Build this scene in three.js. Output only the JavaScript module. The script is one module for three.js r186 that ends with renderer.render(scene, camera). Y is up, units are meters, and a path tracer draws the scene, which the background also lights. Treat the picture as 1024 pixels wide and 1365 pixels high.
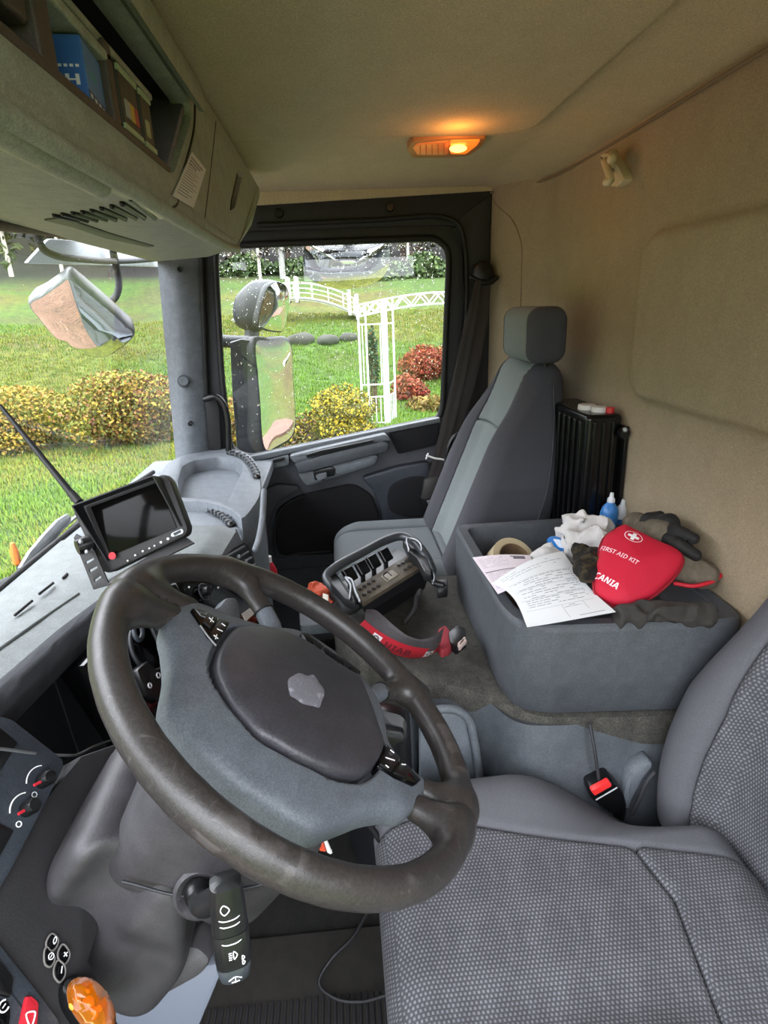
import * as THREE from 'three';
import { RoundedBoxGeometry } from 'three/addons/geometries/RoundedBoxGeometry.js';
import { mergeGeometries, toCreasedNormals } from 'three/addons/utils/BufferGeometryUtils.js';

// ---------------------------------------------------------------- camera, sky, exposure
// x runs towards the rear of the cab, y up, z towards the driver's door (the camera stands in that door)
const scene = new THREE.Scene();
const camera = new THREE.PerspectiveCamera(80.94, 1024 / 1365, 0.02, 300);
camera.position.set(0, 1.33, 0);
camera.quaternion.setFromRotationMatrix(new THREE.Matrix4().makeBasis(
  new THREE.Vector3(0.996109, -0.036503, 0.080216), new THREE.Vector3(0.060476, 0.945192, -0.320865), new THREE.Vector3(-0.064107, 0.324468, 0.943722)));
scene.add(camera);

// an even overcast sky, three times brighter overhead than at the horizon
const skyPixels = new Float32Array(64 * 32 * 4);
for (let j = 0; j < 32; j++) for (let i = 0; i < 64; i++) {
  const up = Math.max(0, Math.sin(((j + 0.5) / 32 - 0.5) * Math.PI)), l = (1 + 2 * up) / 3;
  skyPixels.set([l * 0.96, l, l * 1.07, 1], (j * 64 + i) * 4);
}
const sky = new THREE.DataTexture(skyPixels, 64, 32, THREE.RGBAFormat, THREE.FloatType);
sky.mapping = THREE.EquirectangularReflectionMapping; sky.magFilter = THREE.LinearFilter; sky.needsUpdate = true;
scene.background = sky; scene.environment = sky;
scene.backgroundIntensity = 13; scene.environmentIntensity = 13;

const renderer = new THREE.WebGLRenderer({ antialias: true });
renderer.toneMapping = THREE.LinearToneMapping;
renderer.toneMappingExposure = 1.0;
renderer.shadowMap.enabled = true;

// ---------------------------------------------------------------- helpers
function mulberry(seed) { let a = seed; return () => { a |= 0; a = a + 0x6D2B79F5 | 0; let t = Math.imul(a ^ a >>> 15, 1 | a); t = t + Math.imul(t ^ t >>> 7, 61 | t) ^ t; return ((t ^ t >>> 14) >>> 0) / 4294967296; }; }
const V3 = (p) => new THREE.Vector3(p[0], p[1], p[2]);
const lerp = (a, b, t) => a + (b - a) * t, clamp = (x, a, b) => Math.min(b, Math.max(a, x));
const sstep = (a, b, x) => { const t = clamp((x - a) / (b - a), 0, 1); return t * t * (3 - 2 * t); };
const hash3 = (x, y, z) => { let h = Math.imul(x, 374761393) ^ Math.imul(y, 668265263) ^ Math.imul(z, 2147483647 - 61); h = Math.imul(h ^ (h >>> 13), 1274126177); return ((h ^ (h >>> 16)) >>> 0) / 4294967296; };
function noise3(x, y, z = 0) {
  const X = Math.floor(x), Y = Math.floor(y), Z = Math.floor(z), s = (t) => t * t * (3 - 2 * t), u = s(x - X), v = s(y - Y), w = s(z - Z);
  const h = (i, j, k) => hash3(X + i, Y + j, Z + k);
  return lerp(lerp(lerp(h(0, 0, 0), h(1, 0, 0), u), lerp(h(0, 1, 0), h(1, 1, 0), u), v), lerp(lerp(h(0, 0, 1), h(1, 0, 1), u), lerp(h(0, 1, 1), h(1, 1, 1), u), v), w);
}
const fbm = (x, y, z = 0, o = 4) => { let s = 0, a = 0.5; for (let i = 0; i < o; i++) { s += a * noise3(x, y, z); x *= 2.03; y *= 2.03; z *= 2.03; a *= 0.5; } return s; };
function tex(w, h, f, srgb = true) {   // f(u, v) gives [r, g, b] or a grey level
  const d = new Uint8Array(w * h * 4);
  for (let j = 0; j < h; j++) for (let i = 0; i < w; i++) {
    let c = f(i / w, j / h, i, j); if (typeof c === 'number') c = [c, c, c];
    for (let k = 0; k < 3; k++) d[(j * w + i) * 4 + k] = clamp(c[k], 0, 1) * 255;
    d[(j * w + i) * 4 + 3] = 255;
  }
  const t = new THREE.DataTexture(d, w, h); t.wrapS = t.wrapT = THREE.RepeatWrapping; t.magFilter = THREE.LinearFilter;
  if (srgb) t.colorSpace = THREE.SRGBColorSpace; t.needsUpdate = true; return t;
}
function canvasTex(w, h, draw) {
  const c = document.createElement('canvas'); c.width = w; c.height = h; draw(c.getContext('2d'), w, h);
  const t = new THREE.CanvasTexture(c); t.colorSpace = THREE.SRGBColorSpace; return t;
}
const per = (t, metres) => { const c = t.clone(); c.repeat.set(1 / metres, 1 / metres); c.needsUpdate = true; return c; };
// uv in metres, taken from the side each face looks to
function boxUV(g) {
  if (g.index) g = g.toNonIndexed();
  const p = g.attributes.position, n = p.count, uv = new Float32Array(n * 2), a = new THREE.Vector3(), b = new THREE.Vector3(), c = new THREE.Vector3();
  for (let i = 0; i < n; i += 3) {
    a.fromBufferAttribute(p, i); b.fromBufferAttribute(p, i + 1).sub(a); c.fromBufferAttribute(p, i + 2).sub(a); b.cross(c);
    const x = Math.abs(b.x), y = Math.abs(b.y), z = Math.abs(b.z), k = y >= x && y >= z ? 1 : x >= z ? 0 : 2;
    for (let j = i; j < i + 3; j++) { const q = [p.getX(j), p.getY(j), p.getZ(j)]; uv[j * 2] = k === 0 ? q[2] : q[0]; uv[j * 2 + 1] = k === 1 ? q[2] : q[1]; }
  }
  g.setAttribute('uv', new THREE.BufferAttribute(uv, 2)); return g;
}
const crease = (g, deg = 35) => toCreasedNormals(g, deg * Math.PI / 180);
function clean(g) { for (const k of Object.keys(g.attributes)) if (!['position', 'normal', 'uv', 'color'].includes(k)) g.deleteAttribute(k); return g; }
function join(gs, deg) {
  gs = gs.filter(Boolean).map((g) => { if (g.index) g = g.toNonIndexed(); return clean(g); });
  const color = gs.some((g) => g.attributes.color); for (const g of gs) if (!color) g.deleteAttribute('color');
  return mergeGeometries(gs);
}
const used = {};
const numbered = (n) => { used[n] = (used[n] ?? -1) + 1; return used[n] ? n + '_' + String(used[n]).padStart(3, '0') : n; };
function tagged(o, label, category, group, kind) {
  o.userData.label = label; o.userData.category = category; if (group) o.userData.group = group; if (kind) o.userData.kind = kind; return o;
}
function thing(name, label, category, base, opt = {}) {      // a Group at the thing's base
  const o = new THREE.Group(); o.name = numbered(name); o.position.set(...base); if (opt.turn) o.rotation.set(...opt.turn); scene.add(o);
  return tagged(o, label, category, opt.group, opt.kind);
}
function shadows(m) { m.castShadow = m.receiveShadow = true; return m; }
// a part: shape given in the place's own coordinates (moved to its thing's base), or local when the thing is turned
function part(name, g, mat, parent, opt = {}) {
  if (Array.isArray(g)) g = join(g);
  if (!opt.uv) g = boxUV(g);
  let r = parent; while (r.parent && r.parent !== scene) r = r.parent;
  if (!opt.local) g.translate(-r.position.x, -r.position.y, -r.position.z);
  const m = shadows(new THREE.Mesh(clean(g), mat)); m.name = name; parent.add(m);
  if (opt.kind) m.userData.kind = opt.kind; if (opt.label) m.userData.label = opt.label;
  return m;
}
function single(name, g, mat, label, category, opt = {}) {   // a thing of one mesh
  if (Array.isArray(g)) g = join(g);
  if (!opt.uv) g = boxUV(g);
  g.computeBoundingBox(); const b = g.boundingBox, c = [(b.min.x + b.max.x) / 2, b.min.y, (b.min.z + b.max.z) / 2];
  if (opt.kind !== 'structure') g.translate(-c[0], -c[1], -c[2]);
  const m = shadows(new THREE.Mesh(clean(g), mat)); m.name = numbered(name); if (opt.kind !== 'structure') m.position.set(...c);
  scene.add(m); return tagged(m, label, category, opt.group, opt.kind);
}
// ---- shapes
const box = (x0, y0, z0, x1, y1, z1, r = 0.004) => {
  const w = x1 - x0, h = y1 - y0, d = z1 - z0, rr = Math.min(r, w / 2.05, h / 2.05, d / 2.05);
  const g = r ? new RoundedBoxGeometry(w, h, d, 2, rr) : new THREE.BoxGeometry(w, h, d);
  return g.translate((x0 + x1) / 2, (y0 + y1) / 2, (z0 + z1) / 2);
};
const rbox = (w, h, d, r = 0.003, s = 2) => new RoundedBoxGeometry(w, h, d, s, Math.min(r, w / 2.05, h / 2.05, d / 2.05));
// place a local shape: its x and y axes run along ax and ay
function put(g, at, ax, ay) {
  const x = V3(ax).normalize(), z = x.clone().cross(V3(ay)).normalize(), y = z.clone().cross(x);
  return g.applyMatrix4(new THREE.Matrix4().makeBasis(x, y, z).setPosition(...at));
}
function roundLoop(p, r, seg = 4) {      // 2-D loop with rounded corners
  if (!r) return p; const out = [];
  for (let i = 0; i < p.length; i++) {
    const a = p[(i + p.length - 1) % p.length], b = p[i], c = p[(i + 1) % p.length];
    const la = Math.hypot(a[0] - b[0], a[1] - b[1]), lc = Math.hypot(c[0] - b[0], c[1] - b[1]), k = Math.min(r, la * 0.49, lc * 0.49);
    const s = [b[0] + (a[0] - b[0]) / la * k, b[1] + (a[1] - b[1]) / la * k], e = [b[0] + (c[0] - b[0]) / lc * k, b[1] + (c[1] - b[1]) / lc * k];
    for (let j = 0; j <= seg; j++) { const t = j / seg, u = 1 - t; out.push([u * u * s[0] + 2 * u * t * b[0] + t * t * e[0], u * u * s[1] + 2 * u * t * b[1] + t * t * e[1]]); }
  }
  return out;
}
function smoothLoop(p, n = 48) {         // 2-D loop through the points
  const c = new THREE.CatmullRomCurve3(p.map((q) => new THREE.Vector3(q[0], q[1], 0)), true, 'centripetal');
  return c.getPoints(n).slice(0, -1).map((q) => [q.x, q.y]);
}
function outline(p, holes = []) {
  const s = new THREE.Shape(p.map((q) => new THREE.Vector2(q[0], q[1])));
  for (const h of holes) s.holes.push(new THREE.Path(h.map((q) => new THREE.Vector2(q[0], q[1]))));
  return s;
}
const plate = (p, t, b = 0.002, holes = [], seg = 2) => {   // 2-D outline, its top at z = 0, thickness t downwards
  b = Math.min(b, t * 0.49);
  return crease(new THREE.ExtrudeGeometry(outline(p, holes), { depth: t - 2 * b, bevelEnabled: b > 0, bevelThickness: b, bevelSize: b, bevelOffset: -b, bevelSegments: seg, curveSegments: 6 }).translate(0, 0, b - t), 40);
};
const VIEW = new THREE.Vector3(0, 1.33, 0);
// plane through points: frame with z towards where it is looked at from
function frameOf(pts, toward = VIEW) {
  const n = new THREE.Vector3(), o = new THREE.Vector3();
  pts.forEach((p, i) => { const q = pts[(i + 1) % pts.length]; n.x += (p[1] - q[1]) * (p[2] + q[2]); n.y += (p[2] - q[2]) * (p[0] + q[0]); n.z += (p[0] - q[0]) * (p[1] + q[1]); o.add(V3(p)); });
  n.normalize(); o.multiplyScalar(1 / pts.length); if (n.dot(toward.clone().sub(o)) < 0) n.negate();
  let x = V3(pts[1]).sub(V3(pts[0])); x.addScaledVector(n, -x.dot(n)).normalize(); const y = n.clone().cross(x);
  const m = new THREE.Matrix4().makeBasis(x, y, n).setPosition(o);
  const flat = (p) => { const d = V3(p).sub(o); return [d.dot(x), d.dot(y)]; };
  return { n, o, x, y, m, flat };
}
// a plate whose face has these corners in space; it reaches t away from the viewer's side
function slab(pts, t, { r = 0, b = 0.003, holes = [], smooth = 0, toward = VIEW, lift = 0, hr = 0 } = {}) {
  const f = frameOf(pts, toward); let p = pts.map(f.flat);
  const area = (q) => q.reduce((s, a, i) => { const c = q[(i + 1) % q.length]; return s + a[0] * c[1] - c[0] * a[1]; }, 0);
  if (area(p) < 0) p.reverse();
  p = smooth ? smoothLoop(p, smooth) : roundLoop(p, r);
  const hs = holes.map((h) => { let q = h.map(f.flat); if (area(q) > 0) q.reverse(); return roundLoop(q, hr); });
  return plate(p, t, b, hs).translate(0, 0, lift).applyMatrix4(f.m);
}
function tube(pts, r, { seg = 0, n = 10, closed = false, caps = true, flat = 1, tension = 0.5 } = {}) {
  const c = new THREE.CatmullRomCurve3(pts.map(V3), closed, 'centripetal', tension), g = new THREE.TubeGeometry(c, seg || Math.max(8, pts.length * 8), r, n, closed);
  if (closed || !caps) return g;
  return join([g, ...[pts[0], pts[pts.length - 1]].map((p) => new THREE.SphereGeometry(r, n, 6).translate(...p))]);
}
function rod(a, b, r0, r1 = r0, n = 14) {
  const d = V3(b).sub(V3(a)), l = d.length(), g = new THREE.CylinderGeometry(r1, r0, l, n);
  g.translate(0, l / 2, 0).applyQuaternion(new THREE.Quaternion().setFromUnitVectors(new THREE.Vector3(0, 1, 0), d.normalize())); return crease(g.translate(...a), 40);
}
function lathe(profile, at, axis = [0, 1, 0], n = 28) {      // profile of [radius, height]
  const g = new THREE.LatheGeometry(profile.map((p) => new THREE.Vector2(Math.max(p[0], 1e-5), p[1])), n);
  g.applyQuaternion(new THREE.Quaternion().setFromUnitVectors(new THREE.Vector3(0, 1, 0), V3(axis).normalize())); return crease(g.translate(...at), 35);
}
function surface(f, nu, nv, closedU = false) {               // grid of points f(u, v)
  const pos = [], idx = [];
  for (let j = 0; j <= nv; j++) for (let i = 0; i <= nu; i++) pos.push(...f(i / nu, j / nv));
  const w = nu + 1;
  for (let j = 0; j < nv; j++) for (let i = 0; i < nu; i++) { const a = j * w + i; idx.push(a, a + 1, a + w, a + 1, a + w + 1, a + w); }
  const g = new THREE.BufferGeometry(); g.setAttribute('position', new THREE.Float32BufferAttribute(pos, 3)); g.setIndex(idx); g.computeVertexNormals(); return g;
}
// a sheet with thickness: the grid, its back moved by the vector d, and the rim between
function sheet(f, d, nu, nv, flip = false) {
  const P = (i, j, k) => { const p = f(i / nu, j / nv); const dd = typeof d === 'function' ? d(i / nu, j / nv) : d; return k ? [p[0] + dd[0], p[1] + dd[1], p[2] + dd[2]] : p; };
  const pos = [], idx = [], w = nu + 1, N = w * (nv + 1);
  for (const k of [0, 1]) for (let j = 0; j <= nv; j++) for (let i = 0; i <= nu; i++) pos.push(...P(i, j, k));
  const q = (a, b, c, e) => flip ? idx.push(a, c, b, b, c, e) : idx.push(a, b, c, b, e, c);
  for (let j = 0; j < nv; j++) for (let i = 0; i < nu; i++) { const a = j * w + i; q(a, a + 1, a + w, a + w + 1); q(N + a + 1, N + a, N + a + w + 1, N + a + w); }
  for (let i = 0; i < nu; i++) { q(i + 1, i, N + i + 1, N + i); const b = nv * w + i; q(b, b + 1, N + b, N + b + 1); }
  for (let j = 0; j < nv; j++) { const a = j * w; q(a, a + w, N + a, N + a + w); const b = a + nu; q(b + w, b, N + b + w, N + b); }
  const g = new THREE.BufferGeometry(); g.setAttribute('position', new THREE.Float32BufferAttribute(pos, 3)); g.setIndex(idx); return crease(g, 50);
}
// rings of points joined one after another, both ends closed
function loft(rings, deg = 50) {
  const n = rings[0].length, pos = rings.flat(2), idx = [];
  for (let j = 0; j + 1 < rings.length; j++) for (let i = 0; i < n; i++) { const a = j * n + i, b = j * n + (i + 1) % n; idx.push(a, b, a + n, b, b + n, a + n); }
  for (const [k, up] of [[0, 0], [rings.length - 1, 1]]) {
    const r = rings[k], c = [0, 1, 2].map((q) => r.reduce((s, p) => s + p[q], 0) / n), at = pos.length / 3; pos.push(...c);
    for (let i = 0; i < n; i++) { const a = k * n + i, b = k * n + (i + 1) % n; up ? idx.push(a, b, at) : idx.push(b, a, at); }
  }
  const g = new THREE.BufferGeometry(); g.setAttribute('position', new THREE.Float32BufferAttribute(pos, 3)); g.setIndex(idx); return crease(g, deg);
}
// ---- solid shapes from a distance function, meshed with surface nets
function solid(f, lo, hi, cell) {
  const n = [0, 1, 2].map((k) => Math.ceil((hi[k] - lo[k]) / cell) + 1), [nx, ny, nz] = n, val = new Float32Array(nx * ny * nz), at = (i, j, k) => (k * ny + j) * nx + i;
  for (let k = 0; k < nz; k++) for (let j = 0; j < ny; j++) for (let i = 0; i < nx; i++) val[at(i, j, k)] = f(lo[0] + i * cell, lo[1] + j * cell, lo[2] + k * cell);
  const id = new Int32Array(nx * ny * nz).fill(-1), pos = [], nor = [], idx = [];
  for (let k = 0; k < nz - 1; k++) for (let j = 0; j < ny - 1; j++) for (let i = 0; i < nx - 1; i++) {
    let cnt = 0, sx = 0, sy = 0, sz = 0;
    const v = (a, b, c) => val[at(i + a, j + b, k + c)];
    for (let e = 0; e < 12; e++) {
      const ax = e >> 2, b = e & 1, c = (e >> 1) & 1, p = ax === 0 ? [0, b, c] : ax === 1 ? [b, 0, c] : [b, c, 0], q = p.slice(); q[ax] = 1;
      const v0 = v(...p), v1 = v(...q); if ((v0 < 0) === (v1 < 0)) continue;
      const t = v0 / (v0 - v1); cnt++; sx += p[0] + (q[0] - p[0]) * t; sy += p[1] + (q[1] - p[1]) * t; sz += p[2] + (q[2] - p[2]) * t;
    }
    if (!cnt) continue;
    let x = lo[0] + (i + sx / cnt) * cell, y = lo[1] + (j + sy / cnt) * cell, z = lo[2] + (k + sz / cnt) * cell; const h = cell * 0.35;
    let g = [f(x + h, y, z) - f(x - h, y, z), f(x, y + h, z) - f(x, y - h, z), f(x, y, z + h) - f(x, y, z - h)], l = Math.hypot(...g) || 1; g = g.map((q) => q / l);
    const d = clamp(f(x, y, z) / (l / (2 * h)), -cell, cell) * 0.9; x -= g[0] * d; y -= g[1] * d; z -= g[2] * d;
    id[at(i, j, k)] = pos.length / 3; pos.push(x, y, z); nor.push(...g);
  }
  for (let k = 1; k < nz - 1; k++) for (let j = 1; j < ny - 1; j++) for (let i = 1; i < nx - 1; i++) {
    const v0 = val[at(i, j, k)] < 0;
    for (let ax = 0; ax < 3; ax++) {
      const o = [i, j, k]; o[ax]++; if (o[ax] >= n[ax]) continue; if ((val[at(...o)] < 0) === v0) continue;
      const u = (ax + 1) % 3, w = (ax + 2) % 3, c = (du, dw) => { const q = [i, j, k]; q[u] -= du; q[w] -= dw; return id[at(...q)]; };
      const A = c(0, 0), B = c(1, 0), C = c(1, 1), D = c(0, 1); if (A < 0 || B < 0 || C < 0 || D < 0) continue;
      v0 ? idx.push(A, B, C, A, C, D) : idx.push(A, C, B, A, D, C);
    }
  }
  const g = new THREE.BufferGeometry(); g.setAttribute('position', new THREE.Float32BufferAttribute(pos, 3)); g.setAttribute('normal', new THREE.Float32BufferAttribute(nor, 3)); g.setIndex(idx); return g;
}
const smin = (a, b, k) => { const h = clamp(0.5 + 0.5 * (b - a) / k, 0, 1); return lerp(b, a, h) - k * h * (1 - h); };
const smax = (a, b, k) => -smin(-a, -b, k);
function sdPoly(p) {                     // signed distance to a 2-D loop
  return (x, y) => {
    let d = 1e9, s = 1;
    for (let i = 0, j = p.length - 1; i < p.length; j = i++) {
      const ex = p[j][0] - p[i][0], ey = p[j][1] - p[i][1], wx = x - p[i][0], wy = y - p[i][1], t = clamp((wx * ex + wy * ey) / (ex * ex + ey * ey), 0, 1), bx = wx - ex * t, by = wy - ey * t;
      d = Math.min(d, bx * bx + by * by);
      const c1 = y >= p[i][1], c2 = y < p[j][1], c3 = ex * wy > ey * wx; if ((c1 && c2 && c3) || (!c1 && !c2 && !c3)) s = -s;
    }
    return s * Math.sqrt(d);
  };
}
function sdCap(x, y, z, a, b, ra, rb = ra) {
  const bx = b[0] - a[0], by = b[1] - a[1], bz = b[2] - a[2], px = x - a[0], py = y - a[1], pz = z - a[2], t = clamp((px * bx + py * by + pz * bz) / (bx * bx + by * by + bz * bz), 0, 1);
  return Math.hypot(px - bx * t, py - by * t, pz - bz * t) - lerp(ra, rb, t);
}
const sdBox = (x, y, z, cx, cy, cz, hx, hy, hz, r) => { const a = Math.abs(x - cx) - hx + r, b = Math.abs(y - cy) - hy + r, c = Math.abs(z - cz) - hz + r; return Math.hypot(Math.max(a, 0), Math.max(b, 0), Math.max(c, 0)) + Math.min(Math.max(a, b, c), 0) - r; };
// give a geometry planar uv (0..1) over a box in a frame
function planeUV(g, o, ax, ay, w, h) {
  if (g.index) g = g.toNonIndexed(); const p = g.attributes.position, uv = new Float32Array(p.count * 2), x = V3(ax).normalize(), y = V3(ay).normalize(), q = new THREE.Vector3();
  for (let i = 0; i < p.count; i++) { q.fromBufferAttribute(p, i).sub(V3(o)); uv[i * 2] = q.dot(x) / w; uv[i * 2 + 1] = q.dot(y) / h; }
  g.setAttribute('uv', new THREE.BufferAttribute(uv, 2)); return g;
}

// ---------------------------------------------------------------- materials
const R0 = mulberry(11);
const grainPix = tex(256, 256, (u, v, i, j) => 0.5 + 0.32 * (noise3(i * 0.31, j * 0.31, 3) - 0.5) + 0.5 * (noise3(i * 0.12, j * 0.12, 9) - 0.5), false);
const speckPix = tex(256, 256, (u, v, i, j) => 0.86 + 0.2 * (noise3(i * 0.45, j * 0.45, 5) - 0.5) + 0.16 * (fbm(u * 6, v * 6, 2) - 0.5));
const feltPix = tex(512, 512, (u, v, i, j) => { const n = 0.86 + 0.2 * (noise3(i * 0.5, j * 0.5, 1) - 0.5) + 0.05 * (fbm(u * 7, v * 7, 4) - 0.45); return [n, n * 0.995, n * 0.985]; });
const feltBump = tex(256, 256, (u, v, i, j) => noise3(i * 0.55, j * 0.55, 7) * 0.7 + 0.3 * noise3(i * 0.2, j * 0.2, 8), false);
// seat cloth: rows of short light stitches on a dark ground, every second row shifted
const stitch = (u, v) => { const row = Math.floor(v * 16), x = (u * 16 + (row & 1) * 0.5) % 1, y = (v * 16) % 1; return Math.abs(x - 0.5) < 0.28 && Math.abs(y - 0.5) < 0.33 ? 1 - Math.abs(x - 0.5) * 1.2 - Math.abs(y - 0.5) * 0.8 : 0; };
const weavePix = tex(512, 512, (u, v, i, j) => { const s = stitch(u, v), n = 0.9 + 0.2 * (noise3(i * 0.4, j * 0.4, 2) - 0.5) + 0.12 * (noise3(u * 6, v * 6, 6) - 0.5), c = (0.48 + 0.36 * s) * n; return [c, c * 1.005, c * 1.03]; });
const weaveBump = tex(512, 512, (u, v) => stitch(u, v), false);
const knitPix = tex(256, 256, (u, v, i, j) => { const s = ((i >> 2) + (j >> 2)) & 1; return 0.86 + 0.07 * s + 0.14 * (noise3(i * 0.5, j * 0.5, 4) - 0.5); });
const carpetPix = tex(256, 256, (u, v, i, j) => 0.7 + 0.5 * (noise3(i * 0.6, j * 0.6, 14) - 0.5) + 0.3 * (fbm(u * 8, v * 8, 4) - 0.5) + (hash3(i, j, 5) > 0.994 ? 0.7 : 0));
const dirtPix = tex(512, 512, (u, v, i, j) => { const n = 0.82 + 0.25 * (fbm(u * 10, v * 10, 4) - 0.5) + 0.12 * (noise3(i * 0.5, j * 0.5, 6) - 0.5); return hash3(i >> 1, j >> 1, 31) > 0.9965 ? [1, 0.97, 0.9] : [n, n * 0.985, n * 0.96]; });
const leatherPix = tex(512, 512, (u, v, i, j) => { const w = sstep(0.6, 0.72, fbm(u * 9, v * 9, 3)), sc = Math.max(0, 1 - Math.abs(noise3(u * 34, v * 9, 12) - 0.5) * 60) * sstep(0.5, 0.62, noise3(u * 5, v * 5, 40)); const b = 0.75 + 0.18 * (noise3(i * 0.4, j * 0.4, 8) - 0.5) + 0.25 * w + 0.4 * sc; return [b, b * 0.985, b * 0.97]; });
const leatherBump = tex(256, 256, (u, v, i, j) => Math.abs(noise3(i * 0.2, j * 0.2, 3) - 0.5) * 1.6 + 0.2 * noise3(i * 0.5, j * 0.5, 9), false);
const std = (color, roughness = 0.6, o = {}) => new THREE.MeshStandardMaterial({ color, roughness, ...o });
const plastic = (color, rough = 0.5, bump = 0.0002) => std(color, rough, { map: per(speckPix, 0.11), bumpMap: per(grainPix, 0.045), bumpScale: bump });
const cloth = (color, o = {}) => std(color, 0.95, { map: per(knitPix, 0.09), bumpMap: per(feltBump, 0.05), bumpScale: 0.0003, ...o });
const M = {
  dashLight: plastic('#7f8585', 0.55), dashGrey: plastic('#757b82', 0.55), armrest: plastic('#565b61', 0.5), dashDark2: plastic('#303238', 0.75), dashDark: plastic('#2b2c31', 0.5), panelBlue: plastic('#3c424b', 0.5),
  blackDusty: std('#26252a', 0.7, { map: per(dirtPix, 0.2), bumpMap: per(grainPix, 0.045), bumpScale: 0.0002 }),
  column: std('#4c4b51', 0.5, { map: per(dirtPix, 0.25), bumpMap: per(grainPix, 0.045), bumpScale: 0.00025 }),
  pillar: plastic('#7d848c', 0.6), door: plastic('#4a4d54', 0.6), doorDark: cloth('#18181d'), doorLight: plastic('#777d82', 0.5),
  console: plastic('#acb29f', 0.55), consoleFrame: plastic('#574e46', 0.55), frame: plastic('#34353a', 0.65), rubber: std('#141416', 0.6), black: std('#0e0e10', 0.35), gloss: std('#08080a', 0.12),
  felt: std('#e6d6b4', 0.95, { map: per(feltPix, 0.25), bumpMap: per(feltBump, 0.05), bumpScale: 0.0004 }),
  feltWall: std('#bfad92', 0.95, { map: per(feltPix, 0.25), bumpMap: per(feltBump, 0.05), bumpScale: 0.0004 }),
  seatWeave: std('#a9a9ad', 0.92, { map: per(weavePix, 0.088), bumpMap: per(weaveBump, 0.088), bumpScale: 0.0006 }),
  seatSide: cloth('#67676d'), seatPale: cloth('#858d8d'), seatCushion: cloth('#6b7174'), seatDark: cloth('#4b4b51'), boxGrey: plastic('#595d63', 0.6, 0.0003),
  tunnel: std('#625f58', 0.9, { map: per(carpetPix, 0.12), bumpMap: per(feltBump, 0.03), bumpScale: 0.0006 }), mat: std('#2e2c29', 0.9, { map: per(carpetPix, 0.15) }),
  leather: std('#4c4949', 0.32, { map: per(leatherPix, 0.3), bumpMap: per(leatherBump, 0.035), bumpScale: 0.0001 }),
  hub: plastic('#747b84', 0.5, 0.00025), padDark: plastic('#47464c', 0.38, 0.00022), wire: std('#85878a', 0.35, { metalness: 1 }), steel: std('#c9ccd0', 0.3, { metalness: 1 }), silver: std('#a9adb1', 0.4, { metalness: 0.6 }),
  mirror: std('#eef0f0', 0.02, { metalness: 1 }), white: std('#e8e8e6', 0.5), red: std('#c01a2c', 0.6), print: std('#e6e6e6', 0.6),
  glass: new THREE.MeshPhysicalMaterial({ color: '#ffffff', transmission: 1, thickness: 0, roughness: 0, ior: 1.45 }),
};

// ---------------------------------------------------------------- the cab's shell
const wallX = (y, z) => {                // rear wall: rounded into the corner post, with a shallow panel pressed into it
  let x = 0.66 - 0.11 * sstep(-1.88, -2.2, z);
  const d = sdBox(0, y, z, 0, 1.285, -0.48, 1, 0.163, 0.825, 0.06);      // the pressed panel
  return x - 0.022 * sstep(0.012, -0.012, d);
};
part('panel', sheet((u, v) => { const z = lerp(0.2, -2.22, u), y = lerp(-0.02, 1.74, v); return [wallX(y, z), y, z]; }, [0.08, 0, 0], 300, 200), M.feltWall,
  thing('wall_back', 'beige felt covered rear wall of the cab with a shallow pressed panel', 'wall', [0.66, 0, -1], { kind: 'structure' }));
const wallBack = scene.children[scene.children.length - 1];
const seamPts = [[-2.2, 1.668], [-2.155, 1.63], [-2.075, 1.575], [-2.035, 1.5], [-2.03, 1.42], [-2.03, 0.9]];
part('seam', tube(seamPts.map(([z, y]) => [wallX(y, z), y, z]), 0.0022, { n: 6, seg: 60 }), std('#8a7a63', 0.9), wallBack);
const ceilY = (x, z) => {
  const d = sdBox(x, 0, z, -0.3, 0, -0.66, 0.775, 1, 0.905, 0.09);       // the raised middle
  return 1.692 + 0.011 * sstep(-0.004, 0.007, d) - 0.03 * sstep(0.5, 0.68, x) - 0.012 * sstep(-1.9, -2.2, z);
};
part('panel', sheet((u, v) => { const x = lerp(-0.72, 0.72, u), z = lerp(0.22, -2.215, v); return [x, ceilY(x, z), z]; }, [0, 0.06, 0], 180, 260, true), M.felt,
  thing('ceiling', 'beige felt headliner with a raised middle section', 'ceiling', [0, 1.7, -1], { kind: 'structure' }));
const ceiling = scene.children[scene.children.length - 1];
part('edge_strip', tube([[0.652, 1.663, 0.15], [0.652, 1.663, -1], [0.65, 1.663, -1.9], [0.6, 1.668, -2.1], [0.545, 1.672, -2.19]], 0.004, { n: 6, seg: 60 }), std('#80715c', 0.9), ceiling);
single('floor', box(-0.78, -0.06, -2.25, 0.72, 0, 0.2, 0), M.mat, 'dark worn cab floor under the seats and pedals', 'floor', { kind: 'structure' });
// front wall below the windscreen, and the left side with its open door
single('wall_front', box(-0.74, -0.06, -2.25, -0.68, 0.78, 0.2, 0), M.doorDark, 'dark front bulkhead under the windscreen', 'wall', { kind: 'structure' });
single('wall_left', [box(-0.78, 1.66, 0.12, 0.72, 1.75, 0.2, 0), box(-0.78, -0.06, 0.12, 0.72, 0.1, 0.2, 0), box(0.6, 0.1, 0.12, 0.74, 1.7, 0.2, 0), box(-0.8, 0.1, 0.12, -0.69, 1.66, 0.2, 0)], M.frame,
  'dark frame round the open driver door behind the viewer', 'wall', { kind: 'structure' });

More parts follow.
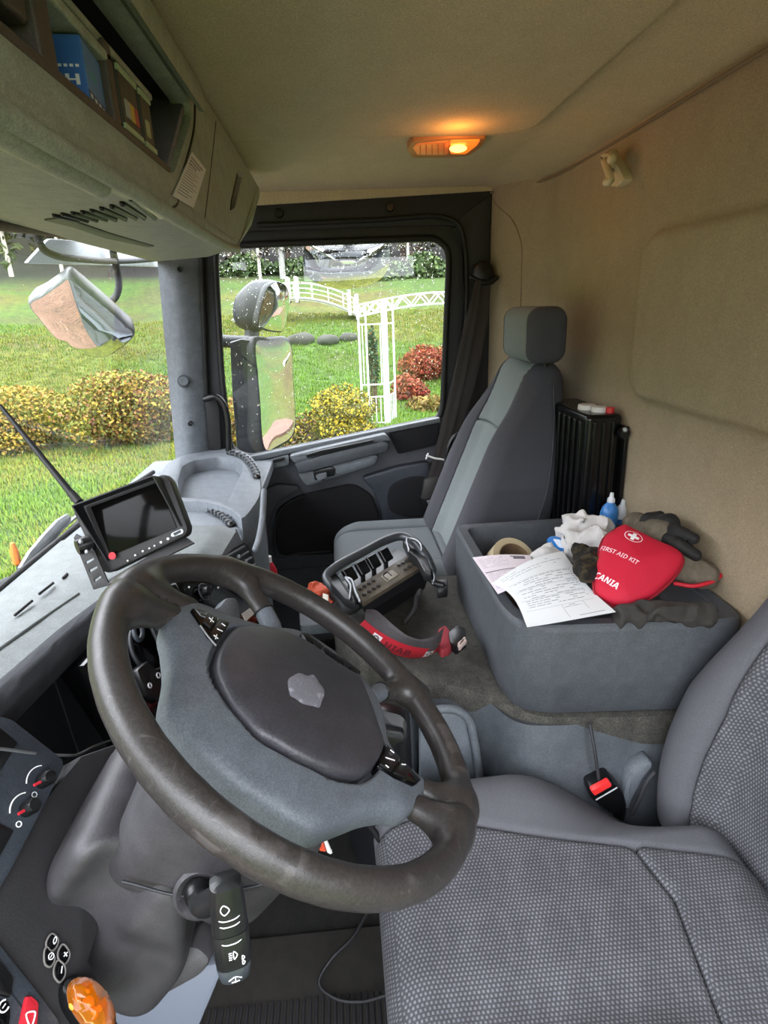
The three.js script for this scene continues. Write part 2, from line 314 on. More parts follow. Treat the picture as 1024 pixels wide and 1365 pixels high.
// windscreen between dashboard and header
const wsX = (y, z) => lerp(-0.66, -0.56, (y - 0.82) / 0.7) + 0.05 * Math.pow((z + 1.05) / 1.1, 2) - 0.02;
single('window_1', surface((u, v) => { const z = lerp(0.1, -2.2, u), y = lerp(0.82, 1.56, v); return [wsX(y, z), y, z]; }, 24, 10), M.glass, 'wide clear windscreen in front of the dashboard', 'window', { kind: 'structure' });
single('trim_1', tube([[wsX(0.84, 0.1) + 0.01, 0.845, 0.1], [wsX(0.84, -0.5) + 0.01, 0.845, -0.5], [wsX(0.84, -1) + 0.01, 0.845, -1], [wsX(0.84, -1.6) + 0.01, 0.845, -1.6], [wsX(0.84, -2.15) + 0.01, 0.845, -1.95]], 0.007), M.rubber, 'black rubber seal along the bottom of the windscreen', 'trim', { kind: 'structure' });

// right windscreen pillar
{
  const t = thing('trim_2', 'grey plastic windscreen pillar between windscreen and passenger door', 'pillar', [-0.55, 0.8, -2.16], { kind: 'structure' });
  const f = (u, v) => { const a = [-0.557,1.535,-2.16], b = [-0.427,1.531,-2.16], c = [-0.598,0.82,-2.16], d = [-0.484,0.83,-2.16]; const p = [0, 1, 2].map((k) => lerp(lerp(a[k], b[k], u), lerp(c[k], d[k], u), 1 - v)); p[2] += 0.03 * Math.sin(u * Math.PI) - 0.02 * u * u; return p; };
  part('cover', sheet(f, [0, 0, -0.08], 14, 14), M.pillar, t);
  part('cap', lathe([[0, 0.006], [0.014, 0.006], [0.0165, 0.004], [0.017, -0.01]], [-0.521,1.113,-2.125], [0.1, 0.1, 1]), plastic('#5f656d', 0.5), t);
  part('cap_rim', new THREE.TorusGeometry(0.019, 0.003, 8, 28).applyQuaternion(new THREE.Quaternion().setFromUnitVectors(new THREE.Vector3(0, 0, 1), new THREE.Vector3(0.1, 0.1, 1).normalize())).translate(...[-0.522,1.113,-2.128]), plastic('#50565e', 0.5), t);
  for (const q of [[-0.484,1.466,-2.13], [-0.52,0.966,-2.13]]) part('screw_hole', lathe([[0.004, -0.01], [0.006, 0.004], [0.0085, 0.0045], [0.009, -0.01]], q, [0.1, 0, 1], 16), M.black, t);
}
// roof frame above the passenger door, and the post behind it
{
  const t = thing('trim_3', 'dark grey strip over the passenger door with two plugs', 'trim', [0.1, 1.6, -2.2], { kind: 'structure' });
  part('strip', slab([[-0.575,1.606,-2.195],[-0.256,1.659,-2.195],[0.555,1.681,-2.195],[0.555,1.575,-2.195],[0.444,1.573,-2.195],[0.37,1.58,-2.195],[-0.24,1.579,-2.195],[-0.584,1.55,-2.195]], 0.06, { b: 0.004 }), M.frame, t);
  part('headliner_edge', slab([[-0.239,1.694,-2.185],[0.549,1.724,-2.185],[0.55,1.678,-2.185],[-0.243,1.653,-2.185]], 0.05, { b: 0.004 }), M.felt, t);
  for (const q of [[-0.157,1.629,-2.19], [0.208,1.638,-2.19]]) part('plug', lathe([[0, 0.006], [0.012, 0.005], [0.014, 0.002], [0.015, -0.006]], q, [0, 0, 1], 20), M.black, t);
  const p = thing('trim_4', 'dark grey door post beside the passenger seat', 'pillar', [0.46, 0.1, -2.2], { kind: 'structure' });
  part('cover', slab([[0.423,1.589,-2.19],[0.551,1.674,-2.19],[0.543,1.458,-2.19],[0.52,0.915,-2.19],[0.443,0.31,-2.19],[0.331,0.383,-2.19],[0.424,0.748,-2.19],[0.447,0.919,-2.19],[0.466,1.339,-2.19],[0.459,1.508,-2.19]], 0.07, { b: 0.006 }), M.frame, p);
  part('rear_cover', slab([[0.54, 1.69, -2.2], [0.62, 1.69, -2.2], [0.62, 0, -2.2], [0.38, 0, -2.2], [0.44, 0.85, -2.2]], 0.06), M.frame, p);
  part('button_hole', lathe([[0.004, -0.006], [0.005, 0.004], [0.009, 0.005], [0.012, 0.001], [0.012, -0.006]], [0.486,1.16,-2.19], [0, 0, 1], 18), M.black, p);
}

// ---------------------------------------------------------------- the garden outside
const groundY = (x, z) => { const d = Math.hypot(x, z); return -1.12 + 0.19 * Math.max(0, d - 13.5) * sstep(12, 22, d) + 0.35 * Math.max(0, d - 46) + (noise3(x * 0.25, z * 0.25, 3) - 0.5) * 0.25 * sstep(9, 16, d) + (noise3(x * 0.9, z * 0.9, 5) - 0.5) * 0.06; };
{
  const g = surface((u, v) => { const x = lerp(-75, 60, u), z = lerp(35, -75, v); return [x, groundY(x, z), z]; }, 220, 190).toNonIndexed();
  const p = g.attributes.position, c = new Float32Array(p.count * 3), uv = new Float32Array(p.count * 2), col = new THREE.Color();
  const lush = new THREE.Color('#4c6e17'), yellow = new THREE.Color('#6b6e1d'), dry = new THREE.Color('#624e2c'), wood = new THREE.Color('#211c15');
  for (let i = 0; i < p.count; i++) {
    const x = p.getX(i), z = p.getZ(i), d = Math.hypot(x, z), n = fbm(x * 0.22, z * 0.22, 8), m = noise3(x * 0.5, z * 0.9, 2);
    col.copy(lush).lerp(yellow, sstep(0.42, 0.62, n) * 0.9).lerp(dry, sstep(0.6, 0.8, m) * 0.5 * sstep(16, 22, d) + 0.45 * sstep(0.55, 0.7, n) * sstep(2, 4, x));
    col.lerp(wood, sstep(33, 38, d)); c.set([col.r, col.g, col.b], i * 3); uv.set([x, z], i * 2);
  }
  g.setAttribute('color', new THREE.BufferAttribute(c, 3)); g.setAttribute('uv', new THREE.BufferAttribute(uv, 2));
  const grassPix = tex(512, 512, (u, v, i, j) => { const n = 0.72 + 0.5 * (noise3(i * 0.35, j * 0.35, 2) - 0.5) + 0.4 * (fbm(u * 20, v * 20, 6) - 0.45); return [n, n, n * 0.85]; });
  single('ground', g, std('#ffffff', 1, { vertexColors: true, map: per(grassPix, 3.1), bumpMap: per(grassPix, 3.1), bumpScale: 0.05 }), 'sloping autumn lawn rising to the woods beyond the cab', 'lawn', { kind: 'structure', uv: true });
}
{ // reddish gravel drive that the truck stands on
  const p = smoothLoop([[-9, 7], [-9.5, 0], [-7, -3.2], [-3.5, -3.6], [-0.8, -2.5], [1, -1.9], [5, -1.8], [9, -3.4], [14, -7.5], [22, -12], [30, -12], [24, -6], [12, -0.8], [3, -0.4], [0, 0.8], [-2, 3.5], [-5, 7]], 90);
  const g = plate(p, 0.3, 0).rotateX(Math.PI / 2).translate(0, -1.34, 0);
  const pix = tex(512, 512, (u, v, i, j) => { const n = 0.75 + 0.6 * (noise3(i * 0.4, j * 0.4, 4) - 0.5) + 0.3 * (fbm(u * 9, v * 9, 2) - 0.5); return [n, n * 0.97, n * 0.95]; });
  single('ground_gravel', g, std('#7f6252', 0.95, { map: per(pix, 2.2) }), 'reddish gravel drive under and beside the truck', 'gravel', { kind: 'structure' });
}
// a cloud of small folded leaves inside an ellipsoid
function leaves(c, r, n, size, colors, seed, { shell = 0.5, long = 1.6 } = {}) {
  const R = mulberry(seed), pos = new Float32Array(n * 12 * 3), col = new Float32Array(n * 12 * 3), cs = colors.map((k) => new THREE.Color(k)), t = new THREE.Vector3(), s = new THREE.Vector3(), o = new THREE.Vector3(), q = new THREE.Color();
  let k = 0, w = 0;
  const bumps = Array.from({ length: 16 }, () => [R() * 6.3, Math.acos(2 * R() - 1), 0.75 + 0.45 * R()]);
  for (let i = 0; i < n; i++) {
    const a = R() * 6.2832, z = 2 * R() - 1, e = Math.sqrt(1 - z * z); let best = -2, m = 1;
    for (const b of bumps) { const d = Math.sin(b[1]) * Math.cos(b[0] - a) * e + Math.cos(b[1]) * z; if (d > best) { best = d; m = b[2]; } }
    const rad = Math.pow(lerp(shell, 1, R()), 0.7) * (m - 0.25 * (1 - best)) ;
    o.set(c[0] + r[0] * rad * e * Math.cos(a), c[1] + r[1] * rad * z, c[2] + r[2] * rad * e * Math.sin(a));
    t.set(R() - 0.5, R() - 0.5, R() - 0.5).normalize(); s.set(R() - 0.5, R() - 0.2, R() - 0.5).cross(t).normalize();
    const L = size * (0.6 + 0.8 * R()), W = L / long * 0.5, f = 0.25 * W; q.copy(cs[Math.floor(R() * cs.length)]).multiplyScalar(0.34 + 0.26 * R());
    const nn = new THREE.Vector3().crossVectors(t, s);
    const P = (u, v, h) => [o.x + t.x * u * L + s.x * v * W + nn.x * h * f, o.y + t.y * u * L + s.y * v * W + nn.y * h * f, o.z + t.z * u * L + s.z * v * W + nn.z * h * f];
    const A = P(-0.5, 0, 0), B = P(0, -1, 1), C = P(0.5, 0, 0), D = P(0, 1, 1);
    for (const v of [A, B, C, A, C, D]) { pos.set(v, k); k += 3; col.set([q.r, q.g, q.b], w); w += 3; }
  }
  const g = new THREE.BufferGeometry(); g.setAttribute('position', new THREE.BufferAttribute(pos.slice(0, k), 3)); g.setAttribute('color', new THREE.BufferAttribute(col.slice(0, k), 3)); g.computeVertexNormals(); return g;
}
const leafMat = std('#ffffff', 0.85, { vertexColors: true, side: THREE.DoubleSide });
const barkMat = std('#5a4d42', 0.95, { map: per(dirtPix, 0.5) }), birchMat = std('#d8d3c8', 0.9, { map: per(dirtPix, 0.6) }), woodStem = std('#4b3a2b', 0.95);
function bush(name, label, c, r, n, size, colors, seed, cat = 'bush', opt = {}) {
  const base = [c[0], groundY(c[0], c[2]), c[2]], t = thing(name, label, cat, base, opt);
  part('foliage', leaves(c, r, n, size, colors, seed, { shell: 0.25 }), leafMat, t, { kind: 'stuff' });
  const R = mulberry(seed + 5), st = [];
  for (let i = 0; i < 9; i++) { const a = R() * 6.3, k = 0.7 * R(); st.push(rod([c[0] + 0.1 * Math.cos(a), base[1] - 0.03, c[2] + 0.1 * Math.sin(a)], [c[0] + r[0] * k * Math.cos(a), c[1] + r[1] * 0.5 * R(), c[2] + r[2] * k * Math.sin(a)], 0.02, 0.008, 6)); }
  part('stem', st, woodStem, t);
}
const AUT = ['#cfae3a', '#bd9c3c', '#d8bb4a', '#a3a043', '#93953c', '#b07d42', '#86923f'];
bush('hedge_bush', 'broad yellow and russet bush in front of the windscreen, beside the pillar', [-4.35, -0.5, -12.6], [1.3, 0.85, 1], 17000, 0.075, [...AUT, '#a7763f', '#93604a', '#75803a'], 21);
bush('hedge_bush', 'low golden bush on the lawn behind the antenna', [-6.45, -0.55, -12.4], [1.2, 0.7, 0.95], 15000, 0.075, [...AUT, '#d0b143', '#c3a336'], 22);
bush('hedge_bush', 'low golden bush at the left end of the row of bushes', [-8.9, -0.55, -12.2], [1.3, 0.75, 0.95], 9000, 0.085, AUT, 23);
bush('flowering_bush', 'round bush full of yellow flowers in front of the white garden arch', [0.02, -0.62, -10.9], [0.66, 0.62, 0.6], 11000, 0.055, ['#e0c426', '#d4b822', '#e8d145', '#8c8a2c', '#6f7a2a', '#5c5a2c', '#7f7d2c'], 24);
bush('flowering_bush', 'dull brownish bush between the big door mirror and the yellow bush', [-0.85, -0.85, -10.7], [0.5, 0.42, 0.5], 4000, 0.07, ['#7f7a34', '#6d5a44', '#86653f', '#5f6b2e', '#c9b02c'], 25);
bush('flowering_bush', 'yellow bush seen low between pillar and door mirror', [-2.1, -0.7, -10.9], [0.65, 0.6, 0.6], 4500, 0.08, ['#cdb02a', '#a38a30', '#9a6b3d', '#7d7a30'], 26);
bush('red_bush', 'rust red bush on the lawn right of the white garden arch', [2.5, -0.25, -17.2], [0.85, 0.55, 0.6], 8000, 0.075, ['#b2572f', '#c4683a', '#9c4426', '#d07a45', '#a83626', '#8a5a34'], 27);
bush('red_bush', 'smaller crimson bush low beside the arch post', [1.85, -0.72, -15.4], [0.5, 0.4, 0.4], 2600, 0.09, ['#b63a2a', '#a94a30', '#c46a40', '#8f5a36'], 28);
bush('dry_grass', 'tuft of straw coloured grass right of the white garden arch', [2.2, -0.95, -14.2], [0.6, 0.22, 0.4], 1500, 0.13, ['#b99a4c', '#a98b44', '#8f8a3a'], 29, 'grass');
const RHO = ['#4f6b35', '#5d7a3e', '#6c8748', '#3f5a2c', '#7c9457'];
[[2.9, 2.6, -33, 1.25, 1.0], [4.9, 2.8, -33.2, 1.5, 1.2], [7.1, 2.7, -33.5, 1.5, 1.1], [0.6, 3.1, -36, 1.6, 1.0], [-2.3, 3.2, -36.5, 1.6, 0.9], [-4.9, 3.4, -36, 1.6, 0.9]].forEach(([x, y, z, r, h], i) =>
  bush('evergreen_shrub', ['large evergreen shrub behind the white garden arch', 'largest evergreen shrub, above the middle of the arch top', 'evergreen shrub at the right edge of the door window', 'green shrub behind the end of the white bridge', 'green shrub behind the middle of the white bridge', 'green shrub behind the left end of the white bridge'][i], [x, y, z], [r, h, 1], 2600, 0.3, RHO, 40 + i, 'shrub'));
// the woods
function tree(label, x, z, h, cr, colors, seed, n, trunk, tr, size = 0.42, crown = 0.62) {
  const y = groundY(x, z), t = thing('tree', label, 'tree', [x, y, z]), R = mulberry(seed), lean = (R() - 0.5) * 0.03 * h;
  const br = [rod([x, y - 0.2, z], [x + lean, y + h * 0.9, z], tr, tr * 0.4, 10)];
  for (let i = 0; i < 9; i++) { const a = R() * 6.3, k = 0.3 + 0.6 * R(); br.push(rod([x + lean * k, y + h * k, z], [x + lean * k + cr * 0.7 * Math.cos(a), y + h * k + 0.8 + R(), z + cr * 0.7 * Math.sin(a)], tr * 0.3, tr * 0.12, 5)); }
  part('trunk', br, trunk, t);
  if (n) part('foliage', leaves([x, y + h * crown, z], [cr, h * 0.5, cr], n, size, colors, seed, { shell: 0.1 }), leafMat, t, { kind: 'stuff' });
}
const FIR = ['#2c3a22', '#36472a', '#44552f', '#27331f'], BARE = ['#5b4a42', '#6b564a', '#4a3d38', '#7a6252', '#58513c', '#6e7048'], MIXED = ['#5a6435', '#6b6f3c', '#4a5a30', '#7a7442', '#3f4c2a'];
tree('thin white birch trunk standing up above the door mirror', -3.68, -34, 8, 0.5, BARE, 60, 700, birchMat, 0.09);
tree('thick grey trunk right behind the door mirror', -2.56, -34.6, 10, 0.5, BARE, 61, 500, std('#8d8c88', 0.9), 0.17);
tree('thin pale birch trunk above the white garden arch', 4.15, -34.6, 8, 1.4, BARE, 62, 700, birchMat, 0.08);
tree('pale birch at the far left of the windscreen', -16.1, -34, 8, 0.85, MIXED, 63, 1400, birchMat, 0.12);
tree('slim birch in the left third of the windscreen', -14.2, -35.5, 8, 0.85, MIXED, 64, 1400, birchMat, 0.1);
const woods = [];
for (let i = 0; i < 30; i++) woods.push([-34 + i * 1.75, -39.5 - 0.8 * hash3(i, 2, 1) - 4.6 * (i & 1)]);
const ORD = ['first', 'second', 'third', 'fourth', 'fifth', 'sixth', 'seventh', 'eighth', 'ninth', 'tenth', 'eleventh', 'twelfth'], counted = {};
woods.forEach(([x, z], i) => { const kind = x < -7 ? (i % 3 ? MIXED : FIR) : (i % 3 === 0 ? FIR : BARE), left = x < -7;
  const what = (kind === FIR ? 'dark conifer' : left ? 'leafy tree' : 'bare brownish tree') + ' from the left in the woods ' + (left ? 'beyond the lawn ahead' : 'behind the garden arch');
  counted[what] = (counted[what] ?? -1) + 1;
  tree(ORD[counted[what]] + ' ' + what, x, z, 9 + 3 * hash3(i, 4, 4), 1.65, kind, 80 + i, 1500, barkMat, 0.16, 0.5, 0.5);
  scene.children[scene.children.length - 1].userData.group = left ? 'woods ahead' : 'woods behind the arch'; });
// white garden arch of welded flats
{
  const Z0 = -12.9, Z1 = -13.5, t = thing('garden_arch', 'white painted metal garden arch with zigzag truss top on the lawn', 'garden arch', [1.0, -1.13, Z0]), W = std('#c9cccb', 0.45);
  const bar = (a, b, r = 0.016) => rod(a, b, r, r, 8);
  const gy = -1.16, ty = 1.35;
  const arc = (x, o = 0) => 1.36 + 0.19 * Math.sin(Math.PI * 0.85 * clamp((x - 0.5) / 2.85, 0, 1)) + o;
  part('post', box(0.97, gy, Z0 - 0.06, 1.09, 1.43, Z0 + 0.06, 0.01), W, t);
  for (const [x, z, top] of [[0.5, Z0, 1.38], [1.27, Z1, 1.5], [0.68, Z1, 1.4], [2.95, Z0, 1.45], [3.35, Z0, 1.4], [2.95, Z1, 1.45]]) part('post', bar([x, gy, z], [x, top, z], 0.022), W, t);
  const rail = (x0, x1, z0, z1, y) => part('rail', bar([x0, y, z0], [x1, y, z1], 0.016), W, t);
  for (const y of [0.98, -0.24, -0.5]) { rail(0.5, 1.03, Z0, Z0, y); rail(1.06, 1.27, Z0, Z1, y); }
  rail(0.5, 1.03, Z0, Z0, -1.06); rail(0.6, 0.6, Z0, Z0, 0); 
  for (const x of [0.57, 0.94]) part('bar', bar([x, -0.24, Z0], [x, 0.98, Z0], 0.012), W, t);
  for (let i = 0; i < 4; i++) part('bar', bar([0.6 + i * 0.1, -1.06, Z0], [0.6 + i * 0.1, -0.5, Z0], 0.01), W, t);
  for (let i = 0; i < 3; i++) part('bar', bar([1.11 + i * 0.05, -1.06, Z0 - 0.15 - i * 0.14], [1.11 + i * 0.05, -0.5, Z0 - 0.15 - i * 0.14], 0.01), W, t);
  for (const z of [Z0, Z1]) {
    for (const o of [0, -0.22]) part('truss_rail', tube(Array.from({ length: 15 }, (_, i) => { const x = 0.5 + i * 2.85 / 14; return [x, arc(x, o), z]; }), z === Z0 ? 0.022 : 0.016, { n: 6 }), W, t);
    for (let i = 0; i < 15; i++) { const x = 0.5 + i * 0.19; part('brace', bar([x, arc(x, i & 1 ? 0 : -0.22), z], [x + 0.19, arc(x + 0.19, i & 1 ? -0.22 : 0), z], 0.014), W, t); if (i < 3) part('brace', bar([x, arc(x, i & 1 ? -0.22 : 0), z], [x + 0.19, arc(x + 0.19, i & 1 ? 0 : -0.22), z], 0.014), W, t); }
  }
  // a climbing plant stands behind the arch panel
  bush('climbing_plant', 'dark green climbing plant behind the panel of the white garden arch', [0.86, 0.2, -14.4], [0.13, 0.75, 0.13], 900, 0.09, ['#2f5a45', '#3a6a4a', '#4d7348', '#7a6a3a'], 55, 'plant');
}
// white arched footbridge
{
  const z0 = -23.6, z1 = -24.5, t = thing('garden_bridge', 'white arched garden bridge with railings far behind the arch', 'bridge', [-1.4, 0.8, -24]), W = std('#a5a89c', 0.6);
  const top = (x) => 1.72 - 0.8 * Math.pow((x + 1.4) / 2.5, 2);
  for (const z of [z0, z1]) {
    for (const [o, r] of [[0, 0.045], [0.2, 0.016], [0.36, 0.016], [0.54, 0.024]]) part('rail', tube(Array.from({ length: 13 }, (_, i) => { const x = -3.7 + i * 4.6 / 12; return [x, top(x) + o, z]; }), r, { n: 6 }), W, t);
    for (const x of [-3.5, -2.8, -2.1, -1.4, -0.75, -0.15, 0.4, 0.8]) part('baluster', rod([x, top(x) - 0.05, z], [x, top(x) + 0.58, z], 0.024, 0.024, 6), W, t);
    for (const x of [-1.62, -1.3, 0.62, 0.9]) part('post', box(x - 0.06, top(x) - 0.15, z - 0.06, x + 0.06, top(x) + 0.75, z + 0.06, 0.01), W, t);
  }
  part('deck', sheet((u, v) => { const x = lerp(-3.7, 0.9, u); return [x, top(x), lerp(z0, z1, v)]; }, [0, -0.08, 0], 24, 1), W, t);
}
// stones at the top of the lawn, a low white fence wall
[[-2.1, -21, 0.26], [-1.15, -21.2, 0.34], [-0.25, -21.1, 0.28], [0.45, -21.3, 0.22]].forEach(([x, z, r], i) => single('garden_stone', (() => { const y = groundY(x, z) + r * 0.25; return solid((a, b, c) => Math.hypot((a - x) / 1.3, (b - y) * 1.4, c - z) - r + 0.2 * (noise3(a * 3, b * 3, c * 3) - 0.5), [x - 1.2, y - 0.7, z - 1], [x + 1.2, y + 0.7, z + 1], 0.09); })(), std('#34352f', 0.95), ['leftmost grey garden stone under the bridge', 'second grey stone from the left under the bridge', 'third grey stone from the left under the bridge', 'rightmost grey garden stone under the bridge'][i], 'stone'));
// grass blades, thicker near the cab
{
  const R = mulberry(77), N = 90000, blade = new THREE.BufferGeometry();
  const bp = []; for (let i = 0; i < 4; i++) { const a = i * 1.6 + 0.3, x = 0.022 * Math.cos(a), z = 0.022 * Math.sin(a); bp.push(x - 0.006 * Math.sin(a), 0, z + 0.006 * Math.cos(a), x + 0.006 * Math.sin(a), 0, z - 0.006 * Math.cos(a), x * 2.6, 0.05 + 0.015 * (i & 1), z * 2.6); }
  blade.setAttribute('position', new THREE.Float32BufferAttribute(bp, 3)); blade.computeVertexNormals();
  const im = new THREE.InstancedMesh(blade, std('#ffffff', 1, { side: THREE.DoubleSide }), N), m = new THREE.Matrix4(), q = new THREE.Quaternion(), c = new THREE.Color(), Y = new THREE.Vector3(0, 1, 0);
  const pal = ['#55751a', '#4b6b15', '#61761e', '#6f6c22', '#436014'].map((k) => new THREE.Color(k));
  for (let i = 0; i < N; i++) {
    const d = 4.5 + 21 * Math.pow(R(), 1.3), a = lerp(-1.05, 0.32, R()), x = d * Math.sin(a), z = Math.min(-4.3, -d * Math.cos(a)), s = 0.7 + 0.8 * R() + d * 0.02;
    m.compose(new THREE.Vector3(x, groundY(x, z) - 0.005, z), q.setFromAxisAngle(Y, R() * 6.3), new THREE.Vector3(s, s * (0.6 + 0.6 * R()), s)); im.setMatrixAt(i, m);
    im.setColorAt(i, c.copy(pal[Math.floor(clamp(fbm(x * 0.22, z * 0.22, 8) * 1.6 - 0.25 + 0.4 * (R() - 0.5), 0, 0.99) * 5)]).multiplyScalar(0.8 + 0.4 * R()));
  }
  im.name = 'grass'; scene.add(shadows(im)); tagged(im, 'blades of green grass covering the lawn outside the cab', 'grass', null, 'stuff');
}
// fallen leaves
{
  const R = mulberry(91);
  for (let i = 0; i < 12; i++) {
    const z = -4.6 - 3 * R(), x = z * (0.62 + 0.14 * R());
    const o = single('fallen_leaf', surface((u, v) => [x + (u - 0.5) * 0.12, groundY(x, z) + 0.075 + 0.02 * Math.sin(u * 3 + v * 2), z + (v - 0.5) * 0.09 * (1 - Math.abs(u - 0.5))], 3, 3), std(['#c9a55a', '#b8803a', '#d8c48a'][i % 3], 0.9, { side: THREE.DoubleSide }), 'fallen autumn leaf on the grass in front of the windscreen', 'leaf', { group: 'fallen leaves on the grass' });
  }
}

// ---------------------------------------------------------------- passenger door
const door = thing('door_1', 'dark grey passenger door with a large window, seen across the cab', 'door', [0, 0, -2.22], { kind: 'structure' });
{
  const D = -2.2;
  // black window frame: one plate with the opening cut out
  const open = [[-0.377,1.534,-2.205],[-0.3,1.538,-2.205],[0.364,1.54,-2.205],[0.403,1.503,-2.205],[0.405,1.463,-2.205],[0.382,0.975,-2.205],[0.37,0.926,-2.205],[-0.349,0.817,-2.205],[-0.406,0.849,-2.205],[-0.406,1.12,-2.205]];
  part('window_frame', slab([[-0.44,1.524,-2.205],[-0.429,1.603,-2.205],[-0.241,1.584,-2.205],[0.41,1.596,-2.205],[0.457,1.509,-2.205],[0.455,0.916,-2.205],[0.41,0.685,-2.205],[-0.365,0.672,-2.205],[-0.51,0.74,-2.205]], 0.06, { b: 0.008, holes: [open], hr: 0.03 }), M.frame, door);
  part('window_seal', (() => { const p = open.map((q) => [q[0], q[1], q[2] + 0.006]); return tube(roundLoop(p.map((q) => [q[0], q[1]]), 0.05, 5).map((q) => [q[0], q[1], -2.198]), 0.011, { n: 8, closed: true, seg: 200, tension: 0.5 }); })(), M.rubber, door);
  part('edge_seal', tube([[-0.422,1.522,-2.19],[-0.441,1.323,-2.19],[-0.464,1.072,-2.19],[-0.488,0.786,-2.19]], 0.011, { n: 8 }), M.rubber, door);
  part('edge_seal', tube([[-0.225,1.595,-2.185],[0.156,1.6,-2.185],[0.382,1.603,-2.185],[0.437,1.577,-2.185],[0.458,1.507,-2.185],[0.465,1.339,-2.185],[0.455,1.136,-2.185],[0.44,0.92,-2.185],[0.42,0.779,-2.185]], 0.008, { n: 8, seg: 80 }), M.rubber, door);
  // inner panel below the window
  part('inner_panel', slab([[-0.429,0.812,-2.185], [0.373,0.935,-2.185], [0.518,0.958,-2.185], [0.5, 0.05, -2.185], [-0.6, 0.05, -2.185], [-0.541,0.747,-2.185]], 0.05, { b: 0.01 }), M.door, door);
  part('sill_strip', slab([[-0.376,0.823,-2.165],[0.364,0.936,-2.165],[0.369,0.919,-2.165],[-0.174,0.837,-2.165],[-0.345,0.804,-2.165]], 0.03, { b: 0.004 }), M.doorLight, door);
  // switch plate at the front end
  const sp = part('switch_plate', slab([[-0.304,0.806,-2.158],[-0.193,0.831,-2.158],[-0.194,0.792,-2.158],[-0.302,0.772,-2.158]], 0.03, { r: 0.008, b: 0.004 }), M.doorLight, door);
  part('switch', slab([[-0.253,0.814,-2.15],[-0.209,0.823,-2.15],[-0.21,0.811,-2.15],[-0.252,0.803,-2.15]], 0.012, { r: 0.004 }), M.black, sp);
  // arm rest with a slot, and its darker underside
  const arm = part('armrest', slab([[-0.174,0.806,-2.12],[-0.069,0.833,-2.12],[0.148,0.871,-2.12],[0.175,0.864,-2.12],[0.166,0.831,-2.12],[0.037,0.802,-2.12],[-0.161,0.763,-2.12]], 0.06, { r: 0.012, b: 0.01 }), M.armrest, door);
  part('slot', slab([[-0.128,0.837,-2.115],[-0.068,0.851,-2.115],[0.116,0.879,-2.115],[0.116,0.868,-2.115],[-0.069,0.834,-2.115],[-0.126,0.824,-2.115]], 0.02, { r: 0.004, b: 0.002 }), M.black, arm);
  part('armrest_top', slab([[-0.19,0.833,-2.125],[-0.068,0.857,-2.125],[0.161,0.896,-2.125],[0.181,0.868,-2.125],[0.149,0.867,-2.125],[-0.07,0.829,-2.125],[-0.174,0.804,-2.125]], 0.05, { r: 0.01, b: 0.008 }), M.doorLight, door);
  // door handle recess
  const rec = part('handle_recess', slab([[-0.167,0.762,-2.135],[-0.073,0.779,-2.135],[0.12,0.819,-2.135],[0.131,0.813,-2.135],[0.119,0.78,-2.135],[-0.021,0.742,-2.135],[-0.139,0.712,-2.135]], 0.03, { r: 0.014, b: 0.006 }), M.doorLight, door);
  part('recess_floor', slab([[-0.027,0.783,-2.131],[0.12,0.812,-2.131],[0.113,0.787,-2.131],[-0.021,0.752,-2.131]], 0.006, { r: 0.01, b: 0.002 }), M.dashGrey, rec);
  const lev = part('door_lever', slab([[-0.109,0.77,-2.125],[-0.046,0.786,-2.125],[-0.027,0.779,-2.125],[-0.029,0.751,-2.125],[-0.065,0.745,-2.125],[-0.071,0.734,-2.125],[-0.104,0.736,-2.125]], 0.02, { r: 0.008, b: 0.004 }), M.black, door);
  part('lever_catch', slab([[-0.102,0.759,-2.112],[-0.058,0.768,-2.112],[-0.059,0.748,-2.112],[-0.092,0.736,-2.112]], 0.012, { r: 0.006, b: 0.003 }), M.doorLight, lev);
  // dark cloth inlay at the rear, pocket bulges below
  part('cloth_inlay', slab([[0.177,0.887,-2.165],[0.364,0.919,-2.165],[0.363,0.838,-2.165],[0.346,0.833,-2.165],[0.208,0.807,-2.165]], 0.03, { r: 0.01, b: 0.006 }), M.doorDark, door);
  part('rear_panel', slab([[0.067,0.73,-2.15],[0.203,0.765,-2.15],[0.321,0.779,-2.15],[0.342,0.646,-2.15],[0.335,0.525,-2.15],[0.144,0.523,-2.15],[0.135,0.599,-2.15],[0.11,0.675,-2.15]], 0.04, { r: 0.02, b: 0.01 }), M.panelBlue, door);
  part('speaker_bulge', slab([[0.172,0.688,-2.143],[0.251,0.724,-2.143],[0.319,0.708,-2.143],[0.317,0.575,-2.143],[0.239,0.565,-2.143],[0.169,0.599,-2.143]], 0.02, { smooth: 36, b: 0.006 }), M.doorDark, door);
  part('front_panel', slab([[-0.306,0.7,-2.15],[-0.243,0.725,-2.15],[-0.167,0.712,-2.15],[-0.169,0.692,-2.15],[-0.25,0.653,-2.15],[-0.291,0.567,-2.15],[-0.315,0.383,-2.15],[-0.371,0.291,-2.15],[-0.347,0.57,-2.15]], 0.03, { r: 0.02, b: 0.008 }), M.door, door);
  part('pocket', slab([[-0.258,0.623,-2.152],[-0.179,0.671,-2.152],[0.033,0.708,-2.152],[0.103,0.66,-2.152],[0.131,0.568,-2.152],[0.123,0.508,-2.152],[-0.055,0.427,-2.152],[-0.264,0.435,-2.152],[-0.275,0.504,-2.152]], 0.03, { r: 0.03, b: 0.01 }), M.doorDark, door);
  part('pocket_rim', tube([...[[-0.154,0.671,-2.148],[-0.217,0.646,-2.148],[-0.255,0.595,-2.148],[-0.274,0.505,-2.148],[-0.27,0.437,-2.148]], ...[[-0.183,0.444,-2.148],[-0.068,0.445,-2.148]]], 0.0035, { n: 6, seg: 50 }), M.frame, door);
